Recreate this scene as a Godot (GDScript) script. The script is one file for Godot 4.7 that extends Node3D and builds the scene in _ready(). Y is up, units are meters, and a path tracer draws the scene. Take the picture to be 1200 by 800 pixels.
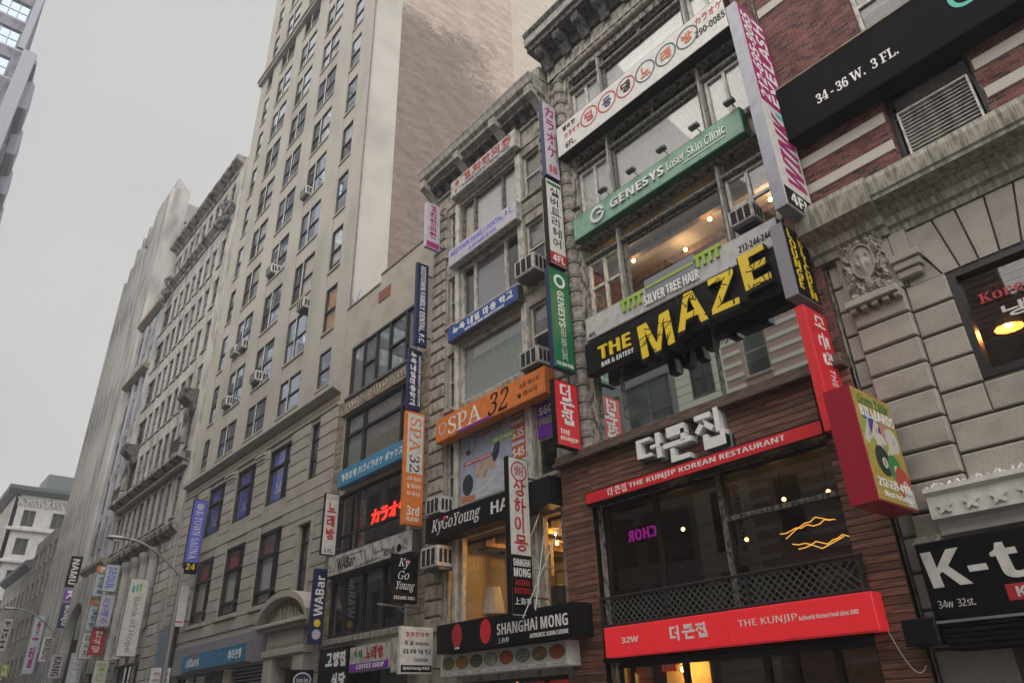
extends Node3D
# A city street of sign-covered buildings under an overcast sky. Metres, y up.
# The street runs along x; the facades on the near row stand on z = 0, the camera is across the street.

var M := {}
var T := {}
var W := {}
var used := {}
var boxes := {}
var rng := RandomNumberGenerator.new()

func _ready() -> void:
	rng.seed = 32
	set_view()
	make_textures()
	make_materials()
	setting()
	building_k()
	building_e()
	building_d()
	building_c()
	building_b()
	building_a()
	far_buildings()
	opposite_row()
	signs_k()
	signs_e()
	signs_d()
	signs_c()
	signs_b()
	signs_far()
	street_things()

func set_view() -> void:
	var cam := Camera3D.new()
	cam.name = "camera"
	cam.fov = 50.905
	cam.near = 0.1
	cam.far = 2000.0
	var right := Vector3(0.64811353, -0.0301377, -0.76094715)
	var up := Vector3(0.36808406, 0.88714433, 0.27836857)
	var back := Vector3(0.66668056, -0.46050696, 0.58606345)
	cam.transform = Transform3D(Basis(right, up, back), Vector3(0, 1.6, 14))
	add_child(cam)
	cam.current = true
	var env := Environment.new()
	env.background_mode = Environment.BG_SKY
	env.tonemap_mode = Environment.TONE_MAPPER_LINEAR
	env.tonemap_exposure = 4.3
	env.sdfgi_enabled = true
	env.ssao_enabled = true
	env.ssil_enabled = true
	var sky := Sky.new()
	sky.sky_material = overcast()
	env.sky = sky
	env.background_energy_multiplier = 0.242
	env.fog_enabled = true
	env.fog_density = 0.0012
	env.fog_light_color = Color(0.82, 0.83, 0.85)
	var we := WorldEnvironment.new()
	we.name = "world"
	we.environment = env
	add_child(we)
	var sun := DirectionalLight3D.new()
	sun.name = "sun"
	sun.light_energy = 0.5
	sun.light_angular_distance = 120.0
	sun.light_color = Color(1.0, 0.975, 0.94)
	sun.shadow_enabled = true
	add_child(sun)
	sun.look_at_from_position(Vector3(0.6, 0.72, 0.40) * 100.0, Vector3.ZERO)

func overcast() -> PanoramaSkyMaterial:
	# an even grey cloud sheet with faint soft structure
	var n := FastNoiseLite.new()
	n.seed = 5
	n.frequency = 1.6
	n.fractal_octaves = 5
	var im := Image.create(512, 256, false, Image.FORMAT_RGBF)
	for j in 256:
		for i in 512:
			var el := PI * (0.5 - (j + 0.5) / 256.0)
			var az := TAU * (i + 0.5) / 512.0
			var d := Vector3(cos(el) * cos(az), sin(el), cos(el) * sin(az))
			var q := d / (absf(d.y) + 0.35)
			var v := 0.60 + 0.06 * n.get_noise_3d(q.x, q.y * 0.6, q.z)
			im.set_pixel(i, j, Color(v, v * 0.998, v * 0.996))
	var m := PanoramaSkyMaterial.new()
	m.panorama = ImageTexture.create_from_image(im)
	return m

# ---------------------------------------------------------------- helpers
class Geo:
	var v := PackedVector3Array()
	func tri(a: Vector3, b: Vector3, c: Vector3) -> void:
		v.push_back(a)
		v.push_back(b)
		v.push_back(c)
	func quad(a: Vector3, b: Vector3, c: Vector3, d: Vector3) -> void:
		# corners counter-clockwise seen from the front
		tri(a, c, b)
		tri(a, d, c)
	func box(a: Vector3, b: Vector3) -> void:
		var p := [Vector3(a.x, a.y, a.z), Vector3(b.x, a.y, a.z), Vector3(b.x, b.y, a.z), Vector3(a.x, b.y, a.z), Vector3(a.x, a.y, b.z), Vector3(b.x, a.y, b.z), Vector3(b.x, b.y, b.z), Vector3(a.x, b.y, b.z)]
		quad(p[4], p[5], p[6], p[7])
		quad(p[1], p[0], p[3], p[2])
		quad(p[0], p[4], p[7], p[3])
		quad(p[5], p[1], p[2], p[6])
		quad(p[7], p[6], p[2], p[3])
		quad(p[0], p[1], p[5], p[4])
	func cbox(a: Vector3, b: Vector3, c: float) -> void:
		# a box whose four front edges (towards +z) are chamfered
		var z := b.z - c
		var p := [Vector3(a.x, a.y, a.z), Vector3(b.x, a.y, a.z), Vector3(b.x, b.y, a.z), Vector3(a.x, b.y, a.z)]
		var q := [Vector3(a.x, a.y, z), Vector3(b.x, a.y, z), Vector3(b.x, b.y, z), Vector3(a.x, b.y, z)]
		var r := [Vector3(a.x + c, a.y + c, b.z), Vector3(b.x - c, a.y + c, b.z), Vector3(b.x - c, b.y - c, b.z), Vector3(a.x + c, b.y - c, b.z)]
		quad(r[0], r[1], r[2], r[3])
		quad(p[1], p[0], p[3], p[2])
		for k in 4:
			var n: int = (k + 1) % 4
			quad(p[k], p[n], q[n], q[k])
			quad(q[k], q[n], r[n], r[k])
	func prism(profile: PackedVector2Array, x0: float, x1: float) -> void:
		# profile in (z, y), swept along x
		var t := Geometry2D.triangulate_polygon(profile)
		for k in range(0, t.size(), 3):
			var a := profile[t[k]]
			var b := profile[t[k + 1]]
			var c := profile[t[k + 2]]
			tri(Vector3(x0, a.y, a.x), Vector3(x0, b.y, b.x), Vector3(x0, c.y, c.x))
			tri(Vector3(x1, a.y, a.x), Vector3(x1, c.y, c.x), Vector3(x1, b.y, b.x))
		for k in profile.size():
			var a := profile[k]
			var b := profile[(k + 1) % profile.size()]
			quad(Vector3(x0, a.y, a.x), Vector3(x1, a.y, a.x), Vector3(x1, b.y, b.x), Vector3(x0, b.y, b.x))
	func plate(poly: PackedVector2Array, z0: float, z1: float) -> void:
		# polygon in (x, y), thickness along z
		var t := Geometry2D.triangulate_polygon(poly)
		for k in range(0, t.size(), 3):
			var a := poly[t[k]]
			var b := poly[t[k + 1]]
			var c := poly[t[k + 2]]
			tri(Vector3(a.x, a.y, z1), Vector3(b.x, b.y, z1), Vector3(c.x, c.y, z1))
			tri(Vector3(a.x, a.y, z0), Vector3(c.x, c.y, z0), Vector3(b.x, b.y, z0))
		for k in poly.size():
			var a := poly[k]
			var b := poly[(k + 1) % poly.size()]
			quad(Vector3(a.x, a.y, z0), Vector3(b.x, b.y, z0), Vector3(b.x, b.y, z1), Vector3(a.x, a.y, z1))
	func bar(a: Vector3, b: Vector3, r: float, sides := 6) -> void:
		var d := (b - a).normalized()
		var u := d.cross(Vector3.UP if absf(d.y) < 0.9 else Vector3.RIGHT).normalized()
		var w := d.cross(u)
		for k in sides:
			var p := (u * cos(TAU * k / sides) + w * sin(TAU * k / sides)) * r
			var q := (u * cos(TAU * (k + 1) / sides) + w * sin(TAU * (k + 1) / sides)) * r
			quad(a + p, a + q, b + q, b + p)
			tri(a, a + q, a + p)
			tri(b, b + p, b + q)
	func lathe(c: Vector3, prof: PackedVector2Array, sides := 16, a0 := 0.0, a1 := TAU) -> void:
		# profile in (radius, y)
		for k in sides:
			var s: float = a0 + (a1 - a0) * k / sides
			var e: float = a0 + (a1 - a0) * (k + 1) / sides
			for j in prof.size() - 1:
				var p := prof[j]
				var q := prof[j + 1]
				quad(c + Vector3(p.x * sin(s), p.y, p.x * cos(s)), c + Vector3(p.x * sin(e), p.y, p.x * cos(e)), c + Vector3(q.x * sin(e), q.y, q.x * cos(e)), c + Vector3(q.x * sin(s), q.y, q.x * cos(s)))
	func mesh() -> ArrayMesh:
		var st := []
		st.resize(Mesh.ARRAY_MAX)
		st[Mesh.ARRAY_VERTEX] = v
		var n := PackedVector3Array()
		n.resize(v.size())
		for k in range(0, v.size(), 3):
			var f := (v[k + 2] - v[k]).cross(v[k + 1] - v[k]).normalized()
			n[k] = f
			n[k + 1] = f
			n[k + 2] = f
		st[Mesh.ARRAY_NORMAL] = n
		var m := ArrayMesh.new()
		m.add_surface_from_arrays(Mesh.PRIMITIVE_TRIANGLES, st)
		return m

func numbered(s: String) -> String:
	if not used.has(s):
		used[s] = 0
		return s
	used[s] += 1
	return "%s_%03d" % [s, used[s]]

func thing(called: String, label: String, category: String, at: Vector3, group := "", yaw := 0.0, local := false) -> Node3D:
	var o := Node3D.new()
	o.name = numbered(called)
	add_child(o)
	o.position = at
	o.rotation.y = yaw
	o.set_meta("label", label)
	o.set_meta("category", category)
	if group != "":
		o.set_meta("group", group)
	W[o] = Vector3.ZERO if local else at
	return o

func structure(called: String, g: Geo, m: Material) -> MeshInstance3D:
	var o := MeshInstance3D.new()
	o.name = numbered(called)
	o.mesh = g.mesh()
	o.material_override = m
	o.set_meta("kind", "structure")
	add_child(o)
	return o

func sub(parent: Node3D, called: String, at: Vector3) -> Node3D:
	var o := Node3D.new()
	o.name = called
	parent.add_child(o, true)
	o.position = at - W[parent]
	W[o] = at
	return o

func put(parent: Node3D, called: String, mesh: Mesh, m: Material, at := Vector3.ZERO) -> MeshInstance3D:
	var o := MeshInstance3D.new()
	o.name = called
	o.mesh = mesh
	o.material_override = m
	parent.add_child(o, true)
	o.position = at - W[parent]
	W[o] = at
	return o

func box(parent: Node3D, called: String, x0: float, x1: float, y0: float, y1: float, z0: float, z1: float, m: Material, c := 0.0) -> MeshInstance3D:
	# a box part; equal sizes share one mesh
	var s := Vector3(x1 - x0, y1 - y0, z1 - z0)
	var key := "%.3f %.3f %.3f %.3f" % [s.x, s.y, s.z, c]
	if not boxes.has(key):
		var g := Geo.new()
		if c > 0.0:
			g.cbox(-s / 2, s / 2, c)
		else:
			g.box(-s / 2, s / 2)
		boxes[key] = g.mesh()
	return put(parent, called, boxes[key], m, Vector3((x0 + x1) / 2, (y0 + y1) / 2, (z0 + z1) / 2))

func wall(parent: Node3D, called: String, x0: float, x1: float, y0: float, y1: float, z: float, depth: float, holes: Array, m: Material) -> MeshInstance3D:
	# a wall sheet of real thickness with rectangular openings [x0, x1, y0, y1]
	var xs := [x0, x1]
	var ys := [y0, y1]
	for h in holes:
		for k in 2:
			if h[k] > x0 and h[k] < x1 and not xs.has(h[k]):
				xs.append(h[k])
			if h[2 + k] > y0 and h[2 + k] < y1 and not ys.has(h[2 + k]):
				ys.append(h[2 + k])
	xs.sort()
	ys.sort()
	var g := Geo.new()
	var zb := z - depth
	for i in xs.size() - 1:
		for j in ys.size() - 1:
			var cx: float = (xs[i] + xs[i + 1]) / 2
			var cy: float = (ys[j] + ys[j + 1]) / 2
			var open := false
			for h in holes:
				if cx > h[0] and cx < h[1] and cy > h[2] and cy < h[3]:
					open = true
			if open:
				continue
			g.quad(Vector3(xs[i], ys[j], z), Vector3(xs[i + 1], ys[j], z), Vector3(xs[i + 1], ys[j + 1], z), Vector3(xs[i], ys[j + 1], z))
			g.quad(Vector3(xs[i + 1], ys[j], zb), Vector3(xs[i], ys[j], zb), Vector3(xs[i], ys[j + 1], zb), Vector3(xs[i + 1], ys[j + 1], zb))
	for h in holes:
		var a: float = maxf(h[0], x0)
		var b: float = minf(h[1], x1)
		var c: float = maxf(h[2], y0)
		var d: float = minf(h[3], y1)
		g.quad(Vector3(a, c, z), Vector3(a, c, zb), Vector3(a, d, zb), Vector3(a, d, z))
		g.quad(Vector3(b, c, zb), Vector3(b, c, z), Vector3(b, d, z), Vector3(b, d, zb))
		g.quad(Vector3(a, d, zb), Vector3(b, d, zb), Vector3(b, d, z), Vector3(a, d, z))
		g.quad(Vector3(a, c, z), Vector3(b, c, z), Vector3(b, c, zb), Vector3(a, c, zb))
	g.quad(Vector3(x0, y0, zb), Vector3(x0, y0, z), Vector3(x0, y1, z), Vector3(x0, y1, zb))
	g.quad(Vector3(x1, y0, z), Vector3(x1, y0, zb), Vector3(x1, y1, zb), Vector3(x1, y1, z))
	g.quad(Vector3(x0, y1, z), Vector3(x1, y1, z), Vector3(x1, y1, zb), Vector3(x0, y1, zb))
	return put(parent, called, g.mesh(), m)

func win(parent: Node3D, x0: float, x1: float, y0: float, y1: float, z: float, o := {}) -> Node3D:
	# a window: frame with bars, panes one by one, sill, and a blind behind if asked
	var w := sub(parent, "window", Vector3((x0 + x1) / 2, y0, z))
	var fw: float = o.get("fw", 0.06)
	var fd: float = o.get("fd", 0.08)
	var xs: Array = o.get("xs", [])      # inner mullions, fractions
	var ys: Array = o.get("ys", [])      # inner rails, fractions
	var fm: Material = o.get("fm", M.frame_dark)
	var gm: Material = o.get("gm", M.glass)
	var gms: Array = o.get("gms", [])    # other panes per column
	var key := "f %.3f %.3f %.3f %.3f %s %s" % [x1 - x0, y1 - y0, fw, fd, str(xs), str(ys)]
	var c := Vector3((x0 + x1) / 2, y0, z)
	var ww := x1 - x0
	var hh := y1 - y0
	if not boxes.has(key):
		var g := Geo.new()
		var l := -ww / 2
		g.box(Vector3(l, 0, 0), Vector3(l + fw, hh, fd))
		g.box(Vector3(-l - fw, 0, 0), Vector3(-l, hh, fd))
		g.box(Vector3(l + fw, 0, 0.001), Vector3(-l - fw, fw, fd - 0.001))
		g.box(Vector3(l + fw, hh - fw, 0.001), Vector3(-l - fw, hh, fd - 0.001))
		for f in xs:
			g.box(Vector3(l + ww * f - fw / 2, fw, 0.002), Vector3(l + ww * f + fw / 2, hh - fw, fd - 0.003))
		for f in ys:
			g.box(Vector3(l + fw, hh * f - fw * 0.45, 0.004), Vector3(-l - fw, hh * f + fw * 0.45, fd - 0.006))
		boxes[key] = g.mesh()
	put(w, "frame", boxes[key], fm, c)
	var ex := [0.0] + xs + [1.0]
	var ey := [0.0] + ys + [1.0]
	var skip: Array = o.get("skip", [])
	for i in ex.size() - 1:
		for j in ey.size() - 1:
			if skip.has([i, j]):
				continue
			var tz: float = z + fd * 0.4 + (0.004 * ((i + j) % 2))
			var pane := box(w, "pane", x0 + ww * ex[i] + fw * 0.4, x0 + ww * ex[i + 1] - fw * 0.4, y0 + hh * ey[j] + fw * 0.4, y0 + hh * ey[j + 1] - fw * 0.4, tz, tz + 0.006, gms[i] if i < gms.size() else gm)
			if o.has("wob"):
				pane.rotation = Vector3(rng.randf_range(-1, 1), rng.randf_range(-1, 1), 0) * float(o.wob)
	if o.has("sill"):
		var s: Array = o.sill   # overhang, height, front z
		box(w, "sill", x0 - s[0], x1 + s[0], y0 - s[1], y0, z, s[2], o.get("sm", M.stone_sill), 0.02)
	if o.has("blind"):
		for b in o.blind:   # fraction from, to (x), how far down, material
			box(w, "blind", x0 + ww * b[0] + 0.03, x0 + ww * b[1] - 0.03, y0 + hh * (1.0 - b[2]), y1 - 0.02, z - 0.05, z - 0.03, b[3])
	return w

func blocks(parent: Node3D, called: String, x0: float, x1: float, y0: float, y1: float, z0: float, z1: float, ch: float, lens: Array, holes: Array, mats: Array, gap := 0.02, c := 0.02) -> void:
	# coursed stones: each one its own piece, cut round openings
	var n := maxi(1, int(round((y1 - y0) / ch)))
	var h := (y1 - y0) / n
	for k in n:
		var a := y0 + h * k
		var b := a + h
		var spans := [[x0, x1]]
		for o in holes:
			if o[2] < b - 0.05 and o[3] > a + 0.05:
				var next := []
				for s in spans:
					if o[1] <= s[0] or o[0] >= s[1]:
						next.append(s)
					else:
						if o[0] - s[0] > 0.06:
							next.append([s[0], o[0]])
						if s[1] - o[1] > 0.06:
							next.append([o[1], s[1]])
				spans = next
		for s in spans:
			var len: float = lens[0]
			var m := maxi(1, int(round((s[1] - s[0]) / len)))
			var off: float = (0.5 if (k % 2 == 1 and m > 1) else 0.0)
			var edges := [s[0]]
			for i in m + 1:
				var e: float = s[0] + (s[1] - s[0]) * (i + off) / m
				if e > s[0] + 0.1 and e < s[1] - 0.1:
					edges.append(e)
			edges.append(s[1])
			for i in edges.size() - 1:
				box(parent, called, edges[i] + gap * 0.2, edges[i + 1] - gap * 0.2, a + gap / 2, b - gap / 2, z0, z1 + 0.004 * ((i + k) % 3), mats[rng.randi() % mats.size()], c)

# ---------------------------------------------------------------- lettering
const LEAD := ["ㄱ", "ㄲ", "ㄴ", "ㄷ", "ㄸ", "ㄹ", "ㅁ", "ㅂ", "ㅃ", "ㅅ", "ㅆ", "ㅇ", "ㅈ", "ㅉ", "ㅊ", "ㅋ", "ㅌ", "ㅍ", "ㅎ"]
const TAIL := ["", "ㄱ", "ㄲ", "ㄱ", "ㄴ", "ㄴ", "ㄴ", "ㄷ", "ㄹ", "ㄹ", "ㄹ", "ㄹ", "ㄹ", "ㄹ", "ㄹ", "ㄹ", "ㅁ", "ㅂ", "ㅂ", "ㅅ", "ㅆ", "ㅇ", "ㅈ", "ㅊ", "ㅋ", "ㅌ", "ㅍ", "ㅎ"]
const JAMO := {
	"ㄱ": [[0, 1, 1, 1, 0.95, 0]], "ㄴ": [[0, 1, 0, 0, 1, 0]], "ㄷ": [[1, 1, 0, 1, 0, 0, 1, 0]], "ㄹ": [[0, 1, 1, 1, 1, 0.5, 0, 0.5, 0, 0, 1, 0]],
	"ㅁ": [[0, 0, 0, 1, 1, 1, 1, 0, 0, 0]], "ㅂ": [[0, 1, 0, 0, 1, 0, 1, 1], [0, 0.5, 1, 0.5]], "ㅅ": [[0.5, 1, 0.4, 0.5, 0, 0], [0.48, 0.6, 1, 0]],
	"ㅈ": [[0.05, 1, 0.95, 1], [0.5, 1, 0.4, 0.5, 0, 0], [0.48, 0.55, 1, 0]], "ㅊ": [[0.35, 1.1, 0.65, 1.1], [0.05, 0.85, 0.95, 0.85], [0.5, 0.85, 0.4, 0.45, 0, 0], [0.48, 0.5, 1, 0]],
	"ㅋ": [[0, 1, 1, 1, 0.95, 0], [0, 0.55, 1, 0.55]], "ㅌ": [[1, 1, 0, 1, 0, 0, 1, 0], [0, 0.5, 0.95, 0.5]], "ㅍ": [[0, 1, 1, 1], [0.28, 1, 0.28, 0], [0.72, 1, 0.72, 0], [0, 0, 1, 0]]}
const GLYPH := {
	"カ": [[0.05, 0.72, 0.95, 0.72, 0.85, 0.1, 0.62, 0.15], [0.45, 1, 0.42, 0.6, 0.05, 0]], "ラ": [[0.2, 0.95, 0.8, 0.95], [0.08, 0.65, 0.92, 0.65, 0.75, 0.25, 0.3, 0]],
	"オ": [[0.05, 0.72, 0.95, 0.72], [0.62, 1, 0.62, 0, 0.45, 0.08], [0.6, 0.68, 0.08, 0.15]], "ケ": [[0.3, 1, 0.05, 0.5], [0.22, 0.72, 0.97, 0.72], [0.66, 0.72, 0.6, 0.3, 0.35, 0]],
	"ゴ": [[0.08, 0.82, 0.78, 0.82, 0.78, 0.08], [0.05, 0.1, 0.85, 0.1], [0.88, 1.02, 0.97, 0.9], [0.72, 1.05, 0.82, 0.93]], "イ": [[0.85, 1, 0.5, 0.6, 0.05, 0.35], [0.55, 0.62, 0.55, 0]],
	"ボ": [[0.05, 0.7, 0.9, 0.7], [0.48, 1, 0.48, 0], [0.25, 0.45, 0.08, 0.15], [0.7, 0.45, 0.88, 0.15], [0.85, 1.02, 0.95, 0.9]], "ッ": [[0.15, 0.75, 0.25, 0.5], [0.45, 0.8, 0.53, 0.55], [0.85, 0.8, 0.7, 0.35, 0.35, 0]],
	"ク": [[0.4, 1, 0.05, 0.5], [0.3, 0.75, 0.9, 0.75, 0.7, 0.25, 0.3, 0]], "ス": [[0.1, 0.9, 0.85, 0.9, 0.55, 0.4, 0.05, 0.02], [0.55, 0.4, 0.95, 0.02]], "ハ": [[0.35, 0.85, 0.25, 0.4, 0.02, 0.05], [0.6, 0.85, 0.72, 0.4, 0.98, 0.05]],
	"上": [[0.48, 1, 0.48, 0.02], [0.48, 0.58, 0.85, 0.58], [0.02, 0.02, 0.98, 0.02]],
	"海": [[0.08, 0.92, 0.2, 0.8], [0.02, 0.62, 0.15, 0.52], [0.05, 0.02, 0.22, 0.3], [0.45, 1, 0.3, 0.75], [0.4, 0.85, 0.95, 0.85], [0.42, 0.66, 0.38, 0.12, 0.9, 0.12], [0.42, 0.66, 0.9, 0.66, 0.85, 0.02], [0.28, 0.4, 1, 0.4]],
	"夢": [[0.05, 0.9, 0.95, 0.9], [0.3, 1, 0.3, 0.8], [0.7, 1, 0.7, 0.8], [0.15, 0.75, 0.85, 0.75, 0.85, 0.58, 0.15, 0.58, 0.15, 0.75], [0.05, 0.38, 0.05, 0.48, 0.95, 0.48, 0.95, 0.38], [0.45, 0.42, 0.15, 0.15], [0.35, 0.32, 0.8, 0.32, 0.55, 0.1, 0.2, 0]],
	"○": []}

func ring(r := 0.5) -> Array:
	var a := []
	for k in 17:
		a.append_array([0.5 + r * sin(TAU * k / 16), 0.5 + r * cos(TAU * k / 16)])
	return a

func jamo(c: String, x0: float, x1: float, y0: float, y1: float, out: Array) -> void:
	var src: Array = []
	if c == "ㅇ":
		src = [ring()]
	elif c == "ㅎ":
		src = [[0.35, 1.05, 0.65, 1.05], [0, 0.8, 1, 0.8]]
		var r := ring(0.32)
		for k in range(1, r.size(), 2):
			r[k] = r[k] - 0.2
		src.append(r)
	elif c in ["ㄲ", "ㄸ", "ㅃ", "ㅆ", "ㅉ"]:
		var one: String = {"ㄲ": "ㄱ", "ㄸ": "ㄷ", "ㅃ": "ㅂ", "ㅆ": "ㅅ", "ㅉ": "ㅈ"}[c]
		jamo(one, x0, x0 + (x1 - x0) * 0.42, y0, y1, out)
		jamo(one, x0 + (x1 - x0) * 0.58, x1, y0, y1, out)
		return
	else:
		src = JAMO[c]
	for s in src:
		var p := PackedVector2Array()
		for k in range(0, s.size(), 2):
			p.push_back(Vector2(x0 + (x1 - x0) * s[k], y0 + (y1 - y0) * s[k + 1]))
		out.append(p)

func line(out: Array, a: Array) -> void:
	var p := PackedVector2Array()
	for k in range(0, a.size(), 2):
		p.push_back(Vector2(a[k], a[k + 1]))
	out.append(p)

func strokes(ch: String) -> Array:
	# the strokes of one syllable block or character in a unit square
	var out := []
	if GLYPH.has(ch):
		for s in GLYPH[ch]:
			line(out, s)
		return out
	var n := ch.unicode_at(0) - 0xAC00
	var l: String = LEAD[n / 588]
	var v: int = (n % 588) / 28
	var t: String = TAIL[n % 28]
	var lo := 0.0
	if t != "":
		jamo(t, 0.26, 0.86, 0.0, 0.3, out)
		lo = 0.44
	var side := {0: [1, 0], 1: [1, 1], 2: [2, 0], 3: [2, 1], 4: [-1, 0], 5: [-1, 1], 6: [-2, 0], 7: [-2, 1], 20: [0, 0]}
	var flat := {8: 1, 12: 2, 13: -1, 17: -2, 18: 0}
	var mixed := {9: [1, 1, 0], 10: [1, 1, 1], 11: [1, 0, 0], 14: [-1, -1, 0], 15: [-1, -1, 1], 16: [-1, 0, 0], 19: [0, 0, 0]}
	var my := lo + (1.0 - lo) * 0.5
	if side.has(v):
		stem(out, 0.74 if side[v][1] == 0 else 0.68, side[v][0], side[v][1], lo, my)
		jamo(l, 0.05, 0.5 if side[v][0] >= 0 else 0.4, lo + (1.0 - lo) * 0.18, 0.93, out)
	elif flat.has(v):
		var base := lo + (1.0 - lo) * (0.1 if flat[v] >= 0 else 0.34)
		foot(out, 0.0, 1.0, base, flat[v], (1.0 - lo) * 0.26)
		jamo(l, 0.2, 0.8, base + (1.0 - lo) * (0.32 if flat[v] > 0 else 0.2), 0.98, out)
	else:
		var q: Array = mixed[v]
		var base := lo + (1.0 - lo) * (0.15 if q[0] >= 0 else 0.3)
		foot(out, 0.0, 0.66, base, q[0], (1.0 - lo) * 0.2)
		stem(out, 0.84, q[1], q[2], lo, my)
		jamo(l, 0.08, 0.56, base + (1.0 - lo) * 0.28, 0.96, out)
	return out

func stem(out: Array, x: float, dir: int, twin: int, lo: float, my: float) -> void:
	line(out, [x, 1.0, x, lo - 0.02])
	if twin == 1:
		line(out, [x + 0.2, 1.0, x + 0.2, lo - 0.02])
	if dir > 0:
		if twin == 1:
			line(out, [x, my, x + 0.2, my])
		else:
			line(out, [x, my, x + 0.24, my])
			if dir == 2:
				line(out, [x, my + 0.18, x + 0.24, my + 0.18])
	elif dir < 0:
		line(out, [x - 0.2, my, x, my])
		if dir == -2:
			line(out, [x - 0.2, my + 0.18, x, my + 0.18])

func foot(out: Array, x0: float, x1: float, y: float, dir: int, h: float) -> void:
	line(out, [x0, y, x1, y])
	var m := (x0 + x1) / 2
	if absi(dir) == 1:
		line(out, [m, y, m, y + h * dir])
	elif absi(dir) == 2:
		line(out, [m - 0.16, y, m - 0.16, y + h * signi(dir)])
		line(out, [m + 0.16, y, m + 0.16, y + h * signi(dir)])

func face_font(kind: String) -> Font:
	if not T.has("font" + kind):
		var f := SystemFont.new()
		f.font_names = PackedStringArray(["Droid Serif" if kind.begins_with("f") else "Droid Sans"])
		f.font_weight = 400 if kind.ends_with("r") else 700
		T["font" + kind] = f
	return T["font" + kind]

func latin(text: String, kind: String) -> Array:
	# [triangles, width] of a run of print, one em high
	var t := TextMesh.new()
	t.font = face_font(kind)
	t.font_size = 32
	t.pixel_size = 1.0 / 32.0
	t.curve_step = 4.0
	t.depth = 1.0
	t.text = text
	var out := PackedVector3Array()
	if t.get_surface_count() == 0:
		return [out, 0.3]
	var a := t.surface_get_arrays(0)
	var v: PackedVector3Array = a[Mesh.ARRAY_VERTEX]
	var lo := 1e9
	var hi := -1e9
	var yl := 1e9
	for p in v:
		lo = minf(lo, p.x)
		hi = maxf(hi, p.x)
		yl = minf(yl, p.y)
	var idx = a[Mesh.ARRAY_INDEX]
	if idx == null:
		for p in v:
			out.push_back(Vector3(p.x - lo, p.y - yl, p.z + 0.5))
	else:
		for k in idx:
			out.push_back(Vector3(v[k].x - lo, v[k].y - yl, v[k].z + 0.5))
	return [out, hi - lo]

func is_drawn(ch: String) -> bool:
	var c := ch.unicode_at(0)
	return (c >= 0xAC00 and c <= 0xD7A3) or GLYPH.has(ch)

func write(parent: Node3D, text: String, cx: float, cy: float, w: float, h: float, m: Material, o := {}) -> MeshInstance3D:
	# lettering fitted into a box of w x h on the face of a sign; real, slightly raised shapes
	var sw: float = o.get("sw", 0.07)
	var d: float = o.get("d", 0.008)
	var tris := PackedVector3Array()
	var pen := 0.0
	var row := 0.0
	var k := 0
	while k < text.length():
		var ch := text[k]
		if is_drawn(ch):
			var pl := strokes(ch)
			for n in pl.size():
				ribbon(tris, pl[n], sw, Vector2(pen, row), n)
			if o.get("vert", false):
				row -= o.get("lead", 1.35)
			else:
				pen += 1.25
			k += 1
		elif ch == " ":
			pen += 0.4
			k += 1
		else:
			var run := ""
			while k < text.length() and not is_drawn(text[k]) and not (o.get("vert", false) and run.length() > 0):
				run += text[k]
				k += 1
			var l := latin(run, o.get("font", "s"))
			for p in l[0]:
				tris.push_back(Vector3(p.x + pen, p.y + row, p.z))
			if o.get("vert", false):
				row -= o.get("lead", 1.35) * 0.8
			else:
				pen += l[1] + 0.2
	var lo := Vector2(1e9, 1e9)
	var hi := Vector2(-1e9, -1e9)
	if o.get("vert", false) and not is_drawn(text[0]):
		pass
	for p in tris:
		lo = Vector2(minf(lo.x, p.x), minf(lo.y, p.y))
		hi = Vector2(maxf(hi.x, p.x), maxf(hi.y, p.y))
	var rot: float = o.get("rot", 0.0)
	var fw := w
	var fh := h
	if rot != 0.0:
		fw = h
		fh = w
	var z: float = o.get("z", 0.0)
	var slant: float = o.get("slant", 0.0)
	var g := Geo.new()
	for p in tris:
		var u := ((p.x - lo.x) / maxf(hi.x - lo.x, 0.001) - 0.5) * fw
		var v := ((p.y - lo.y) / maxf(hi.y - lo.y, 0.001) - 0.5) * fh
		u += v * slant
		if rot != 0.0:
			var t := u
			u = v if rot < 0.0 else -v
			v = -t if rot < 0.0 else t
		g.v.push_back(Vector3(cx + u, cy + v, z + d * p.z))
	return put(parent, "lettering", g.mesh(), m)

func ribbon(tris: PackedVector3Array, pl: PackedVector2Array, hw: float, off: Vector2, layer: int) -> void:
	for i in pl.size() - 1:
		var a := pl[i] + off
		var b := pl[i + 1] + off
		var t := (b - a).normalized() * (hw if pl.size() < 10 else hw * 0.35)
		var n := Vector2(-t.y, t.x).normalized() * hw
		a -= t
		b += t
		var z := 1.0 + 0.05 * ((i + layer) % 4)
		var q := [a - n, b - n, b + n, a + n]
		var f := []
		for p in q:
			f.append(Vector3(p.x, p.y, z))
		var e := []
		for p in q:
			e.append(Vector3(p.x, p.y, 0.0))
		for t3 in [[f[0], f[2], f[1]], [f[0], f[3], f[2]]]:
			for p in t3:
				tris.push_back(p)
		for j in 4:
			var jn := (j + 1) % 4
			for p in [e[j], f[jn], e[jn], e[j], f[j], f[jn]]:
				tris.push_back(p)

func sign_box(called: String, label: String, x: float, y: float, z: float, yaw: float, w: float, h: float, t: float, face: Material, side: Material, group := "", category := "sign") -> Node3D:
	# local axes: x along the face, y up from the lower edge, z out of the face; the face lies at z = t
	var s := thing(called, label, category, Vector3(x, y, z), group, yaw, true)
	var b := minf(0.03, w * 0.06)
	box(s, "cabinet", -w / 2, w / 2, 0, h, 0, t - 0.012, side, 0.004)
	box(s, "face", -w / 2 + b, w / 2 - b, b, h - b, t - 0.02, t, face, 0.003)
	return s

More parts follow.
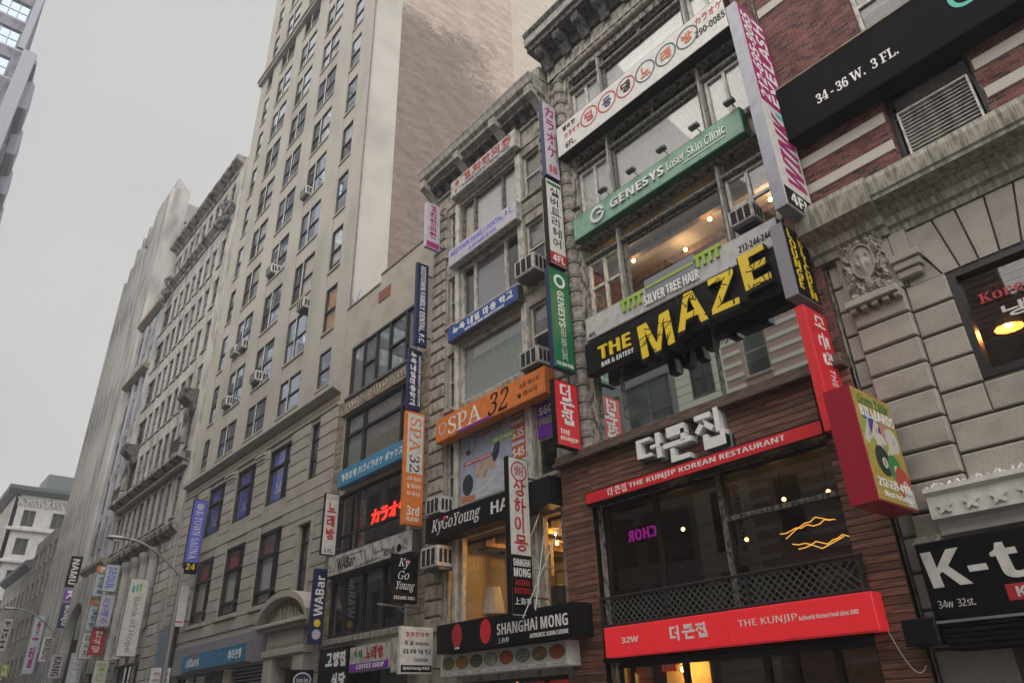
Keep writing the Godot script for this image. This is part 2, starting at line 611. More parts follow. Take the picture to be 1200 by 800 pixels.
func print_sheet(parent: Node3D, called: String, x: float, y: float, w: float, h: float, z: float, m: Material) -> void:
	var q := QuadMesh.new()
	q.size = Vector2(w, h)
	put(parent, called, q, m, Vector3(x, y, z))

func flat_sign(called: String, label: String, x0: float, x1: float, y0: float, y1: float, z0: float, t: float, face: Material, side: Material, group := "") -> Node3D:
	var s := sign_box(called, label, (x0 + x1) / 2, y0, z0, 0.0, x1 - x0, y1 - y0, t, face, side, group)
	if z0 > 0.05:
		for f in [-0.35, 0.35]:
			box(s, "bracket", (x1 - x0) * f - 0.03, (x1 - x0) * f + 0.03, (y1 - y0) * 0.45, (y1 - y0) * 0.55, -z0 + 0.002, 0.0, M.steel)
	return s

func blade_sign(called: String, label: String, xf: float, y0: float, y1: float, zi: float, zo: float, t: float, face: Material, side: Material, group := "hanging blade signs") -> Node3D:
	# a sign standing out from the wall, its face towards +x
	var w := zo - zi
	var h := y1 - y0
	var s := sign_box(called, label, xf - t, y0, (zi + zo) / 2, PI / 2, w, h, t, face, side, group)
	for f in [0.12, 0.88]:
		box(s, "bracket", w / 2, w / 2 + zi - 0.002, h * f - 0.025, h * f + 0.025, t * 0.3, t * 0.3 + 0.05, M.steel)
	return s

# ---------------------------------------------------------------- textures and materials
func noise_tex(freq: float, oct: int, stops: Array, sd: int, size := 512, cell := false) -> NoiseTexture2D:
	var n := FastNoiseLite.new()
	n.seed = sd
	n.frequency = freq
	n.fractal_octaves = oct
	n.noise_type = FastNoiseLite.TYPE_CELLULAR if cell else FastNoiseLite.TYPE_SIMPLEX_SMOOTH
	var t := NoiseTexture2D.new()
	t.width = size
	t.height = size
	t.seamless = true
	t.noise = n
	var g := Gradient.new()
	var offs := PackedFloat32Array()
	var cols := PackedColorArray()
	for s in stops:
		offs.push_back(s[0])
		var c = s[1]
		cols.push_back(c if c is Color else Color(c, c, c))
	g.offsets = offs
	g.colors = cols
	t.color_ramp = g
	return t

func brick_tex() -> void:
	# running bond, 8 bricks by 16 courses: colour and height
	var im := Image.create(512, 512, false, Image.FORMAT_RGB8)
	var bf := Image.create(512, 512, false, Image.FORMAT_RGB8)
	var hm := Image.create(512, 512, false, Image.FORMAT_L8)
	var r := RandomNumberGenerator.new()
	r.seed = 9
	var n := FastNoiseLite.new()
	n.frequency = 0.09
	n.seed = 3
	for row in 16:
		for b in 8:
			var tone := r.randf()
			var c := Color(0.48, 0.27, 0.24).lerp(Color(0.62, 0.42, 0.38), tone)
			if r.randf() < 0.22:
				c = Color(0.3, 0.2, 0.21).lerp(Color(0.42, 0.3, 0.32), tone)
			var buff: float = 0.78 + 0.2 * r.randf()
			if r.randf() < 0.12:
				buff -= 0.14
			for y in 32:
				for x in 64:
					var px: int = (b * 64 + x + (32 if row % 2 == 1 else 0)) % 512
					var py: int = row * 32 + y
					var e := 0.12 * n.get_noise_2d(px, py)
					var edge := mini(mini(x, 63 - x), mini(y, 31 - y))
					if edge < 2:
						im.set_pixel(px, py, Color(0.58 + e, 0.54 + e, 0.52 + e))
						bf.set_pixel(px, py, Color(0.72 + e, 0.71 + e, 0.7 + e))
						hm.set_pixel(px, py, Color(0.25, 0, 0))
					else:
						im.set_pixel(px, py, Color(c.r + e, c.g + e, c.b + e))
						bf.set_pixel(px, py, Color(buff + e, (buff + e) * 0.985, (buff + e) * 0.97))
						hm.set_pixel(px, py, Color(0.8 + e, 0, 0))
	T.brick = ImageTexture.create_from_image(im)
	T.buff = ImageTexture.create_from_image(bf)
	T.brick_h = ImageTexture.create_from_image(hm)

func make_textures() -> void:
	T.grain = noise_tex(0.06, 5, [[0.0, 0.82], [0.5, 0.94], [1.0, 1.0]], 1)
	T.soft = noise_tex(0.09, 4, [[0.0, 0.86], [0.5, 0.96], [1.0, 1.0]], 12)
	T.fine = noise_tex(0.22, 3, [[0.0, 0.0], [1.0, 1.0]], 2)
	T.stain = noise_tex(0.012, 6, [[0.0, 0.62], [0.35, 0.82], [0.55, 0.96], [1.0, 1.0]], 3)
	T.grime = noise_tex(0.02, 6, [[0.0, 0.25], [0.33, 0.45], [0.46, 0.85], [0.65, 1.0], [1.0, 1.0]], 4)
	T.patch = noise_tex(0.01, 5, [[0.0, 0.86], [0.5, 0.96], [1.0, 1.0]], 6)
	T.wood = noise_tex(0.02, 5, [[0.0, 0.55], [0.45, 0.8], [0.6, 0.95], [1.0, 1.0]], 7)
	T.curtain = noise_tex(0.03, 3, [[0.0, 0.75], [1.0, 1.0]], 8)
	brick_tex()
	print_tex()

func print_tex() -> void:
	# flat print: the billiards picture, the massage poster, plates of food
	var n := FastNoiseLite.new()
	n.seed = 31
	n.frequency = 0.03
	var im := Image.create(256, 352, false, Image.FORMAT_RGB8)
	for y in 352:
		for x in 256:
			var f := 0.5 + 0.5 * n.get_noise_2d(x, y * 1.3)
			im.set_pixel(x, y, Color(0.62, 0.56, 0.22).lerp(Color(0.82, 0.72, 0.33), f))
	var balls := [[58, 92, 30, 0.2, 0.45, 0.75], [110, 78, 28, 0.55, 0.45, 0.2], [40, 138, 44, 0.62, 0.7, 0.3], [95, 120, 40, 0.35, 0.18, 0.55], [165, 112, 30, 0.8, 0.55, 0.5], [118, 165, 38, 0.85, 0.85, 0.82], [205, 138, 44, 0.85, 0.82, 0.8], [155, 200, 40, 0.62, 0.68, 0.3], [95, 222, 50, 0.07, 0.18, 0.13], [168, 236, 46, 0.22, 0.55, 0.3], [205, 282, 56, 0.75, 0.3, 0.22], [228, 330, 44, 0.75, 0.78, 0.75]]
	for b in balls:
		var c := Color(b[3], b[4], b[5])
		for y in range(b[1] - b[2], b[1] + b[2]):
			for x in range(b[0] - b[2], b[0] + b[2]):
				var u: float = (x - b[0]) / float(b[2])
				var v: float = (y - b[1]) / float(b[2])
				var q := u * u + v * v
				if q > 1.0 or x < 0 or y < 0 or x > 255 or y > 351:
					continue
				var k := c
				if absf(u * 0.8 + v * 0.6) < 0.36 and b[2] % 4 == 0 and b[2] < 50:
					k = Color(0.85, 0.84, 0.8)
				if Vector2(u - 0.18, v - 0.1).length() < 0.36:
					k = Color(0.86, 0.85, 0.82)
				if absf(u - 0.18) < 0.07 and absf(v - 0.1) < 0.2:
					k = Color(0.1, 0.1, 0.1)
				im.set_pixel(x, y, k)
	T.balls = ImageTexture.create_from_image(im)
	im = Image.create(352, 256, false, Image.FORMAT_RGB8)
	for y in 256:
		for x in 352:
			var u := x / 352.0
			var v := y / 256.0
			var f := n.get_noise_2d(x * 0.7, y * 0.7)
			var c := Color(0.76, 0.79, 0.86).lerp(Color(0.68, 0.72, 0.82), clampf(0.5 + f + v * 0.3, 0.0, 1.0))
			# towels, shoulders, two heads lying down
			var towel := pow((u - 0.55) / 0.42, 2) + pow((v - 0.86 - 0.1 * sin(u * 7.0)) / 0.26, 2)
			if towel < 1.0:
				c = Color(0.86, 0.87, 0.89).lerp(Color(0.74, 0.77, 0.82), clampf(0.5 + 1.4 * n.get_noise_2d(x * 0.4 + y, y * 2.0), 0.0, 1.0))
			if pow((u - 0.4 - 0.2 * (v - 0.6)) / 0.13, 2) + pow((v - 0.62) / 0.13, 2) < 1.0:
				c = Color(0.85, 0.76, 0.71).lerp(Color(0.78, 0.66, 0.6), clampf(0.5 + f * 2.0, 0.0, 1.0))
			if pow((u - 0.6 - 0.3 * (v - 0.55)) / 0.1, 2) + pow((v - 0.56) / 0.12, 2) < 1.0:
				c = Color(0.83, 0.72, 0.66)
			if pow((u - 0.7 + 0.25 * (v - 0.45)) / 0.065, 2) + pow((v - 0.43) / 0.14, 2) < 1.0:
				c = Color(0.26, 0.3, 0.4).lerp(Color(0.16, 0.18, 0.26), clampf(0.5 + f * 2.0, 0.0, 1.0))
			if pow((u - 0.13) / 0.11, 2) + pow((v - 0.76) / 0.15, 2) < 1.0:
				c = Color(0.22, 0.3, 0.34).lerp(Color(0.12, 0.18, 0.22), clampf(0.5 + 3.0 * n.get_noise_2d(x * 3.0, y), 0.0, 1.0))
			if u < 0.28 and v > 0.9 + 0.1 * u:
				c = Color(0.82, 0.5, 0.38)
			if pow((u - 0.14) / 0.05, 2) + pow((v - 0.28) / 0.05, 2) < 1.0 and v > 0.26:
				c = Color(0.16, 0.2, 0.4)
			if absf(u - 0.14 - 0.03 * sin(v * 40.0)) < 0.006 and v > 0.14 and v < 0.26:
				c = Color(0.2, 0.45, 0.25)
			if absf(Vector2((u - 0.2) * 1.37, v - 0.2).length() - 0.12) < 0.006 and u > 0.18:
				c = Color(0.25, 0.3, 0.55)
			im.set_pixel(x, y, c)
	T.spa = ImageTexture.create_from_image(im)
	im = Image.create(512, 64, false, Image.FORMAT_RGB8)
	im.fill(Color(0.78, 0.78, 0.76))
	var r := RandomNumberGenerator.new()
	r.seed = 8
	n.frequency = 0.12
	for k in 8:
		var a: Color = [Color(0.75, 0.6, 0.3), Color(0.6, 0.3, 0.15), Color(0.55, 0.5, 0.4), Color(0.25, 0.4, 0.2), Color(0.75, 0.4, 0.2), Color(0.2, 0.35, 0.25), Color(0.7, 0.6, 0.4), Color(0.5, 0.45, 0.2)][k]
		var b: Color = [Color(0.3, 0.3, 0.2), Color(0.8, 0.6, 0.2), Color(0.2, 0.22, 0.24), Color(0.85, 0.85, 0.8), Color(0.6, 0.2, 0.1), Color(0.7, 0.7, 0.65), Color(0.3, 0.2, 0.15), Color(0.7, 0.2, 0.1)][k]
		for y in 58:
			for x in 60:
				var u := (x - 30) / 29.0
				var v := (y - 29) / 28.0
				var q := u * u + v * v * 1.25
				if q < 1.0:
					var c := Color(0.1, 0.1, 0.11) if q > 0.8 else a.lerp(b, clampf(0.5 + 1.6 * n.get_noise_2d(x + k * 70, y), 0.0, 1.0))
					if q > 0.9:
						c = Color(0.6, 0.6, 0.6)
					im.set_pixel(k * 64 + x + 2, y + 3, c)
	T.food = ImageTexture.create_from_image(im)

func lin(r: float, g: float, b: float) -> Color:
	return Color(r, g, b).linear_to_srgb()

func mk(key: String, c: Color, rough := 0.8, o := {}) -> StandardMaterial3D:
	var m := StandardMaterial3D.new()
	m.resource_name = key
	m.albedo_color = c
	m.roughness = rough
	m.metallic = o.get("metal", 0.0)
	m.metallic_specular = o.get("spec", 0.5)
	if o.has("tex"):
		m.albedo_texture = T[o.tex]
		m.uv1_triplanar = true
		m.uv1_world_triplanar = true
		m.uv1_triplanar_sharpness = 4.0
		m.uv1_scale = o.get("s", Vector3.ONE)
	if o.has("bump"):
		m.heightmap_enabled = true
		m.heightmap_texture = T[o.bump]
		m.heightmap_scale = o.get("bs", 1.0)
		m.uv1_triplanar = true
		m.uv1_world_triplanar = true
		m.uv1_scale = o.get("s", Vector3.ONE)
	if o.has("tex2"):
		m.detail_enabled = true
		m.detail_blend_mode = BaseMaterial3D.BLEND_MODE_MUL
		m.detail_albedo = T[o.tex2]
		m.detail_uv_layer = BaseMaterial3D.DETAIL_UV_2
		m.uv2_triplanar = true
		m.uv2_world_triplanar = true
		m.uv2_scale = o.get("s2", Vector3.ONE)
	if o.has("em"):
		m.emission_enabled = true
		m.emission = c if not o.has("emc") else o.emc
		m.emission_energy_multiplier = o.em
	M[key] = m
	return m

func pane_mat(key: String, c: Color, alpha: float, rough := 0.02) -> void:
	var m := mk(key, Color(c.r, c.g, c.b, alpha), rough, {"spec": 0.75})
	m.transparency = BaseMaterial3D.TRANSPARENCY_ALPHA

func make_materials() -> void:
	var st := {"tex": "stain", "s": Vector3(0.16, 0.05, 0.16), "tex2": "grain", "s2": Vector3(0.5, 0.5, 0.5)}
	# building K
	mk("k_stone", lin(0.42, 0.392, 0.352), 0.85, {"tex": "grain", "s": Vector3(0.7, 0.7, 0.7), "tex2": "patch", "s2": Vector3(0.21, 0.33, 0.21)})
	mk("k_stone_b", lin(0.38, 0.353, 0.317), 0.85, {"tex": "grain", "s": Vector3(0.6, 0.8, 0.6), "tex2": "patch", "s2": Vector3(0.25, 0.3, 0.25)})
	mk("k_joint", lin(0.12, 0.105, 0.09), 0.95, {"tex": "grain"})
	mk("k_ledge", lin(0.34, 0.32, 0.27), 0.9, {"tex": "stain", "s": Vector3(0.8, 0.12, 0.8), "tex2": "stain", "s2": Vector3(2.6, 0.3, 2.6)})
	mk("k_brick", lin(0.62, 0.56, 0.58), 0.9, {"tex": "brick", "s": Vector3(0.59, 0.86, 0.59), "bump": "brick_h", "bs": 1.2, "tex2": "stain", "s2": Vector3(0.2, 0.2, 0.2)})
	mk("k_stripe", lin(0.52, 0.49, 0.45), 0.85, {"tex": "grain", "s": Vector3(0.8, 0.8, 0.8)})
	# building E
	mk("e_iron", lin(0.37, 0.34, 0.305), 0.8, {"tex": "grime", "s": Vector3(0.5, 0.22, 0.5), "tex2": "grain", "s2": Vector3(0.9, 0.9, 0.9)})
	mk("e_light", lin(0.46, 0.44, 0.40), 0.7, {"tex": "stain", "s": Vector3(0.6, 0.25, 0.6), "tex2": "grain"})
	mk("e_column", lin(0.40, 0.365, 0.335), 0.85, {"tex": "stain", "s": Vector3(0.9, 0.5, 0.9), "tex2": "stain", "s2": Vector3(2.4, 1.8, 2.4)})
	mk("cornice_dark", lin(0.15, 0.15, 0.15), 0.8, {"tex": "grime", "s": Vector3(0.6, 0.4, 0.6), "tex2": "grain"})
	mk("cornice_pale", lin(0.40, 0.38, 0.34), 0.8, {"tex": "stain", "s": Vector3(0.5, 0.3, 0.5), "tex2": "grain"})
	for k in 4:
		var f: float = [1.0, 0.78, 1.18, 0.62][k]
		mk("plank%d" % k, lin(0.27 * f, 0.125 * f, 0.083 * f), 0.6, {"tex": "wood", "s": Vector3(0.11, 2.2, 0.11), "tex2": "grain", "s2": Vector3(0.8, 2, 0.8), "bump": "fine", "bs": 0.12})
	mk("wood_cap", lin(0.13, 0.085, 0.065), 0.7, {"tex": "wood", "s": Vector3(0.2, 1.5, 0.2)})
	# building D
	mk("d_stone", lin(0.43, 0.395, 0.345), 0.85, {"tex": "stain", "s": Vector3(0.4, 0.2, 0.4), "tex2": "grain", "s2": Vector3(0.8, 0.8, 0.8)})
	mk("d_stone_b", lin(0.37, 0.338, 0.293), 0.85, {"tex": "stain", "s": Vector3(0.35, 0.25, 0.35), "tex2": "grain", "s2": Vector3(0.9, 0.9, 0.9)})
	mk("d_frame", lin(0.52, 0.50, 0.46), 0.6, {"tex": "stain", "s": Vector3(0.5, 0.3, 0.5)})
	# building C
	mk("c_brick", lin(0.45, 0.405, 0.35), 0.85, {"tex": "soft", "s": Vector3(0.3, 0.75, 0.3), "tex2": "patch", "s2": Vector3(0.1, 0.1, 0.1)})
	mk("c_stone", lin(0.33, 0.265, 0.195), 0.9, {"tex": "grain", "s": Vector3(0.9, 0.9, 0.9), "tex2": "stain", "s2": Vector3(0.3, 0.3, 0.3)})
	mk("c_red", lin(0.25, 0.09, 0.06), 0.9, {"tex": "grain", "s": Vector3(1.5, 1.5, 1.5)})
	# building B
	mk("b_wall", lin(0.43, 0.402, 0.36), 0.85, {"tex": "soft", "s": Vector3(0.3, 0.75, 0.3), "tex2": "patch", "s2": Vector3(0.05, 0.03, 0.05)})
	mk("b_stone", lin(0.45, 0.42, 0.375), 0.85, {"tex": "grain", "s": Vector3(0.5, 0.5, 0.5), "tex2": "patch", "s2": Vector3(0.15, 0.2, 0.15)})
	mk("b_stone_b", lin(0.415, 0.388, 0.345), 0.85, {"tex": "grain", "s": Vector3(0.6, 0.4, 0.6), "tex2": "patch", "s2": Vector3(0.15, 0.2, 0.15)})
	mk("b_frieze", lin(0.34, 0.25, 0.165), 0.9, {"tex": "grain", "s": Vector3(0.8, 0.8, 0.8)})
	mk("b_return", lin(0.47, 0.455, 0.425), 0.85, {"tex": "soft", "s": Vector3(0.3, 0.75, 0.3), "tex2": "patch", "s2": Vector3(0.05, 0.04, 0.05)})
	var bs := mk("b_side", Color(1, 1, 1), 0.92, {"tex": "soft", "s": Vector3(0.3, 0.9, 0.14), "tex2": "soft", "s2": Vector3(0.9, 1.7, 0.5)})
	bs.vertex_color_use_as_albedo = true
	# building A and beyond
	mk("a_stone", lin(0.51, 0.488, 0.458), 0.85, st)
	mk("a_trim", lin(0.38, 0.36, 0.335), 0.85, {"tex": "grime", "s": Vector3(0.12, 0.05, 0.12), "tex2": "grain"})
	mk("tower_grey", lin(0.52, 0.508, 0.49), 0.85, {"tex": "stain", "s": Vector3(0.08, 0.02, 0.08), "tex2": "grain", "s2": Vector3(0.3, 0.3, 0.3)})
	mk("pale_blue_wall", lin(0.36, 0.37, 0.40), 0.7, {"tex": "stain", "s": Vector3(0.1, 0.04, 0.1)})
	mk("far_brick", lin(0.27, 0.16, 0.13), 0.9, {"tex": "grain"})
	mk("far_grey", lin(0.26, 0.26, 0.27), 0.9, {"tex": "grain"})
	mk("far_white", lin(0.76, 0.76, 0.745), 0.85, {"tex": "patch", "s": Vector3(0.2, 0.12, 0.2), "tex2": "grain", "s2": Vector3(0.2, 0.2, 0.2)})
	mk("far_beige", lin(0.52, 0.495, 0.44), 0.9, {"tex": "stain", "s": Vector3(0.08, 0.05, 0.08), "tex2": "grain"})
	mk("far_cornice", lin(0.16, 0.19, 0.2), 0.7, {"tex": "grain"})
	mk("opp_blue", lin(0.20, 0.205, 0.25), 0.85, {"tex": "stain", "s": Vector3(0.15, 0.05, 0.15), "tex2": "grain"})
	mk("opp_trim", lin(0.30, 0.315, 0.38), 0.8, {"tex": "grain"})
	for k in ["balls", "spa", "food"]:
		var pm := mk("print_" + k, Color(0.86, 0.86, 0.86), 0.45)
		pm.albedo_texture = T[k]
		pm.texture_repeat = false
	# plain things
	mk("stone_sill", lin(0.42, 0.385, 0.33), 0.85, {"tex": "grain"})
	mk("frame_dark", lin(0.018, 0.018, 0.02), 0.5)
	mk("frame_white", lin(0.55, 0.54, 0.51), 0.5, {"tex": "stain", "s": Vector3(0.7, 0.4, 0.7)})
	mk("frame_grey", lin(0.17, 0.165, 0.155), 0.6, {"tex": "grime", "s": Vector3(0.8, 0.5, 0.8)})
	mk("frame_black", lin(0.008, 0.008, 0.009), 0.4)
	mk("dark_room", lin(0.012, 0.012, 0.013), 0.95)
	mk("room_wall", lin(0.34, 0.29, 0.23), 0.9, {"tex": "grain"})
	mk("room_white", lin(0.6, 0.57, 0.5), 0.9, {"tex": "grain"})
	mk("room_brown", lin(0.14, 0.075, 0.035), 0.8, {"tex": "wood", "s": Vector3(0.4, 0.4, 0.4)})
	mk("room_floor", lin(0.12, 0.10, 0.08), 0.6)
	mk("blind", lin(0.72, 0.72, 0.70), 0.8, {"tex": "curtain", "s": Vector3(3.0, 0.2, 3.0)})
	mk("blind_warm", lin(0.62, 0.55, 0.44), 0.8, {"tex": "curtain", "s": Vector3(3.0, 0.2, 3.0)})
	mk("blind_orange", lin(0.5, 0.24, 0.07), 0.8)
	mk("blind_blue", lin(0.07, 0.10, 0.75), 0.7, {"tex": "stain", "s": Vector3(0.5, 0.5, 0.5)})
	mk("blind_red", lin(0.65, 0.035, 0.05), 0.7, {"tex": "stain", "s": Vector3(0.6, 0.6, 0.6)})
	mk("curtain_green", lin(0.46, 0.52, 0.49), 0.9, {"tex": "curtain", "s": Vector3(2.4, 0.1, 2.4)})
	mk("steel", lin(0.12, 0.125, 0.13), 0.45, {"metal": 0.6})
	mk("galvanised", lin(0.33, 0.35, 0.36), 0.5, {"metal": 0.7, "tex": "grain"})
	mk("ac_white", lin(0.52, 0.51, 0.48), 0.6, {"tex": "stain", "s": Vector3(0.8, 0.8, 0.8)})
	mk("asphalt", lin(0.05, 0.05, 0.052), 0.95, {"tex": "grain"})
	mk("pavement", lin(0.25, 0.245, 0.235), 0.95, {"tex": "grain", "tex2": "stain", "s2": Vector3(0.2, 0.2, 0.2)})
	mk("kerb", lin(0.3, 0.295, 0.285), 0.9, {"tex": "grain"})
	mk("paint_white", lin(0.65, 0.65, 0.62), 0.8, {"tex": "stain"})
	# sign colours
	var dirt := {"tex": "patch", "s": Vector3(0.6, 0.6, 0.6)}
	mk("white", lin(0.62, 0.61, 0.59), 0.5, dirt)
	mk("white_clean", lin(0.72, 0.72, 0.71), 0.5)
	mk("offwhite", lin(0.50, 0.49, 0.46), 0.5, {"tex": "stain", "s": Vector3(0.5, 0.3, 0.5)})
	mk("lilac", lin(0.50, 0.46, 0.53), 0.5, dirt)
	mk("black", lin(0.006, 0.006, 0.007), 0.45, {"spec": 0.3})
	mk("black_matt", lin(0.006, 0.006, 0.007), 0.75, {"tex": "grain", "s": Vector3(2, 2, 2), "spec": 0.2})
	mk("red", lin(0.62, 0.018, 0.028), 0.45)
	mk("red_lit", lin(0.66, 0.022, 0.030), 0.45, {"em": 0.08})
	mk("crimson", lin(0.30, 0.012, 0.03), 0.3)
	mk("dark_red", lin(0.38, 0.02, 0.03), 0.5)
	mk("orange", lin(0.70, 0.20, 0.035), 0.45, dirt)
	mk("green_dark", lin(0.008, 0.15, 0.055), 0.4)
	mk("green_sign", lin(0.20, 0.36, 0.27), 0.5, dirt)
	mk("green_edge", lin(0.02, 0.12, 0.05), 0.5)
	mk("lime", lin(0.28, 0.42, 0.05), 0.5)
	mk("navy", lin(0.012, 0.018, 0.07), 0.4)
	mk("blue", lin(0.02, 0.065, 0.30), 0.4, dirt)
	mk("sky_blue", lin(0.05, 0.26, 0.46), 0.45, dirt)
	mk("sky_pale", lin(0.48, 0.54, 0.60), 0.45, dirt)
	mk("bank_blue", lin(0.012, 0.18, 0.36), 0.35, {"tex": "stain", "s": Vector3(0.2, 0.6, 0.2)})
	mk("purple_blue", lin(0.10, 0.12, 0.52), 0.45)
	mk("magenta", lin(0.33, 0.012, 0.14), 0.45)
	mk("teal", lin(0.05, 0.42, 0.36), 0.5)
	mk("yellow", lin(0.72, 0.52, 0.02), 0.5)
	mk("grey_sign", lin(0.48, 0.475, 0.47), 0.5, dirt)
	mk("grey_panel", lin(0.19, 0.19, 0.22), 0.5)
	mk("sign_side", lin(0.26, 0.27, 0.31), 0.35, {"metal": 0.3, "tex": "patch", "s": Vector3(0.4, 0.4, 0.4)})
	mk("silver", lin(0.60, 0.60, 0.61), 0.35, {"metal": 0.5})
	mk("purple", lin(0.16, 0.02, 0.35), 0.45)
	mk("skin", lin(0.55, 0.42, 0.34), 0.6)
	mk("rust", lin(0.45, 0.10, 0.03), 0.5)
	mk("teal_dark", lin(0.02, 0.07, 0.085), 0.5)
	mk("food_dark", lin(0.06, 0.05, 0.04), 0.6)
	mk("board_yellow", lin(0.52, 0.42, 0.10), 0.4, {"tex": "stain", "s": Vector3(0.5, 0.5, 0.5)})
	mk("poster", lin(0.60, 0.64, 0.70), 0.5, {"tex": "patch", "s": Vector3(0.5, 0.5, 0.5)})
	mk("opp_cream", lin(0.74, 0.72, 0.64), 0.85, {"tex": "grain"})
	mk("opp_brick", lin(0.50, 0.33, 0.30), 0.9, {"tex": "grain", "s": Vector3(0.6, 1.2, 0.6)})
	mk("opp_stripe", lin(0.75, 0.73, 0.68), 0.85, {"tex": "grain"})
	mk("gold_tube", Color(1.0, 0.72, 0.3), 0.4, {"em": 1.2})
	mk("neon_red", Color(1.0, 0.16, 0.1), 0.5, {"em": 1.3})
	mk("neon_green", Color(0.3, 1.0, 0.5), 0.5, {"em": 0.5})
	mk("neon_pink", Color(0.9, 0.2, 0.8), 0.5, {"em": 0.7})
	mk("bulb", Color(1.0, 0.78, 0.45), 0.5, {"em": 6.0})
	mk("bulb_white", Color(1.0, 0.93, 0.8), 0.5, {"em": 5.0})
	pane_mat("glass", Color(0.05, 0.06, 0.07), 0.22)
	pane_mat("glass_blue", Color(0.10, 0.14, 0.20), 0.35)
	pane_mat("glass_clear", Color(0.04, 0.05, 0.05), 0.06)
	pane_mat("glass_dark", Color(0.015, 0.02, 0.022), 0.55)
	M.glass_dark.metallic_specular = 0.9
	# coated glass that mirrors the sky
	mk("glass_sky", lin(0.66, 0.71, 0.78), 0.03, {"metal": 1.0})
	mk("glass_tower", lin(0.26, 0.31, 0.38), 0.05, {"metal": 1.0})
	mk("glass_mirror", lin(0.70, 0.78, 0.76), 0.02, {"metal": 1.0})

# ---------------------------------------------------------------- setting
func setting() -> void:
	var g := Geo.new()
	g.box(Vector3(-900, -0.6, -700), Vector3(500, -0.16, 700))
	structure("ground", g, M.asphalt)
	g = Geo.new()
	g.box(Vector3(-420, -0.158, 4.35), Vector3(160, -0.12, 12.85))
	structure("road", g, M.asphalt)
	for s in [[-0.3, 4.2, 4.2, 4.35], [13.0, 17.4, 12.85, 13.0]]:
		g = Geo.new()
		g.box(Vector3(-420, -0.15, s[0]), Vector3(160, 0.0, s[1]))
		structure("pavement", g, M.pavement)
		g = Geo.new()
		g.box(Vector3(-420, -0.15, s[2]), Vector3(160, 0.004, s[3]))
		structure("kerb", g, M.kerb)
	g = Geo.new()
	for k in 40:
		g.box(Vector3(-150 + k * 6.0, -0.12, 8.5), Vector3(-147 + k * 6.0, -0.116, 8.62))
	structure("road_marking", g, M.paint_white)

func lamp(parent: Node3D, at: Vector3, e: float, c: Color, r := 0.08) -> void:
	# a round bulb with its light
	var s := SphereMesh.new()
	s.radius = r
	s.height = r * 2
	s.radial_segments = 12
	s.rings = 6
	put(parent, "lamp_bulb", s, M.bulb if c.b < 0.7 else M.bulb_white, at)
	var l := OmniLight3D.new()
	l.name = "bulb_light"
	l.light_color = c
	l.light_energy = e
	l.light_size = r
	l.omni_range = 12.0
	l.omni_attenuation = 2.0
	l.shadow_enabled = true
	parent.add_child(l, true)
	l.position = at - W[parent]

func shell(b: Node3D, x0: float, x1: float, y1: float, zf: float, zb: float, m: Material) -> void:
	# the body behind a facade: one closed block
	box(b, "body", x0 + 0.01, x1 - 0.01, 0.0, y1, zb, zf, m)

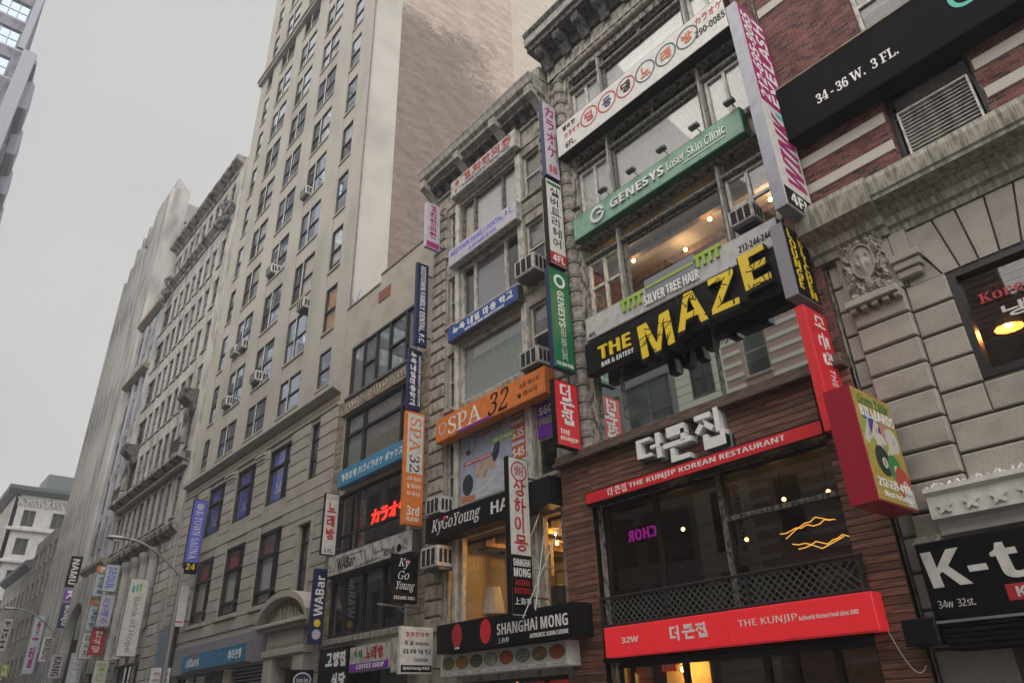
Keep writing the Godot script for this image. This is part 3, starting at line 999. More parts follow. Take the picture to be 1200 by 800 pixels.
# ---------------------------------------------------------------- buildings
func building_k() -> void:
	var b := thing("stone_brick_building", "rusticated stone building with carved crest and red brick upper storeys", "building", Vector3(1, 0, 0))
	var x1 := 9.0
	var win2 := [-3.3, -0.2, 6.63, 8.82]
	var door := [-4.2, 8.0, 0.0, 2.3]
	wall(b, "wall", -5.4, x1, 0.0, 10.6, -0.06, 0.4, [win2, door], M.k_joint)
	var w3 := [-3.32, -1.6, 11.46, 13.66]
	var w4 := [-3.25, -1.55, 15.2, 17.6]
	wall(b, "brick_wall", -5.4, x1, 11.4, 25.0, 0.0, 0.4, [w3, w4, [1.2, 2.9, 11.46, 13.66], [1.2, 2.9, 15.2, 17.6]], M.k_brick)
	box(b, "side_wall", -5.39, -5.1, 0, 25, -16, -0.47, M.k_brick)
	box(b, "side_wall", x1 - 0.3, x1 - 0.01, 0, 25, -16, -0.47, M.k_brick)
	box(b, "back_wall", -5.0, x1 - 0.4, 0, 25, -16, -15.7, M.k_brick)
	box(b, "roof", -5.38, x1 - 0.02, 25.0, 25.3, -16, -0.02, M.far_grey)
	box(b, "floor_slab", -5.09, x1 - 0.31, 10.4, 11.42, -15.6, -0.47, M.room_floor)
	box(b, "floor_slab", -5.09, x1 - 0.31, 14.2, 14.9, -15.6, -0.42, M.room_floor)
	box(b, "floor_slab", -5.09, x1 - 0.31, 5.2, 5.6, -15.6, -0.47, M.room_floor)
	box(b, "room_partition", -5.08, x1 - 0.32, 11.43, 14.19, -1.6, -1.5, M.dark_room)
	box(b, "room_partition", -5.08, x1 - 0.32, 14.91, 24.9, -1.6, -1.5, M.dark_room)
	box(b, "room_partition", -5.08, x1 - 0.32, 0.01, 5.19, -1.2, -1.1, M.dark_room)
	# stripes of pale stone across the brick
	for y in [[12.0, 12.26], [12.75, 13.03], [15.0, 15.19], [18.0, 18.3]]:
		for s in [[-5.38, -3.36], [-1.56, 1.16], [2.94, x1]]:
			if y[0] > 14.9:
				if s[0] > -5:
					continue
				box(b, "stone_stripe", -5.38, x1, y[0], y[1], -0.05, 0.035, M.k_stripe, 0.01)
			else:
				box(b, "stone_stripe", s[0], s[1], y[0], y[1], -0.05, 0.035, M.k_stripe, 0.01)
	# stones of the lower wall
	var cut := [win2, [-5.12, -4.05, 2.4, 10.0], [-3.95, 0.6, 8.9, 10.02]]
	blocks(b, "stone_block", -5.4, x1, 5.43, 10.02, -0.07, 0.0, 0.553, [1.45], cut, [M.k_stone, M.k_stone_b, M.k_stone], 0.05, 0.02)
	blocks(b, "stone_block", -5.4, x1, 2.35, 5.43, -0.07, 0.0, 0.6, [1.7], [[-5.12, -4.05, 2.4, 10.0]], [M.k_stone, M.k_stone_b], 0.05, 0.02)
	blocks(b, "stone_block", -5.4, -4.22, 0.0, 2.35, -0.07, 0.0, 0.58, [1.2], [], [M.k_stone, M.k_stone_b], 0.05, 0.02)
	blocks(b, "pilaster_block", -5.12, -4.05, 2.4, 8.86, -0.05, 0.13, 0.553, [3.0], [], [M.k_stone, M.k_stone_b], 0.05, 0.03)
	box(b, "pilaster_cap", -5.14, -4.03, 8.87, 10.05, -0.05, 0.12, M.k_stone_b)
	# fan of stones over the window
	var fan := [[-3.98, -3.9], [-3.2, -3.02], [-2.77, -2.69], [-2.25, -2.34], [-1.75, -1.98], [-1.25, -1.52], [-0.73, -1.16], [-0.3, -0.48], [0.6, 0.55]]
	for k in fan.size() - 1:
		var g := Geo.new()
		var p := PackedVector2Array([Vector2(fan[k][1] + 0.02, 8.84), Vector2(fan[k + 1][1] - 0.02, 8.84), Vector2(fan[k + 1][0] - 0.02, 10.02), Vector2(fan[k][0] + 0.02, 10.02)])
		if k == 0:
			p = PackedVector2Array([Vector2(-3.93, 8.84), Vector2(-3.36, 8.84), Vector2(-3.6, 9.4), Vector2(-3.93, 9.4)])
			g.plate(p, -0.07, 0.012)
			put(b, "voussoir", g.mesh(), M.k_stone_b)
			g = Geo.new()
			p = PackedVector2Array([Vector2(-3.93, 9.44), Vector2(-3.56, 9.44), Vector2(-3.32, 8.84), Vector2(-3.04, 8.84), Vector2(-3.135, 9.46), Vector2(-3.22, 10.02), Vector2(-3.93, 10.02)])
		g.plate(p, -0.07, 0.012 + 0.004 * (k % 2))
		put(b, "voussoir", g.mesh(), [M.k_stone, M.k_stone_b][k % 2])
	# cornice between stone and brick
	var g := Geo.new()
	g.prism(PackedVector2Array([Vector2(-0.1, 10.04), Vector2(0.06, 10.04), Vector2(0.08, 10.18), Vector2(0.16, 10.24), Vector2(0.18, 10.42), Vector2(0.3, 10.5), Vector2(0.32, 10.58), Vector2(0.62, 10.66), Vector2(0.62, 10.74), Vector2(0.66, 10.78), Vector2(0.66, 11.1), Vector2(0.6, 11.26), Vector2(-0.1, 11.36)]), -5.5, x1)
	put(b, "cornice", g.mesh(), M.k_ledge)
	g = Geo.new()
	g.prism(PackedVector2Array([Vector2(0.1, 10.06), Vector2(0.2, 10.06), Vector2(0.24, 10.2), Vector2(0.32, 10.26), Vector2(0.34, 10.46), Vector2(0.5, 10.56), Vector2(0.7, 10.64), Vector2(0.72, 11.12), Vector2(0.66, 11.28), Vector2(0.1, 11.3)]), -5.56, -3.95)
	put(b, "cornice_break", g.mesh(), M.k_ledge)
	box(b, "stone_sill", -5.42, x1, 11.3, 11.45, -0.1, 0.2, M.k_stripe, 0.01)
	# moulded pilaster beside the crest
	for k in 3:
		box(b, "capital_moulding", -4.06 - 0.02 * k, -3.62 + 0.05 * k, 9.0 + 0.17 * k, 9.16 + 0.17 * k, 0.0, 0.16 + 0.05 * k, M.k_stone_b, 0.02)
	box(b, "capital_neck", -4.02, -3.7, 9.52, 10.05, 0.0, 0.14, M.k_stone_b, 0.02)
	crest(b)
	# windows
	win(b, -3.3, -0.2, 6.63, 8.82, -0.3, {"fm": M.frame_black, "fw": 0.13, "fd": 0.28, "gm": M.glass_clear, "xs": [0.5]})
	win(b, -3.32, -1.6, 11.46, 13.66, -0.32, {"fm": M.frame_dark, "fw": 0.09, "fd": 0.12, "ys": [0.62], "gm": M.glass_clear, "skip": [[0, 0]]})
	win(b, -3.25, -1.55, 15.2, 17.6, -0.32, {"fm": M.frame_white, "fw": 0.09, "fd": 0.12, "ys": [0.5], "gm": M.glass_blue, "blind": [[0, 1, 0.6, M.blind]]})
	for y in [11.46, 15.2]:
		win(b, 1.2, 2.9, y, y + 2.2, -0.32, {"fm": M.frame_dark, "ys": [0.5], "gm": M.glass_blue})
	box(b, "window_shade", -3.2, -1.7, 12.75, 13.5, -0.42, -0.4, M.blind)
	# louvre in the third floor window
	var lv := sub(b, "louvre", Vector3(-2.46, 11.47, -0.1))
	g = Geo.new()
	for s in [[-3.14, -3.1, 11.47, 12.84], [-1.76, -1.72, 11.47, 12.84], [-3.1, -1.76, 12.8, 12.84], [-3.1, -1.76, 11.47, 11.51]]:
		g.box(Vector3(s[0], s[2], -0.16), Vector3(s[1], s[3], -0.03))
	put(lv, "louvre_frame", g.mesh(), M.frame_white)
	g = Geo.new()
	g.box(Vector3(-0.67, -0.008, -0.03), Vector3(0.67, 0.008, 0.03))
	var slat := g.mesh()
	for k in 14:
		put(lv, "slat", slat, M.frame_white, Vector3(-2.43, 11.56 + k * 0.09, -0.1))
	box(lv, "backing", -3.1, -1.76, 11.5, 12.8, -0.3, -0.28, M.dark_room)
	# restaurant room behind the second floor window
	var r := sub(b, "dining_room", Vector3(-1.8, 5.6, -3))
	box(r, "back_wall", -5.05, 3.0, 5.61, 10.39, -4.6, -4.5, M.room_brown)
	box(r, "ceiling_panel", -5.05, 3.0, 9.0, 9.08, -4.45, -0.55, M.room_brown)
	for k in 12:
		box(r, "ceiling_slat", -5.0, 3.0, 8.93, 8.99, -4.3 + k * 0.31, -4.16 + k * 0.31, M.room_wall)
	for p in [[-2.93, 8.12, -1.5], [0.6, 7.9, -1.9]]:
		g = Geo.new()
		g.lathe(Vector3(p[0], p[1], p[2]), PackedVector2Array([Vector2(0.26, -0.14), Vector2(0.24, 0.0), Vector2(0.1, 0.16), Vector2(0.02, 0.2)]), 10)
		put(r, "pendant_shade", g.mesh(), M.blind_orange)
		box(r, "pendant_cord", p[0] - 0.01, p[0] + 0.01, p[1] + 0.2, 8.93, p[2] - 0.01, p[2] + 0.01, M.black)
		lamp(r, Vector3(p[0], p[1] - 0.06, p[2]), 0.5, Color(1.0, 0.68, 0.36), 0.07)
	box(r, "counter", -4.5, 2.5, 5.61, 6.55, -2.6, -2.0, M.dark_red)
	# the low canopy with its carved edge
	var cp := sub(b, "stone_canopy", Vector3(-1, 4.3, 0.2))
	g = Geo.new()
	g.prism(PackedVector2Array([Vector2(0, 4.05), Vector2(0.2, 4.1), Vector2(0.24, 4.3), Vector2(0.42, 4.34), Vector2(0.42, 4.72), Vector2(0.5, 4.78), Vector2(0.5, 4.86), Vector2(0.01, 4.9)]), -4.66, x1)
	put(cp, "fascia", g.mesh(), M.white)
	g = Geo.new()
	g.prism(PackedVector2Array([Vector2(0.01, 3.9), Vector2(0.45, 3.96), Vector2(0.45, 4.02), Vector2(0.3, 4.02), Vector2(0.3, 4.12), Vector2(0.01, 4.12)]), -5.1, -4.66)
	put(cp, "fascia_end", g.mesh(), M.k_ledge)
	for k in 14:
		g = Geo.new()
		var x := -4.4 + k * 0.42
		var pet := PackedVector2Array()
		for a in 30:
			var rad := 0.1 + 0.035 * sin(a * TAU / 6.0)
			pet.push_back(Vector2(x + rad * cos(TAU * a / 30), 4.52 + rad * sin(TAU * a / 30)))
		g.plate(pet, 0.41, 0.46)
		put(cp, "rosette", g.mesh(), M.white)
	g = Geo.new()
	for k in 70:
		var x := -4.6 + k * 0.09
		g.bar(Vector3(x, 4.86, 0.42 + 0.03 * sin(k * 2.1)), Vector3(x + 0.06 * sin(k * 1.7), 4.89 + 0.05 * absf(sin(k * 0.9)), 0.4), 0.026, 5)
	var cr := put(cp, "leaf_cresting", g.mesh(), M.white)
	cr.set_meta("kind", "stuff")

func crest(b: Node3D) -> void:
	# carved cartouche, modelled as relief
	var nx := 56
	var ny := 88
	var x0 := -5.04
	var y0 := 8.9
	var w := 0.92
	var h := 1.42
	var n := FastNoiseLite.new()
	n.seed = 11
	n.frequency = 3.4
	n.fractal_octaves = 2
	var hs := []
	for j in ny + 1:
		for i in nx + 1:
			var u := (float(i) / nx - 0.5) * 2.0
			var v := (float(j) / ny - 0.5) * 2.0
			var e := 0.0
			var sh := pow(absf(u) / 0.46, 2.2) + pow(absf(v - 0.1) / 0.52, 2.2)
			var edge := 0.93 + 0.07 * cos(v * 9.0) - 0.25 * maxf(0.0, v - 0.72) - 0.2 * maxf(0.0, -v - 0.7)
			var q := Vector2(absf(u) + 0.25 * n.get_noise_2d(absf(u) * 0.35, v * 0.35 + 7.0), v + 0.25 * n.get_noise_2d(absf(u) * 0.35 + 3.0, v * 0.35))
			if absf(u) < edge:
				# leaf scrolls: ridges folded round the shield
				var ridge := 1.0 - absf(n.get_noise_2d(q.x * 0.9, q.y * 1.1)) * 2.2
				var curl := 0.5 + 0.5 * sin(9.0 * Vector2(q.x - 0.72, q.y - 0.45).length() + 2.0 * atan2(q.y - 0.45, q.x - 0.72))
				var curl2 := 0.5 + 0.5 * sin(10.0 * Vector2(q.x - 0.62, q.y + 0.55).length() - 2.0 * atan2(q.y + 0.55, q.x - 0.62))
				e = 0.03 + 0.07 * clampf(ridge, 0.0, 1.0) + 0.08 * (curl if v > 0.0 else curl2)
			if sh < 1.3:
				e = 0.15 if sh > 0.98 else 0.09 + 0.05 * (1.0 - sh)
				if sh < 0.9:
					e += 0.06 * exp(-pow(u / 0.1, 2) - pow((v - 0.02) / 0.3, 2)) + 0.05 * exp(-pow((absf(u) - 0.2) / 0.1, 2) - pow((v + 0.05 - 0.3 * absf(u)) / 0.1, 2)) - 0.05 * exp(-pow((absf(u) - 0.16) / 0.06, 2) - pow((v - 0.24) / 0.06, 2))
			hs.append(e)
	var g := Geo.new()
	for j in ny:
		for i in nx:
			var q := []
			for d in [[0, 0], [1, 0], [1, 1], [0, 1]]:
				q.append(Vector3(x0 + w * (i + d[0]) / nx, y0 + h * (j + d[1]) / ny, 0.125 + hs[(j + d[1]) * (nx + 1) + i + d[0]]))
			g.quad(q[0], q[1], q[2], q[3])
	put(b, "carved_crest", g.mesh(), M.k_stone)
	box(b, "crest_shelf", -5.14, -4.08, 8.74, 8.89, 0.1, 0.36, M.k_stone, 0.02)
	for k in 5:
		box(b, "dentil", -5.08 + k * 0.22, -4.96 + k * 0.22, 8.64, 8.739, 0.1, 0.3, M.k_stone_b, 0.015)

func building_e() -> void:
	var b := thing("karaoke_building", "tall narrow building with cast iron window bays above a wooden restaurant front", "building", Vector3(-9.4, 0, 0))
	var hs := [[-12.45, -6.12, 8.05, 10.75], [-12.42, -6.15, 11.9, 14.42], [-12.42, -6.15, 15.4, 18.0], [-12.42, -6.15, 19.7, 21.62], [-12.65, -6.28, 3.4, 6.35], [-12.6, -6.3, 0.0, 2.72]]
	wall(b, "wall", -13.4, -5.42, 0.0, 24.2, 0.0, 0.35, hs, M.e_iron)
	box(b, "side_wall", -13.39, -13.1, 0, 24.2, -10, -0.36, M.k_brick)
	box(b, "side_wall", -5.72, -5.43, 0, 24.2, -10, -0.36, M.k_brick)
	box(b, "back_wall", -13.09, -5.73, 0, 24.2, -10, -9.7, M.room_wall)
	box(b, "roof", -13.38, -5.44, 24.2, 24.5, -10, -0.01, M.far_grey)
	for y in [[2.75, 3.38], [6.4, 8.0], [10.8, 11.85], [14.45, 15.35], [18.05, 19.65], [21.66, 24.1]]:
		box(b, "floor_slab", -13.09, -5.73, y[0], y[1], -9.69, -0.36, M.room_wall if y[0] > 14 and y[0] < 15 else M.room_floor)
	# round stone colonnette with collars
	for s in [-12.88]:
		for k in 27:
			var y := 7.9 + k * 0.52
			var g := Geo.new()
			g.lathe(Vector3.ZERO, PackedVector2Array([Vector2(0.2, 0), Vector2(0.215, 0.08), Vector2(0.2, 0.2), Vector2(0.215, 0.32), Vector2(0.2, 0.38)]), 14, -PI / 2, PI / 2)
			if k == 0:
				boxes["drum"] = g.mesh()
			put(b, "column_drum", boxes.drum, M.e_column, Vector3(s, y, 0.0))
			if k == 0:
				g = Geo.new()
				g.lathe(Vector3.ZERO, PackedVector2Array([Vector2(0.2, 0), Vector2(0.25, 0.015), Vector2(0.26, 0.06), Vector2(0.23, 0.08), Vector2(0.25, 0.1), Vector2(0.2, 0.14)]), 14, -PI / 2, PI / 2)
				boxes["collar"] = g.mesh()
			put(b, "column_collar", boxes.collar, M.e_column, Vector3(s, y + 0.38, 0.0))
	# rough brick pier on the right
	box(b, "brick_pier", -5.98, -5.47, 7.9, 21.8, -0.02, 0.16, M.k_brick, 0.02)
	# window bays
	for f in [[11.9, 14.42, true], [15.4, 18.0, false], [19.7, 21.62, false]]:
		var y0: float = f[0]
		var y1: float = f[1]
		var yt: float = y1 - 0.5
		for x in [-11.03, -7.5]:
			box(b, "mullion_post", x - 0.08, x + 0.08, y0, y1, -0.3, -0.02, M.frame_grey, 0.03)
			box(b, "mullion_moulding", x - 0.035, x + 0.035, y0, y1, -0.02, 0.02, M.e_light, 0.012)
		box(b, "transom_bar", -12.42, -6.15, yt - 0.07, yt + 0.07, -0.28, 0.0, M.frame_grey, 0.03)
		var gm: Material = M.glass_clear
		var bl = [[0, 1, 1.0, M.blind]]
		for x in [[-12.4, -11.12, [0.5]], [-7.41, -6.17, [0.5]]]:
			var o := {"fm": M.frame_white, "fw": 0.09, "fd": 0.1, "xs": x[2], "ys": [0.52] if f[2] else [], "gm": gm, "wob": 0.006}
			if not f[2]:
				o["blind"] = bl
			win(b, x[0], x[1], y0 + 0.02, yt - 0.08, -0.24, o)
		var oc := {"fm": M.frame_grey, "fw": 0.07, "fd": 0.1, "gm": gm, "wob": 0.002}
		if not f[2]:
			oc["blind"] = bl
		win(b, -10.94, -7.59, y0 + 0.02, yt - 0.08, -0.24, oc)
		for x in [[-12.4, -11.12], [-10.94, -9.28], [-9.26, -7.59], [-7.41, -6.17]]:
			var ot := {"fm": M.frame_grey, "fw": 0.06, "fd": 0.1, "gm": M.glass}
			if y0 > 19:
				ot["blind"] = bl
			win(b, x[0], x[1], yt + 0.08, y1 - 0.02, -0.24, ot)
	for y in [[14.43, 14.55, 0.12], [15.2, 15.39, 0.16], [18.01, 18.2, 0.14], [19.5, 19.69, 0.12], [11.7, 11.89, 0.1], [7.92, 8.04, 0.1]]:
		box(b, "sill_course", -12.6, -6.05, y[0], y[1], -0.05, y[2], M.e_iron, 0.02)
	# wide show window of the bar
	win(b, -12.45, -6.12, 8.05, 10.75, -0.2, {"fm": M.frame_grey, "fw": 0.06, "fd": 0.12, "gm": M.glass_mirror, "xs": [0.142, 0.62], "wob": 0.003})
	box(b, "room_partition", -13.08, -5.74, 8.01, 10.79, -1.6, -1.5, M.dark_room)
	for y in [15.36, 19.66]:
		box(b, "room_partition", -13.08, -5.74, y, y + 2.38 if y < 19 else y + 1.98, -1.2, -1.1, M.dark_room)
	# salon room on the fourth floor
	var r := sub(b, "salon_room", Vector3(-9.4, 11.9, -3))
	box(r, "back_wall", -13.08, -5.74, 11.86, 14.44, -6.1, -6.0, M.room_white)
	for k in 5:
		box(r, "wall_panel", -12.6 + k * 1.4, -11.6 + k * 1.4, 12.6, 13.9, -5.99, -5.95, M.room_wall)
	for k in 4:
		box(r, "ceiling_beam", -13.0, -5.8, 14.2, 14.44, -5.4 + k * 1.3, -5.2 + k * 1.3, M.room_brown)
	for p in [[-11.6, -1.4], [-10.2, -2.2], [-8.8, -1.5], [-7.2, -2.1], [-9.6, -3.9], [-11.4, -4.2]]:
		lamp(r, Vector3(p[0], 14.1, p[1]), 0.16, Color(1.0, 0.84, 0.62), 0.06)
	# cornice
	var g := Geo.new()
	g.prism(PackedVector2Array([Vector2(-0.3, 23.0), Vector2(0.14, 23.0), Vector2(0.2, 23.12), Vector2(0.22, 23.34), Vector2(0.9, 23.4), Vector2(0.92, 23.62), Vector2(0.98, 23.66), Vector2(1.02, 24.0), Vector2(1.1, 24.16), Vector2(1.1, 24.24), Vector2(-0.3, 24.36)]), -13.5, -5.3)
	put(b, "cornice", g.mesh(), M.cornice_dark)
	g = Geo.new()
	g.box(Vector3(-13.52, 23.63, 0.93), Vector3(-5.28, 23.96, 1.03))
	put(b, "cornice_fascia", g.mesh(), M.cornice_pale)
	for k in 9:
		g = Geo.new()
		var x := -13.2 + k * 0.94
		g.prism(PackedVector2Array([Vector2(0.2, 22.62), Vector2(0.3, 22.6), Vector2(0.36, 22.75), Vector2(0.5, 22.95), Vector2(0.76, 23.08), Vector2(0.82, 23.2), Vector2(0.82, 23.39), Vector2(0.2, 23.39)]), x, x + 0.34)
		put(b, "cornice_bracket", g.mesh(), M.cornice_dark)
	box(b, "frieze_board", -13.3, -5.45, 22.2, 22.78, 0.0, 0.14, M.e_light, 0.02)
	for k in 24:
		g = Geo.new()
		var x := -12.95 + k * 0.31
		g.bar(Vector3(x - 0.06, 22.36, 0.145), Vector3(x + 0.06, 22.6, 0.145), 0.022, 5)
		g.bar(Vector3(x + 0.06, 22.6, 0.145), Vector3(x + 0.1, 22.5, 0.145), 0.018, 5)
		put(b, "frieze_scroll", g.mesh(), M.e_iron)
	# twisted rope moulding under the frieze
	for k in 22:
		g = Geo.new()
		var x := -12.9 + k * 0.34
		g.bar(Vector3(x, 22.0, 0.06), Vector3(x + 0.3, 22.04, 0.06), 0.13, 10)
		g.bar(Vector3(x + 0.27, 22.02, 0.06), Vector3(x + 0.36, 22.02, 0.06), 0.155, 10)
		put(b, "rope_moulding", g.mesh(), M.e_column)
	box(b, "rust_strip", -13.2, -5.5, 22.17, 22.2, 0.1, 0.16, M.room_brown)
	kunjip_front(b)

func kunjip_front(b: Node3D) -> void:
	# wooden front of the restaurant, board by board
	var pm := [M.plank0, M.plank1, M.plank2, M.plank3, M.plank0]
	for s in [[-13.78, -12.72], [-6.22, -5.42]]:
		box(b, "front_pier", s[0] + 0.02, s[1] - 0.02, 0, 7.6, 0.01, 0.22, M.black_matt)
		for k in 52:
			var y := 0.05 + k * 0.145
			box(b, "plank", s[0], s[1], y, y + 0.134, 0.2, 0.25 + 0.006 * rng.randf(), pm[rng.randi() % 5], 0.008)
	box(b, "front_fascia", -12.7, -6.24, 6.36, 7.6, 0.01, 0.22, M.black_matt)
	for k in 8:
		var y := 6.44 + k * 0.145
		var x := -12.7
		while x < -6.25:
			var e := minf(x + rng.randf_range(1.6, 3.0), -6.24)
			if -6.24 - e < 0.6:
				e = -6.24
			box(b, "plank", x, e - 0.006, y, y + 0.134, 0.2, 0.25 + 0.006 * rng.randf(), pm[rng.randi() % 5], 0.008)
			x = e
	box(b, "wood_ledge", -13.86, -5.43, 7.6, 7.72, 0.0, 0.5, M.wood_cap, 0.02)
	box(b, "wood_ledge", -13.82, -5.44, 7.72, 7.9, 0.0, 0.42, M.wood_cap, 0.02)
	# dining room behind the first floor glass
	win(b, -12.65, -6.28, 3.4, 6.35, -0.22, {"fm": M.frame_black, "fw": 0.09, "fd": 0.14, "gm": M.glass_dark, "xs": [0.27, 0.57], "wob": 0.004})
	box(b, "window_transom", -9.0, -6.3, 5.24, 5.34, -0.2, -0.06, M.frame_grey)
	box(b, "window_post", -9.1, -8.98, 3.4, 6.35, -0.2, -0.04, M.frame_grey)
	var r := sub(b, "dining_room", Vector3(-9.4, 3.4, -3))
	box(r, "back_wall", -13.08, -5.74, 3.39, 6.39, -6.0, -5.9, M.room_brown)
	box(r, "booth", -12.5, -6.5, 3.39, 4.5, -2.2, -1.6, M.room_brown)
	for p in [[-11.0, 5.6, -1.2], [-10.0, 5.3, -2.4], [-8.2, 5.75, -1.3], [-7.0, 5.6, -1.0], [-7.4, 5.2, -2.8]]:
		box(r, "lamp_cord", p[0] - 0.008, p[0] + 0.008, p[1], 6.39, p[2] - 0.008, p[2] + 0.008, M.black)
		lamp(r, Vector3(p[0], p[1], p[2]), 0.06, Color(1.0, 0.8, 0.5), 0.05)
	# gilded twig chandelier
	var g := Geo.new()
	var rr := RandomNumberGenerator.new()
	rr.seed = 15
	for k in 4:
		var p := Vector3(-8.3 + k * 0.12, 4.95 - k * 0.13, -1.0)
		for i in 9:
			var q := p + Vector3(0.13, rr.randf_range(-0.07, 0.08), rr.randf_range(-0.05, 0.05))
			g.bar(p, q, 0.011, 5)
			p = q
	put(r, "gilded_lamp_twig", g.mesh(), M.gold_tube)
	# lattice railing
	var lt := sub(b, "lattice_rail", Vector3(-9.4, 3.36, 0.4))
	for s in [[3.36, 3.41], [3.98, 4.03]]:
		box(lt, "rail", -12.6, -6.05, s[0], s[1], 0.3, 0.4, M.frame_dark, 0.01)
	for x in [-12.55, -10.6, -8.5, -6.1]:
		box(lt, "rail_post", x - 0.03, x + 0.03, 3.41, 3.98, 0.31, 0.39, M.frame_dark)
	g = Geo.new()
	g.box(Vector3(-0.012, -0.4, -0.008), Vector3(0.012, 0.4, 0.008))
	var slat := g.mesh()
	mk("lattice", lin(0.065, 0.082, 0.08), 0.6, {"tex": "grain"})
	for k in 38:
		for s in [-1, 1]:
			var o := put(lt, "slat", slat, M.lattice, Vector3(-12.3 + k * 0.161, 3.695, 0.345 + 0.01 * s))
			o.rotation.z = s * PI / 4
	# street front
	box(b, "shop_soffit", -12.7, -6.2, 2.6, 2.7, -0.34, 0.3, M.black_matt)
	win(b, -12.6, -6.3, 0.05, 2.6, -0.28, {"fm": M.frame_black, "fw": 0.12, "fd": 0.12, "gm": M.glass, "xs": [0.06, 0.3, 0.62, 0.72, 0.86]})
	box(b, "shop_back_wall", -13.08, -5.74, 0.0, 2.74, -4.2, -4.1, M.room_brown)
	box(b, "vestibule_wall", -12.3, -11.0, 0.0, 2.6, -1.6, -1.5, M.blind_warm)
	lamp(b, Vector3(-11.4, 2.4, -1.0), 0.4, Color(1.0, 0.72, 0.3), 0.06)
	var ex := box(b, "exit_sign", -11.75, -11.35, 2.36, 2.56, -0.7, -0.66, M.red_lit)
	write(ex, "EXIT", -11.55, 2.46, 0.3, 0.12, M.white_clean, {"z": -0.658})
	# camera on the wood and its cable
	g = Geo.new()
	g.lathe(Vector3(-5.98, 2.92, 0.31), PackedVector2Array([Vector2(0.0, -0.08), Vector2(0.06, -0.06), Vector2(0.075, 0.0), Vector2(0.06, 0.05), Vector2(0.0, 0.06)]), 12)
	var c := thing("security_camera", "small dark dome security camera on the wooden pier beside the red awning", "camera", Vector3(-5.98, 2.9, 0.31))
	put(c, "dome", g.mesh(), M.black)
	box(c, "mount", -6.02, -5.94, 2.95, 3.0, 0.25, 0.36, M.white)
	g = Geo.new()
	var prev := Vector3(-5.96, 2.75, 0.27)
	for k in 14:
		var t := (k + 1) / 14.0
		var p := Vector3(-5.96 + 0.5 * t, 2.75 - 0.75 * sin(t * 2.1), 0.275)
		g.bar(prev, p, 0.01, 5)
		prev = p
	var w := thing("loose_cable", "thin white cable drooping across the wooden boards below the camera", "cable", Vector3(-5.7, 2.0, 0.27))
	put(w, "cable", g.mesh(), M.white)

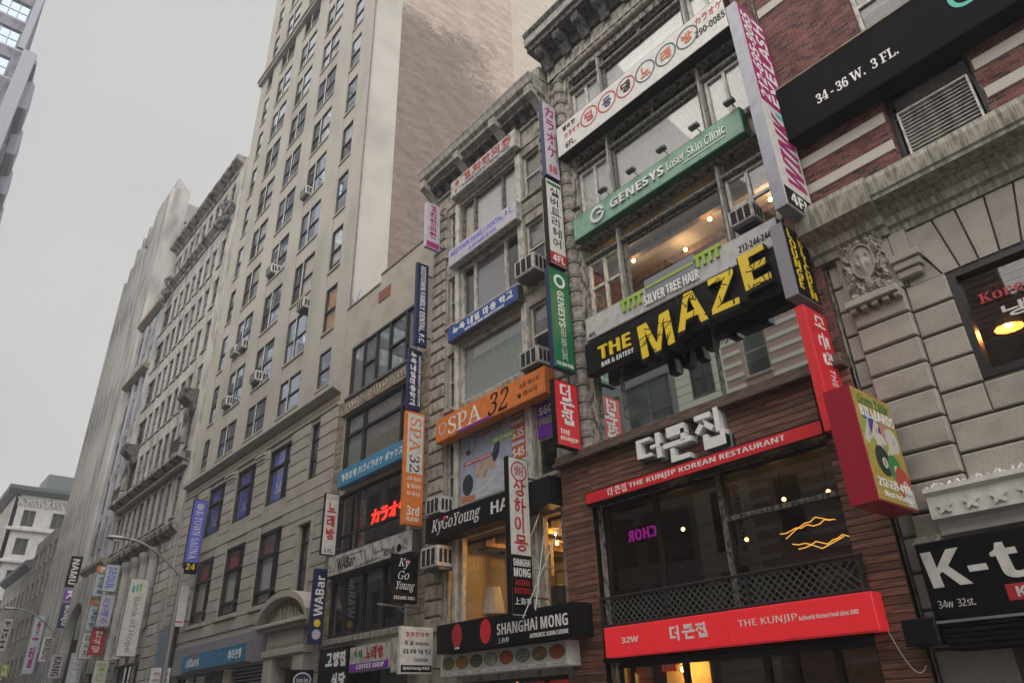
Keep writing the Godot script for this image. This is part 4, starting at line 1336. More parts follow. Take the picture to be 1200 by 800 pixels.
func building_d() -> void:
	var b := thing("quoined_building", "narrow pale stone building with quoined edges and bracketed cornice", "building", Vector3(-17, 0, 0))
	var hs := []
	var rows := [[17.95, 20.05], [14.7, 16.95], [11.3, 13.6], [7.7, 10.15], [4.0, 6.75]]
	for r in rows:
		hs.append([-18.85, -15.4, r[0], r[1]])
		hs.append([-15.05, -14.12, r[0] + 0.0, r[1] - 0.1])
		hs.append([-19.62, -19.1, r[0] + 0.0, r[1] - 0.1])
	hs.append([-19.3, -14.2, 0.0, 2.45])
	wall(b, "wall", -20.6, -13.42, 0.0, 21.9, 0.0, 0.35, hs, M.d_stone)
	box(b, "side_wall", -20.59, -20.3, 0, 21.9, -10, -0.36, M.c_brick)
	box(b, "side_wall", -13.72, -13.43, 0, 21.9, -10, -0.36, M.c_brick)
	box(b, "back_wall", -20.29, -13.73, 0, 21.9, -10, -9.7, M.room_wall)
	box(b, "roof", -20.58, -13.44, 21.9, 22.2, -10, -0.01, M.far_grey)
	for y in [[2.5, 3.95], [6.8, 7.65], [10.2, 11.25], [13.65, 14.65], [17.0, 17.9], [20.1, 21.8]]:
		box(b, "floor_slab", -20.29, -13.73, y[0], y[1], -9.69, -0.36, M.room_floor)
	for y in [[7.66, 10.19], [11.26, 13.64], [14.66, 16.99], [17.91, 20.09]]:
		box(b, "room_partition", -20.28, -13.74, y[0], y[1], -1.4, -1.3, M.dark_room)
	# rounded quoin stones
	for s in [[-20.6, -19.72], [-14.02, -13.42]]:
		var n := 34
		for k in n:
			var y := 3.9 + k * (17.0 / n)
			var wide := 0.0 if k % 2 == 0 else 0.0
			box(b, "quoin", s[0] + wide, s[1] - wide, y + 0.025, y + 17.0 / n - 0.025, -0.02, 0.1, [M.d_stone, M.d_stone_b][rng.randi() % 2], 0.045)
	for i in rows.size():
		var y0: float = rows[i][0]
		var y1: float = rows[i][1]
		var o := {"fm": M.d_frame, "fw": 0.1, "fd": 0.14, "gm": M.glass_clear, "xs": [0.24, 0.74], "wob": 0.004}
		if i == 0:
			o.merge({"fm": M.frame_grey, "blind": [[0, 0.24, 1.0, M.blind_warm], [0.24, 0.74, 1.0, M.blind], [0.74, 1, 1.0, M.blind]]}, true)
		elif i == 1:
			o.merge({"xs": [0.24, 0.76], "blind": [[0.24, 0.76, 1.0, M.far_grey]]}, true)
		elif i == 2:
			o.merge({"xs": [], "blind": [[0, 1, 1.0, M.curtain_green]]}, true)
		elif i == 3:
			o.merge({"xs": [], "gm": M.glass_clear}, true)
		else:
			o.merge({"xs": [0.66], "gm": M.glass_clear, "fm": M.d_frame}, true)
		win(b, -18.85, -15.4, y0, y1, -0.22, o)
		for x in [[-15.05, -14.12], [-19.62, -19.1]]:
			var on := {"fm": M.d_frame, "fw": 0.07, "fd": 0.1, "ys": [0.5] if i < 4 else [], "gm": M.glass if i < 4 else M.glass_clear, "sill": [0.05, 0.12, 0.12], "sm": M.d_stone}
			if i < 4:
				on["blind"] = [[0, 1, [1.0, 0.4, 0.5, 0.5][i], M.blind_warm if i == 0 else M.blind]]
			win(b, x[0], x[1], y0, y1 - 0.1, -0.22, on)
		# spandrel panels between the storeys
		if i < 4:
			box(b, "spandrel_panel", -15.1, -14.1, y0 - 0.72, y0 - 0.2, 0.0, 0.06, M.cornice_pale, 0.03)
			for k in 7:
				var g := Geo.new()
				var x := -15.0 + k * 0.13
				g.bar(Vector3(x, y0 - 0.6, 0.06), Vector3(x + 0.08, y0 - 0.36, 0.06), 0.025, 5)
				put(b, "panel_carving", g.mesh(), M.d_stone_b)
		box(b, "pier_strip", -15.36, -15.1, y0 - 0.2, y1 + 0.1, 0.0, 0.09, M.d_frame, 0.03)
		box(b, "pier_strip", -19.08, -18.88, y0 - 0.2, y1 + 0.1, 0.0, 0.09, M.d_frame, 0.03)
		box(b, "lintel_moulding", -18.95, -15.3, y1 + 0.11, y1 + 0.3, 0.0, 0.14, M.d_stone_b, 0.03)
	# lit salon on the first floor
	var r := sub(b, "hair_salon_room", Vector3(-17, 4, -3))
	box(r, "back_wall", -20.28, -13.74, 3.96, 6.79, -5.2, -5.1, M.room_wall)
	box(r, "ceiling_panel", -20.2, -13.8, 6.7, 6.78, -5.0, -0.5, M.room_wall)
	for k in 5:
		box(r, "ceiling_track", -20.0, -13.9, 6.62, 6.68, -4.6 + k * 0.95, -4.52 + k * 0.95, M.black)
	for k in 6:
		box(r, "mirror_frame", -19.7 + k * 1.0, -18.95 + k * 1.0, 4.5, 6.2, -5.09, -5.03, M.room_brown)
		box(r, "mirror_glass", -19.62 + k * 1.0, -19.03 + k * 1.0, 4.58, 6.12, -5.03, -5.02, M.glass_mirror)
	for k in 9:
		box(r, "curtain_fold", -18.75 + k * 0.12, -18.65 + k * 0.12, 4.3, 6.6, -1.9 + 0.05 * (k % 2), -1.85 + 0.05 * (k % 2), M.blind_orange)
	for k in 4:
		box(r, "hanging_strip", -17.4 + k * 0.5, -17.28 + k * 0.5, 5.4, 6.6, -2.4 + 0.2 * (k % 2), -2.38 + 0.2 * (k % 2), M.blind_warm)
	for k in 7:
		box(r, "ceiling_beam", -18.6 + k * 0.62, -18.45 + k * 0.62, 6.45, 6.69, -4.9, -0.8, M.room_brown)
	for k in 16:
		var bt := CylinderMesh.new()
		bt.top_radius = 0.05
		bt.bottom_radius = 0.06
		bt.height = 0.26
		bt.radial_segments = 8
		put(r, "shelf_bottle", bt, [M.white, M.dark_red, M.teal_dark, M.yellow][k % 4], Vector3(-16.4 + 0.28 * (k % 8), 4.8 + 0.6 * (k / 8), -4.7))
	for k in 3:
		box(r, "shelf", -16.6, -14.2, 4.6 + k * 0.6, 4.66 + k * 0.6, -4.9, -4.5, M.room_brown)
	var g := Geo.new()
	g.lathe(Vector3(-18.3, 4.35, -0.95), PackedVector2Array([Vector2(0.36, 0.0), Vector2(0.3, 0.4), Vector2(0.22, 0.8)]), 12)
	put(r, "lamp_shade", g.mesh(), M.blind)
	for p in [[-17.9, 6.4, -1.6], [-16.8, 6.4, -2.4], [-15.8, 6.4, -1.4], [-14.6, 6.3, -1.2], [-17.2, 6.35, -3.6]]:
		lamp(r, Vector3(p[0], p[1], p[2]), 0.36, Color(1.0, 0.74, 0.38), 0.05)
	var sp := SphereMesh.new()
	sp.radius = 0.035
	sp.height = 0.07
	sp.radial_segments = 8
	sp.rings = 4
	for k in 14:
		put(r, "small_lamp_bulb", sp, M.gold_tube, Vector3(-18.6 + 0.33 * k, 6.1 + 0.25 * sin(k * 2.3), -2.6 - 0.7 * (k % 3)))
	for p in [[-17.0, -1.2], [-16.2, -1.8], [-14.6, -1.0], [-17.7, -2.0]]:
		g = Geo.new()
		g.lathe(Vector3(p[0], 3.96, p[1]), PackedVector2Array([Vector2(0.02, 0.0), Vector2(0.24, 0.02), Vector2(0.05, 0.06), Vector2(0.05, 0.45), Vector2(0.28, 0.5), Vector2(0.26, 1.0), Vector2(0.1, 1.05)]), 10)
		put(r, "salon_chair", g.mesh(), M.black)
	# shop window on the street
	win(b, -19.3, -14.2, 0.05, 2.45, -0.25, {"fm": M.frame_black, "fw": 0.1, "fd": 0.1, "gm": M.glass, "xs": [0.3, 0.6, 0.8]})
	box(b, "shop_back_wall", -20.28, -13.74, 0.0, 2.49, -3.2, -3.1, M.dark_red)
	lamp(b, Vector3(-17.5, 2.2, -1.2), 0.4, Color(1.0, 0.62, 0.5), 0.06)
	# cornice with brackets
	g = Geo.new()
	g.prism(PackedVector2Array([Vector2(-0.3, 21.5), Vector2(0.12, 21.5), Vector2(0.16, 21.66), Vector2(0.7, 21.8), Vector2(0.72, 21.95), Vector2(0.86, 22.05), Vector2(0.9, 22.3), Vector2(0.95, 22.4), Vector2(0.95, 22.46), Vector2(-0.3, 22.6)]), -20.66, -13.46)
	put(b, "cornice", g.mesh(), M.cornice_pale)
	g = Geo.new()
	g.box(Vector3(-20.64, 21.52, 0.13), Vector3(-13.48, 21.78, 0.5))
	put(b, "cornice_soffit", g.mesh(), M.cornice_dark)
	for k in 4:
		g = Geo.new()
		var x: float = [-20.66, -18.3, -15.95, -13.85][k]
		g.prism(PackedVector2Array([Vector2(0.0, 20.75), Vector2(0.16, 20.8), Vector2(0.24, 21.1), Vector2(0.55, 21.45), Vector2(0.82, 21.6), Vector2(0.84, 21.94), Vector2(0.0, 21.94)]), x, x + 0.36)
		put(b, "cornice_bracket", g.mesh(), M.cornice_pale)
	for k in 12:
		g = Geo.new()
		var x := -20.1 + k * 0.54
		g.prism(PackedVector2Array([Vector2(0.12, 21.2), Vector2(0.2, 21.2), Vector2(0.3, 21.35), Vector2(0.55, 21.45), Vector2(0.6, 21.51), Vector2(0.12, 21.51)]), x, x + 0.2)
		put(b, "modillion", g.mesh(), M.cornice_dark)
	for k in 46:
		box(b, "dentil", -20.2 + k * 0.14, -20.12 + k * 0.14, 21.02, 21.14, 0.02, 0.16, M.cornice_pale)
	box(b, "frieze_board", -20.3, -13.5, 20.3, 21.0, 0.0, 0.05, M.d_stone)
	for s in [[-20.7, -20.1], [-14.0, -13.42]]:
		box(b, "end_block", s[0], s[1], 22.4, 23.0, -0.2, 0.5, M.cornice_pale, 0.08)

func building_c() -> void:
	var b := thing("low_beige_building", "low beige brick building with wide dark windows beside the tall tower", "building", Vector3(-24.3, 0, 0))
	var rows := [[-27.2, -21.7, 14.42, 16.9], [-27.3, -22.0, 10.15, 13.5], [-27.3, -22.0, 7.45, 9.95], [-27.4, -21.9, 4.35, 6.6], [-27.0, -21.6, 0.0, 3.3]]
	wall(b, "wall", -27.98, -20.62, 0.0, 18.9, 0.0, 0.35, rows, M.c_brick)
	box(b, "parapet", -27.98, -24.9, 18.91, 19.3, -0.3, 0.0, M.c_brick)
	box(b, "parapet", -24.9, -20.62, 18.91, 19.75, -0.3, 0.001, M.c_brick)
	box(b, "coping", -27.98, -24.92, 19.3, 19.42, -0.33, 0.05, M.c_stone, 0.02)
	box(b, "coping", -24.9, -20.62, 19.75, 19.87, -0.33, 0.051, M.c_stone, 0.02)
	box(b, "body", -27.97, -20.63, 0.0, 18.9, -14, -1.3, M.dark_room)
	box(b, "roof", -27.97, -20.63, 18.905, 19.0, -14, -0.31, M.far_grey)
	box(b, "red_panel", -25.0, -24.0, 18.3, 18.85, -0.01, 0.03, M.c_red)
	# pale end piers below
	for s in [[-27.98, -27.35], [-21.7, -20.62]]:
		blocks(b, "pier_block", s[0], s[1], 3.4, 14.3, -0.02, 0.05, 0.6, [3.0], [], [M.c_stone], 0.02, 0.015)
	# carved band
	box(b, "band", -27.5, -21.6, 13.55, 13.72, -0.02, 0.14, M.c_stone, 0.02)
	box(b, "band", -27.4, -21.7, 13.72, 14.28, -0.02, 0.03, M.c_stone)
	box(b, "sill_band", -27.4, -21.6, 14.28, 14.41, -0.1, 0.12, M.frame_grey, 0.02)
	for k in 24:
		var g := Geo.new()
		var x := -27.2 + k * 0.235
		for a in 4:
			g.bar(Vector3(x, 14.0, 0.035), Vector3(x + 0.1 * cos(a * 1.57 + k), 14.0 + 0.2 * sin(a * 1.57 + k * 0.3), 0.04), 0.028, 5)
		put(b, "band_carving", g.mesh(), M.c_brick)
	win(b, -27.2, -21.7, 14.42, 16.9, -0.15, {"fm": M.frame_dark, "fw": 0.09, "fd": 0.14, "gm": M.glass, "xs": [0.2, 0.4, 0.6, 0.84], "blind": [[0, 1, 1.0, M.curtain_green]], "wob": 0.006})
	for x in [[-26.05, -25.05], [-23.88, -22.65]]:
		box(b, "sash_bar", x[0], x[1], 15.55, 15.63, -0.14, -0.005, M.frame_dark)
	win(b, -27.3, -22.0, 10.15, 13.5, -0.19, {"fm": M.frame_dark, "fw": 0.12, "fd": 0.16, "gm": M.glass, "xs": [0.3, 0.86], "ys": [0.72], "blind": [[0, 0.3, 1.0, M.blind], [0.3, 0.86, 0.8, M.blind_warm]], "wob": 0.006})
	win(b, -27.3, -22.0, 7.45, 9.95, -0.19, {"fm": M.frame_dark, "fw": 0.1, "fd": 0.16, "gm": M.glass, "xs": [0.28], "ys": [0.3], "wob": 0.006})
	win(b, -27.4, -21.9, 4.35, 6.6, -0.19, {"fm": M.frame_dark, "fw": 0.1, "fd": 0.16, "gm": M.glass, "xs": [0.2, 0.45, 0.72], "wob": 0.006, "blind": [[0.2, 0.45, 0.14, M.blind], [0.45, 0.72, 0.2, M.blind]]})
	box(b, "sill_band", -27.6, -21.7, 4.12, 4.34, -0.1, 0.12, M.k_ledge, 0.02)
	win(b, -27.0, -21.6, 0.05, 3.3, -0.25, {"fm": M.frame_black, "fw": 0.1, "fd": 0.12, "gm": M.glass, "xs": [0.3, 0.6]})
	# lit neon characters behind the second floor glass
	var nb := thing("neon_window_sign", "glowing red neon karaoke characters inside the dark second floor window", "neon sign", Vector3(-24, 8.3, -0.4))
	box(nb, "neon_backing", -25.5, -22.5, 8.15, 9.2, -0.5, -0.46, M.dark_room)
	write(nb, "カラオケ", -23.95, 8.68, 2.6, 0.62, M.neon_red, {"z": -0.44, "d": 0.03, "sw": 0.08})
	var nt := thing("dim_window_lettering", "dim pinkish neon lettering behind the third floor glass", "neon sign", Vector3(-24.4, 11.0, -0.4))
	write(nt, "カラGOオ", -24.3, 11.85, 2.9, 1.1, M.lilac, {"z": -0.36, "d": 0.02, "sw": 0.05})

func building_b() -> void:
	var b := thing("tall_office_building", "tall beige office building with a carved frieze and paired sash windows", "building", Vector3(-38, 0, 0))
	var xl := -48.2
	var xr := -28.0
	var top := 72.0
	var cols := [[-30.75, -29.38, 1], [-35.35, -32.68, 2], [-39.68, -36.98, 2], [-44.0, -41.28, 2], [-46.75, -45.6, 1]]
	var slots := []
	for c in cols:
		slots.append([c[0], c[1], 15.45, 71.0])
	wall(b, "wall", xl, xr, 15.3, top, 0.0, 0.09, slots, M.b_wall)
	box(b, "body", xl, xr - 0.002, 0.0, 15.3, -26, -0.6, M.dark_room)
	var cg := Geo.new()
	cg.box(Vector3(xl, 15.3, -26), Vector3(xr - 0.002, top, -0.75))
	put(b, "body", cg.mesh(), M.b_wall)
	for c in cols:
		var holes := []
		for k in 14:
			var yt := 17.98 + 3.78 * k
			var yb := yt - (2.0 if k == 0 else 2.66)
			holes.append([c[0] + 0.04, c[1] - 0.04, yb, yt])
		wall(b, "spandrel_wall", c[0], c[1], 15.4, 71.05, -0.05, 0.45, holes, M.b_wall)
		for k in 14:
			var h: Array = holes[k]
			var f := rng.randf()
			var o := {"fm": M.frame_dark, "fw": 0.09, "fd": 0.12, "gm": M.glass_blue, "ys": [0.46], "sill": [0.12, 0.13, 0.03], "sm": M.stone_sill, "wob": 0.012}
			var bm: Material = M.blind if rng.randf() < 0.75 else M.blind_warm
			if c[2] == 2:
				o["xs"] = [0.42]
				o["blind"] = [[0.42, 1, [1.0, 0.6, 1.0, 0.8][int(f * 4)], bm], [0, 0.42, 0.45 * rng.randf(), M.blind]]
				o["gms"] = [M.glass if rng.randf() < 0.6 else M.glass_sky, M.glass_sky if rng.randf() < 0.6 else M.glass_clear]
			else:
				o["blind"] = [[0, 1, 0.3 + 0.6 * f, bm]]
				o["gm"] = M.glass_sky if rng.randf() < 0.5 else M.glass_clear
			if c[0] > -31 and k == 1:
				o["blind"] = [[0, 1, 1.0, M.blind_orange]]
			var w := win(b, h[0], h[1], h[2], h[3], -0.17, o)
			if c[2] == 2:
				box(w, "pale_mullion", h[0] + (h[1] - h[0]) * 0.42 - 0.05, h[0] + (h[1] - h[0]) * 0.42 + 0.05, h[2] + 0.02, h[3] - 0.02, -0.065, -0.04, M.frame_white)
	# string course and cornice line high up
	box(b, "string_course", xl - 0.1, xr, 51.2, 51.5, -0.1, 0.3, M.b_stone_b, 0.04)
	box(b, "string_course", xl - 0.1, xr, 51.5, 51.7, -0.1, 0.42, M.b_stone_b, 0.04)
	# pale brick return and brown brick flank on the side
	box(b, "corner_return", -28.0, -27.94, 15.6, top, -2.0, -0.02, M.b_return)
	box(b, "downpipe", -27.93, -27.86, 16.0, top, -0.1, -0.03, M.frame_grey)
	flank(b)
	# faded spray tag above the low roof
	var tag := Geo.new()
	var tr := RandomNumberGenerator.new()
	tr.seed = 6
	for k in 9:
		var p := Vector3(-27.925, 19.75 + 0.08 * k, -0.25 - 0.16 * k)
		for i in 6:
			var q := p + Vector3(0.0, tr.randf_range(-0.3, 0.36), tr.randf_range(-0.16, 0.12))
			tag.bar(p, q, 0.018, 4)
			p = q
	put(b, "spray_tag", tag.mesh(), M.purple_blue)
	# belt course with carved frieze
	var g := Geo.new()
	g.prism(PackedVector2Array([Vector2(-0.2, 14.36), Vector2(0.1, 14.36), Vector2(0.14, 14.5), Vector2(-0.0, 14.56), Vector2(0.0, 14.98), Vector2(0.2, 15.06), Vector2(0.42, 15.16), Vector2(0.42, 15.36), Vector2(0.3, 15.44), Vector2(-0.2, 15.46)]), xl, xr + 0.02)
	put(b, "belt_course", g.mesh(), M.b_stone)
	box(b, "frieze_ground", xl, xr, 14.57, 14.97, 0.001, 0.012, M.b_frieze)
	for k in 58:
		g = Geo.new()
		var x := xl + 0.25 + k * 0.345
		var prev := Vector3(x - 0.12, 14.66, 0.03)
		for a in 7:
			var t := a / 6.0 * TAU * 0.8
			var p := Vector3(x + (0.12 - 0.05 * a / 6.0) * cos(t + 2.6), 14.77 + (0.15 - 0.06 * a / 6.0) * sin(t + 2.6), 0.03)
			g.bar(prev, p, 0.032, 5)
			prev = p
		put(b, "frieze_scroll", g.mesh(), M.b_stone)
	# lower storeys
	var low := []
	for c in cols:
		if c[2] == 2:
			low.append([c[0], c[1], 11.2, 14.1])
			low.append([c[0], c[1], 6.4, 9.85])
	low.append([-30.7, -29.7, 11.4, 14.15])
	low.append([-30.75, -29.6, 6.5, 9.4])
	low.append([-46.8, -45.8, 11.4, 14.15])
	var base := low.duplicate()
	base.append([-44.6, -32.6, 0.0, 3.9])
	base.append([-31.4, -29.4, 0.0, 3.6])
	wall(b, "base_wall", xl, xr, 0.0, 14.36, 0.0, 0.45, base, M.b_stone_b)
	var keep := low.duplicate()
	keep.append([-44.9, -32.4, 0.0, 5.6])
	keep.append([-32.7, -28.1, 0.0, 6.4])
	blocks(b, "stone_course", xl, xr, 5.6, 14.34, -0.02, 0.05, 0.6, [30.0], keep, [M.b_stone, M.b_stone_b, M.b_stone], 0.035, 0.02)
	for c in cols:
		if c[2] != 2:
			continue
		var ob := {"fm": M.frame_black, "fw": 0.13, "fd": 0.16, "gm": M.glass_clear, "xs": [0.68], "ys": [0.66]}
		ob["blind"] = [[0, 0.68, 0.6, M.blind_blue], [0.68, 1, 0.6, M.blind_blue]]
		var w := win(b, c[0], c[1], 11.2, 14.1, -0.22, ob)
		box(w, "banner", c[0] + 0.15, c[0] + 1.75, 11.3, 13.1, -0.27, -0.255, M.blind_blue)
		box(w, "banner", c[0] + 1.95, c[1] - 0.12, 11.3, 13.1, -0.27, -0.255, M.blind_blue)
		write(w, "32", c[0] + 0.9, 12.2, 0.7, 0.8, M.lilac, {"z": -0.2545, "d": 0.004})
		win(b, c[0], c[1], 6.4, 9.85, -0.22, {"fm": M.frame_black, "fw": 0.15, "fd": 0.18, "gm": M.glass_clear, "xs": [0.7], "ys": [0.18, 0.66], "sill": [0.05, 0.2, 0.14], "sm": M.b_stone, "blind": [[0, 1, 0.33, M.blind_red], [0.1, 0.62, 0.95, M.blind]]})
		box(b, "apron_panel", c[0] + 0.1, c[1] - 0.1, 5.65, 6.15, 0.02, 0.06, M.b_stone_b, 0.02)
	for h in [[-30.7, -29.7, 11.4, 14.15], [-46.8, -45.8, 11.4, 14.15], [-30.75, -29.6, 6.5, 9.4]]:
		win(b, h[0], h[1], h[2], h[3], -0.22, {"fm": M.frame_dark, "fw": 0.09, "fd": 0.12, "gm": M.glass_blue, "ys": [0.36, 0.72], "blind": [[0, 1, 0.5, M.blind]]})
	g = Geo.new()
	g.box(Vector3(-30.95, 9.4, 0.0), Vector3(-29.4, 9.62, 0.12))
	g.box(Vector3(-30.95, 6.3, 0.0), Vector3(-30.76, 9.4, 0.1))
	g.box(Vector3(-29.59, 6.3, 0.0), Vector3(-29.4, 9.4, 0.1))
	put(b, "window_surround", g.mesh(), M.b_stone)
	# capitals of the piers under the belt course
	for x in [-36.3, -40.5]:
		for k in 3:
			box(b, "pier_capital", x - 0.5 - 0.05 * k, x + 0.5 + 0.05 * k, 13.7 + 0.18 * k, 13.87 + 0.18 * k, 0.0, 0.1 + 0.06 * k, M.b_stone, 0.02)
	portal(b)
	# shop strip
	box(b, "sign_band", -44.8, -32.35, 3.95, 5.32, 0.0, 0.2, M.grey_panel, 0.02)
	win(b, -44.6, -37.6, 0.05, 3.9, -0.3, {"fm": M.frame_black, "fw": 0.12, "fd": 0.12, "gm": M.glass, "xs": [0.34, 0.66]})
	box(b, "shop_pier", -37.6, -36.9, 0.0, 3.9, -0.3, 0.02, M.blind_warm)
	for k in 24:
		box(b, "grille_slat", -36.85, -32.65, 0.3 + k * 0.15, 0.36 + k * 0.15, -0.2, -0.1, M.galvanised)
	box(b, "grille_back", -36.9, -32.6, 0.0, 3.9, -0.5, -0.48, M.dark_room)

func flank(b: Node3D) -> void:
	# the long side wall: brown brick, patch of light painted into its colours towards top and rear; last stretch cream
	var n := FastNoiseLite.new()
	n.seed = 21
	n.frequency = 0.16
	n.fractal_octaves = 4
	var r := RandomNumberGenerator.new()
	r.seed = 77
	var v := PackedVector3Array()
	var c := PackedColorArray()
	var dz := 0.26
	var dy := 0.1
	var x := -27.96
	for j in int((72.0 - 15.6) / dy):
		for i in int(23.9 / dz):
			var y := 15.6 + j * dy
			var z := -2.02 - i * dz
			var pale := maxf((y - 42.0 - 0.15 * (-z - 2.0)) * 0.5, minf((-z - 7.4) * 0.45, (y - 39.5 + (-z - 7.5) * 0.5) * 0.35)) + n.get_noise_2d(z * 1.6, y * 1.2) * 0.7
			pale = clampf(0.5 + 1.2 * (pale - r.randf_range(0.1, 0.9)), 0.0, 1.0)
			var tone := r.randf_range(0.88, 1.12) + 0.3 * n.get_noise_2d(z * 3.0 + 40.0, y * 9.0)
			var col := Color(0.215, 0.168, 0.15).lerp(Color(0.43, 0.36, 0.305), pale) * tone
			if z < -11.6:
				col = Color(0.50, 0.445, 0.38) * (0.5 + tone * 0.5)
			for p in [[0, 0], [1, 1], [1, 0], [0, 0], [0, 1], [1, 1]]:
				v.push_back(Vector3(x, y + dy * p[1], z - dz * p[0]))
				c.push_back(Color(col.r, col.g, col.b))
	var a := []
	a.resize(Mesh.ARRAY_MAX)
	var nn := PackedVector3Array()
	nn.resize(v.size())
	nn.fill(Vector3(1, 0, 0))
	a[Mesh.ARRAY_VERTEX] = v
	a[Mesh.ARRAY_NORMAL] = nn
	a[Mesh.ARRAY_COLOR] = c
	var m := ArrayMesh.new()
	m.add_surface_from_arrays(Mesh.PRIMITIVE_TRIANGLES, a)
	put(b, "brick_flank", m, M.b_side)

func portal(b: Node3D) -> void:
	var p := sub(b, "portal", Vector3(-30.3, 0, 0.3))
	for x in [[-32.2, -31.4], [-29.4, -28.5]]:
		box(p, "portal_pier", x[0], x[1], 0.0, 4.0, 0.0, 0.4, M.b_stone, 0.03)
	box(p, "portal_lintel", -32.3, -28.4, 4.0, 4.25, 0.0, 0.48, M.b_stone, 0.03)
	box(p, "portal_frieze", -32.1, -28.6, 4.25, 5.0, 0.0, 0.4, M.b_stone_b)
	for k in 26:
		box(p, "flute", -31.95 + k * 0.127, -31.88 + k * 0.127, 4.4, 4.95, 0.4, 0.43, M.b_stone, 0.01)
	box(p, "portal_cornice", -32.75, -28.0, 5.0, 5.14, 0.0, 0.62, M.b_stone, 0.03)
	box(p, "portal_cornice", -32.85, -27.95, 5.14, 5.3, 0.0, 0.74, M.b_stone, 0.03)
	# curved pediment
	var g := Geo.new()
	var inner := PackedVector2Array()
	var outer := []
	for k in 17:
		var t := lerpf(-1.0, 1.0, k / 16.0)
		outer.append(Vector2(-30.4 + 2.4 * t, 5.3 + 1.3 * sqrt(maxf(0.0, 1.0 - t * t * 0.92)) - 0.36))
	for k in 16:
		var q := PackedVector2Array([outer[k], outer[k + 1], outer[k + 1] + Vector2(0, 0.26), outer[k] + Vector2(0, 0.26)])
		g.plate(q, 0.0, 0.72)
	put(p, "pediment_arch", g.mesh(), M.b_stone)
	for o in outer:
		inner.push_back(o)
	inner.push_back(Vector2(-28.0, 5.3))
	inner.push_back(Vector2(-32.8, 5.3))
	g = Geo.new()
	g.plate(inner, 0.0, 0.3)
	put(p, "tympanum", g.mesh(), M.b_frieze)
	g = Geo.new()
	for k in 14:
		var t := (k - 6.5) / 7.0
		g.bar(Vector3(-30.4 + t * 1.7, 5.36, 0.32), Vector3(-30.4 + t * 1.3 + 0.2 * sin(k * 1.3), 5.4 + 0.55 * (1.0 - t * t), 0.36), 0.07, 6)
	put(p, "tympanum_carving", g.mesh(), M.b_stone)
	box(p, "door", -31.38, -29.42, 0.0, 3.58, -0.4, -0.3, M.frame_dark)

